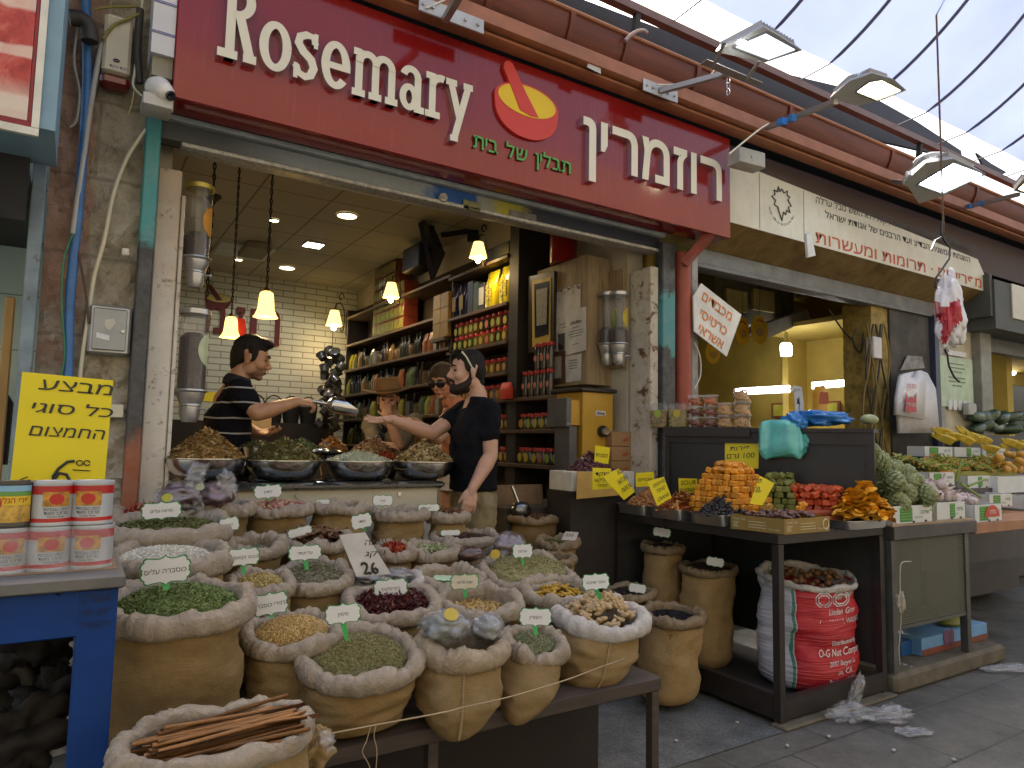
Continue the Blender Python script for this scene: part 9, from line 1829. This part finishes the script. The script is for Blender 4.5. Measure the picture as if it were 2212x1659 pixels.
for lv,(z,xs,ys)in enumerate(((.11,(4.06,4.16,4.26,4.35),(2.31,2.40,2.49)),(.175,(4.04,4.13,4.22,4.31),(2.34,2.44)),(.24,(4.03,4.11,4.19,4.27),(2.38,2.47)),(.305,(4.0,4.09,4.17),(2.42,2.51)),(.37,(4.0,4.08),(2.46,2.55)),(.43,(4.01,),(2.55,)))):
 for x in xs:
  for y in ys:
   loc=(x+gauss(0,.012),y+gauss(0,.012),zG+z+gauss(0,.008));rr=(1.2+gauss(0,.4),gauss(0,.5),unif(.2,1.8));s_=unif(1.0,1.2)
   if first:art.location=loc;art.rotation_euler=rr;art.scale=(s_,)*3;o=art;first=False
   else:o=dup(art,loc,rot=rr,scale=s_)
   n_+=1;tag(o,'plump green artichoke in the tall pile beside the black partition','artichoke','artichokes in the pile')
   # garlic
m_gar=mat('garlic_skin',(.60,.44,.42),.5,var=.25,vs=16,c2=(.68,.60,.56));p=MB();P=[]
for z,r_ in((-.022,.008),(-.02,.022),(-.008,.031),(.006,.030),(.018,.020),(.028,.009),(.045,.006),(.06,.005)):P.append([[r_*(1+.06*cos(7*g_))*cos(g_),r_*(1+.06*cos(7*g_))*sin(g_),z]for g_ in lsp(0,6.283,28,endpoint=False)])
p.grid(P,wrap=True);p.add(P[0],[tuple(range(27,-1,-1))]);gr_=None
for i in range(58):
 x,y=unif(4.50,5.22),unif(2.30,2.56);loc=(x,y,zG+.10+.10*max(0,1-abs(x-4.66)/.40)*rnd()+(y-2.3)*.22-.03*(x>4.9));rr=(unif(-1.5,1.5),unif(-1.2,1.2),unif(0,6))
 if gr_ is None:gr_=obj('garlic_bulb',p,m_gar,None,True,180);gr_.location=loc;gr_.rotation_euler=rr;o=gr_
 else:o=dup(gr_,loc,rot=rr,scale=unif(.95,1.25))
 tag(o,'pinkish white garlic bulb in the cartons right of the artichokes','garlic bulb','garlic bulbs in the cartons')
for i,q in enumerate((((2065,1040),(2078,990)),((2075,1045),(2120,1075)),((2090,1050),(2130,1035)))):a,b=PY(*q[0],2.45),PY(*q[1],2.42);p=MB();p.cyl(a,b,.011,.008,8);tag(obj('garlic_stalk',p,mat('stalk_green',(.20,.28,.06),.5)),f'green garlic stalk sticking out of the bulbs, {["upright", "long", "short"][i]} one','stalk')
hexcarton((5.16,2.42,GZ-.02),.36,.32,.11,0,'white carton with a red logo at the right border, under garlic','');
p=MB();c_=nar([5.20,2.2545,GZ+.03]);p.poly([(.10*cos(a_),.075*sin(a_))for a_ in lsp(0,PI,20)],c_+[0,-.004,-.02],AX,AZ,.001);lo=obj('logo',p,mat('logo_red',(.55,.06,.02),.5),bpy.data.objects[[o.name for o in bpy.data.objects if o.get('label')=='white carton with a red logo at the right border, under garlic'][0]],False)
p=MB();write(p,heb('כמהין'),c_+[0,-.006,.0],AX,AZ,.03,.09,.006);obj('lettering',p,mat('paper_white',0),bpy.data.objects[[o.name for o in bpy.data.objects if o.get('label')=='white carton with a red logo at the right border, under garlic'][0]],False)
p=MB();p.span((4.93,2.235,GZ-.09),(6.4,3.1,GZ-.022),0,.004);p.span((6.3,2.3,0),(6.35,2.35,GZ-.091));tag(obj('wooden_shelf',p,mat('plywood_red',(.36,.17,.08),.6)),'reddish board table continuing the produce stand at the right border','table')
# rows behind: carrots and beans, mangoes, bananas, green packs
for i,(u,v,y)in enumerate(((2005,1046,2.86),(2085,1052,2.84),(2165,1058,2.82),(2205,1096,2.62),(2130,1092,2.64))):hexcarton(PY(u,v,y),.36,.2,.095,0,f'white and green carton in the rows behind the garlic, {ORD[i]} one','',i%2==0)
p=MB();p.span((5.2,2.72,.5),(7.6,3.12,PY(2085,1052,2.84)[2]-.002));tag(obj('display_step',p,mat('stand_dark',0)),'dark step under the rear rows of produce','step')
m_beans=pieces('bean_pods',[(.28,.30,.04),(.36,.34,.05),(.22,.26,.05),(.55,.20,.03),(.45,.36,.06),(.20,.28,.06)],.4)
tvp=STK[0]*nar([1,.12,.12]);n=900;pos=np.stack([rng.uniform(5.45,6.95,n),rng.uniform(2.78,3.05,n),np.zeros(n)],1);pos[:,2]=1.19+.045*np.sin((pos[:,0]-4.4)*4.5)**2+rng.uniform(0,.03,n)+(pos[:,1]-2.8)*.25;p=MB();p.many(tvp,STK[1],pos,rrot(n,.25),np.full(n,.05));p.span((5.45,2.80,1.125),(6.94,3.04,1.20));tag(obj('bean_pods',p,m_beans,None,False),'long mixed row of green beans and yellow-orange peppers on the rear step','vegetables',None,'stuff')
m_ban=mat('banana',(.60,.42,.03),.45,var=.25,vs=9,wear=(.12,.07,.02),wearamt=.22);p=MB()
for j in range(6):a_=-.5+.2*j;p.tube([(sin(a_)*.03+.02*sin(a_)*s,-.10*sin(s*1.5)-.006*j,-.17*s+.05*s*s)for s in lsp(0,1,9)],[.007,.011,.016,.0175,.018,.0175,.016,.011,.005],8)
p.ell((0,0,.005),(.018,.014,.014));bn_=None
for i,(u,v,y)in enumerate(((2040,940,3.26),(2058,945,3.2),(2078,944,3.26),(2096,950,3.2),(2112,952,3.26),(2128,958,3.22),(2050,955,3.15),(2085,957,3.15),(2178,960,3.15),(2195,966,3.15),(2210,962,3.2),(2165,966,3.2),(2140,972,3.1))):
 c_=PY(u,v,y);rr=(gauss(.2,.3),gauss(-1.25,.25),gauss(.2,.4))
 if bn_ is None:bn_=obj('banana_bunch',p,m_ban,None,True,180);bn_.location=c_;bn_.rotation_euler=rr;o=bn_
 else:o=dup(bn_,c_,rot=rr)
 tag(o,f'bunch of ripe speckled bananas in the rear row, {ORD[i]} one','bananas','banana bunches')
for i,x in enumerate((6.35,6.85,7.35)):hexcarton((x,3.22,1.31),.46,.14,.085,0,f'white and green carton under the bananas, {ORD[i]} from the left','',i%2==0)
p=MB();p.span((6.05,3.125,.09),(7.7,3.5,1.309));tag(obj('display_step',p,mat('stand_dark',0)),'dark rear step under the bananas','step')
m_mang=mat('mango_fruit',(.60,.27,.03),.4,var=.25,vs=8,c2=(.66,.40,.05));mg=None
for i in range(24):
 u,v,y=2152+unif(0,90),985+unif(0,34),unif(2.70,2.85);c_=PY(u,v,y);rr=tuple(unif(-1,1)for _ in range(3))
 if mg is None:p=MB();p.ell((0,0,0),(.042,.032,.031),None,14,10);mg=obj('mango_fruit',p,m_mang);mg.location=c_;mg.rotation_euler=rr;o=mg
 else:o=dup(mg,c_,rot=rr)
 tag(o,'orange-yellow mango in the bagged pile at the right border','mango','mangoes at the right border')
p=MB();p.span((6.3,2.68,1.03),(7.4,2.9,1.16));tag(obj('fruit_box',p,m_wcart),'white box under the mangoes at the right border','carton')
gpk=None
for i in range(14):
 u,v=2110+(i%7)*17,912+(i//7)*20;c_=PY(u,v,3.5)
 if gpk is None:p=MB();p.ell((0,0,0),(.13,.06,.055),None,14,10,0,lambda v_:np.sign(v_)*np.abs(v_)**.7);gpk=obj('salad_pack',p,mat('salad_green',(.05,.085,.035),.3,var=.5,vs=22,bump=.6,coat=.3));gpk.location=c_;o=gpk
 else:o=dup(gpk,c_+[gauss(0,.03),0,gauss(0,.012)],rot=(gauss(0,.3),gauss(0,.25),gauss(0,.4)),scale=(unif(.8,1.3),1,unif(.8,1.15)))
 tag(o,f'plastic pack of dark green leaves, {ORD[i % 7]} in the {"lower" if i // 7 else "upper"} row behind the bananas','salad pack','salad packs')
p=MB();p.span((7.3,3.42,.09),(9.6,3.6,1.53));tag(obj('display_step',p,mat('stand_dark',0)),'dark step carrying the packs of green leaves','step')
tm=None
for i in range(30):
 c_=PY(2112+unif(0,40),885+unif(0,30),4.3+rnd()*.2)
 if tm is None:p=MB();p.ell((0,0,0),(.042,.042,.038),None,12,8);tm=obj('tomato',p,mat('tomato_skin',(.36,.03,.015),.25,var=.3));tm.location=c_;o=tm
 else:o=dup(tm,c_)
 tag(o,'dark red tomato in the heap behind the green packs at the right','tomato','tomatoes in the far heap')
p=MB();a=PY(2112,925,4.45);p.span((a[0],4.2,.05),(a[0]+.9,4.6,a[2]+.02));tag(obj('tomato_crate',p,mat('stand_dark',0)),'dark crate under the far heap of tomatoes','crate')
crumple('salad_bag',PY(2130,893,4.0),(.15,.08,.06),mat('salad_green',0),'bag of leafy greens in front of the far tomatoes','bag',.25,seed=70)
# under the produce stand: blue carton, string, wire
t=thing('blue_carton',(4.6,2.6,.11),'blue carton printed with a purple onion under the produce stand','carton');a,b=PY(1992,1420,2.34),PY(2132,1345,2.34)
p=MB();p.span((a[0],2.34,.112),(b[0],2.6,b[2]),0,.003);obj('box',p,mat('carton_blue',(.16,.34,.58),.4,var=.2,vs=5),t);p=MB();p.span((a[0]-.12,2.4,.112),(a[0]-.001,2.58,b[2]-.02));obj('side',p,mat('carton_deepblue',(.02,.10,.32),.4),t)
p=MB();p.span((a[0]+.001,2.337,.114),(b[0]-.001,2.3395,.112+(b[2]-.112)*.36));obj('brown_band',p,mat('carton_rust',(.22,.06,.03),.5),t);p=MB();c_=PY(2050,1376,2.335)
for d in(-.028,.03):p.ell(c_+[d,0,0],(.036,.002,.05))
obj('onion_picture',p,mat('onion_purple',(.20,.09,.16),.5),t);p=MB();p.ell(PY(2055,1342,2.42),(.11,.07,.03));obj('greens',p,mat('salad_yellowgreen',(.25,.24,.04),.6,var=.4),t)
along('string',[PY(*q,2.2)for q in((1968,1213),(1948,1216),(1944,1240),(1945,1290),(1946,1340),(1942,1400),(1944,1436))],.0035,mat('string_pale',(.45,.40,.30),.9),'frayed pale string hanging down the wire mesh','string');crumple('string_tassel',PY(1946,1303,2.19),(.030,.02,.06),mat('string_pale',0),'frayed tassel on the string at the wire mesh','string',.6,seed=81);crumple('plastic_scrap',PY(1958,1446,2.3),(.05,.04,.03),film('ground_film',(.62,.64,.66),.5),'small plastic scrap on the kerb under the stand','plastic',.6,seed=83)
# hanging white bags
t=thing('bag_hook',PY(2025,560,2.5),'black metal hook holding a white plastic bag on the brown cord','hook');P=[PY(*q,2.5)for q in((2034,478),(2033,505),(2040,520),(2052,535),(2050,560),(2035,582),(2022,600),(2020,618),(2030,628))];p=MB();q=nar(P);p.tube(q,.007,7);obj('hook',p,mat('black_metal',0),t);p=MB();p.tube([PY(*q,2.5)for q in((2012,540),(2020,520),(2034,512))],.006,6);obj('hook_arm',p,mat('black_metal',0),t)
m_bag=NT('white_bag');k=m_bag;v=k.coord('Object');c=k.ramp(k.noise(v,6,5,.7,1),[(.35,(.70,.68,.68)),(.65,(.80,.79,.80))]);k.set(Base_Color=c,Roughness=.35,Normal=k.bump(k.noise(v,16,5,.7,1.2),.6,.015));k.b.inputs['Subsurface Weight'].default_value=.2;k.b.inputs['Subsurface Radius'].default_value=(.04,.03,.03);m_bag=k.m
c_=PY(2052,668,2.45);s=px(c_,1);t=thing('white_bag',c_,'crumpled white plastic bag with a red print hanging from the black hook','bag')
def bagf(v):f2=.55+.45*min(1,(1-v[2])/1.1);return nar([v[0]*f2,v[1]*f2,cps(abs(v[2])**.75,v[2])])
crumple('bag',c_,(44*s,26*s,88*s),m_bag,'',amp=.34,seed=90,fn=bagf,parent=t,nu=48,nv_=36);
bo=[o for o in t.children][0];bm=nar([v_.co for v_ in bo.data.vertices])+nar(t.location);
def patch(name,uvs,m,y0):
 from mathutils.geometry import intersect_point_tri_2d
 P=[tuple(EYE)for _ in()];poly=uvs;me=bo.data;vs=[];fs=[]
 def inside(u,v):
  r_=False;j=len(poly)-1
  for i in range(len(poly)):
   if(poly[i][1]>v)!=(poly[j][1]>v)and u<(poly[j][0]-poly[i][0])*(v-poly[i][1])/(poly[j][1]-poly[i][1])+poly[i][0]:r_=not r_
   j=i
  return r_
 for f2 in me.polygons:
  cc=nar(f2 .center)+nar(t.location);q=CAM.T@(cc-EYE);u,v=CX+F*q[0]/q[2],CY+F*q[1]/q[2]
  if inside(u,v)and f2 .normal.dot(Vector((EYE-cc).tolist()))>0:
   b=len(vs);
   for vi in f2 .vertices:vs.append(bm[vi]+nar(me.vertices[vi].normal)*.002)
   fs.append(tuple(range(b,len(vs))))
 if fs:p=MB();p.add(vs,fs);obj(name,p,m,t,True,180)
patch('red_print',[(2040,665),(2055,655),(2072,645),(2080,690),(2060,705),(2045,740),(2032,745),(2035,700),(2020,680)],mat('print_red',(.45,.03,.05),.4),0)
patch('pink_print',[(2018,650),(2034,660),(2034,700),(2022,690)],mat('print_pink',(.60,.22,.24),.4),0)
along('bag_strap',[PY(*q,2.5)for q in((2040,755),(2046,765),(2050,790),(2062,815),(2072,824))],.007,mat('black_metal',0),'black cord end hanging below the white bag','cord')
for i,(pts,lb,yy)in enumerate(((((1950,808),(1990,800),(2004,806),(2022,840),(2030,935),(1946,936),(1942,880)),'plain white carrier bag at the back of the bunch on the grimy board',3.45),(((1948,812),(1958,806),(1966,816),(1978,816),(1984,802),(1996,810),(2000,830),(1998,906),(1938,896),(1940,860)),'white carrier bag with red Hebrew print hanging on the grimy board',3.40))):
 Q=nar([PY(u,v,yy)for u,v in pts]);t=thing('carrier_bag',Q.mean(0),lb,'bag','carrier bags on the board');n=len(Q);b_=Q+[0,.035,0];p=MB();cen=Q.mean(0)+[0,-.03,0];p.add(np.vstack([Q,b_,[cen],[cen+[0,.07,0]]]),[(i_,(i_+1)%n,2*n)for i_ in range(n)][::-1]+[((i_+1)%n+n,i_+n,2*n+1)for i_ in range(n)]+[((i_+1)%n,i_,i_+n,(i_+1)%n+n)for i_ in range(n)]);obj('bag',p,m_bag,t,True,180)
 if i==1:
  ax=AX;p=MB();c_=PY(1969,838,yy-.036);write(p,heb('כולם קונים'),c_,AX,AZ,px(c_,10),px(c_,38),.01);c2=PY(1968,892,yy-.036);s=px(c2,1);p.poly([(-22*s,0),(22*s,0),(24*s,44*s),(14*s,28*s),(4*s,34*s),(-8*s,26*s),(-18*s,42*s)],c2+AZ*2*s,AX,AZ,.002);obj('red_print',p,mat('print_red',0),t,False);p=MB();write(p,heb('מחנה יהודה'),c2+AZ*14*s-[0,.003,0],AX,AZ,9*s,36*s,.01);obj('white_print',p,mat('paper_white',0),t,False)
p=MB();Q=[PY(*q,3.58)for q in((1945,800),(1998,795),(1992,770),(1960,768))];p.add(np.vstack([Q,nar(Q)+[0,.004,0]]),[(0,1,2,3),(7,6,5,4)]);tag(obj('torn_poster',p,mat('poster_faded',(.28,.27,.25),.7,var=.5,vs=12)),'torn faded picture on the grimy board above the carrier bags','poster')
# litter on the ground
m_gfilm=film('litter_film',(.66,.68,.70),.24,30)
for i,(u,v,r_)in enumerate(((1835,1545,(.12,.07,.05)),(1850,1520,(.035,.03,.10)),(1920,1548,(.13,.07,.045)),(1970,1572,(.10,.05,.015)),(2180,1440,(.20,.06,.025)))):
 c_=PZ(u,v,.03);c_[2]=r_[2]*.9;crumple('plastic_litter',c_,r_,m_gfilm,['crumpled clear plastic bag on the paving before the walnut sack','raised peak of the clear plastic bag by the table corner','second clear plastic bag on the paving, right of the first','flat trailing end of clear plastic on the street slabs','pale plastic strip on the paving at the right border'][i],'plastic bag',.45,rotm(0,.3*(i==1),-.4),100+i,nu=44,nv_=30)
for i,(u,v,w,h,c)in enumerate(((1060,1618,.05,.07,(.30,.30,.31)),(1100,1600,.055,.08,(.36,.37,.38)),(1118,1628,.05,.04,(.34,.34,.34)),(1155,1622,.03,.06,(.40,.40,.41)),(1000,1640,.04,.05,(.3,.3,.3)),(1048,1650,.05,.06,(.25,.24,.23)))):
 c_=PZ(u,v,.03);crumple('crumpled_paper',(c_[0],c_[1],h*.5),(w*.8,.03,h*.7),mat('litter_grey_%d'%i,dim(c,.5),.7,var=.3,bump=.5),f'crumpled grey paper scrap under the bench, {ORD[i]} one','paper',.3,seed=120+i)
crumple('plastic_litter',PZ(1190,1580,.12),(.05,.04,.11),m_gfilm,'tall clear plastic bag hanging under the bench beside the rosemary sack','plastic bag',.6,seed=140)
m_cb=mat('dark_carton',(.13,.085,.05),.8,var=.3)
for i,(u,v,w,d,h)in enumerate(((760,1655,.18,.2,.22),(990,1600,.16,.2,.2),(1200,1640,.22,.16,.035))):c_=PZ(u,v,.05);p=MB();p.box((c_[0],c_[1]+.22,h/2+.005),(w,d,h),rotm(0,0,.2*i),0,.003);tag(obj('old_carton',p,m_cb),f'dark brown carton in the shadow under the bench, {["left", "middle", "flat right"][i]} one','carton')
for i,(u,v)in enumerate(((1592,1560),(1460,1600),(1700,1610),(1930,1620),(2060,1640),(1790,1590))):c_=PZ(u,v,.01);crumple('litter_bit',c_,(.012,.01,.006),mat('litter_pale',(.45,.43,.36),.7),f'tiny pale scrap on the paving, {ORD[i]} one','litter',.4,seed=150+i,nu=12,nv_=8)
# end
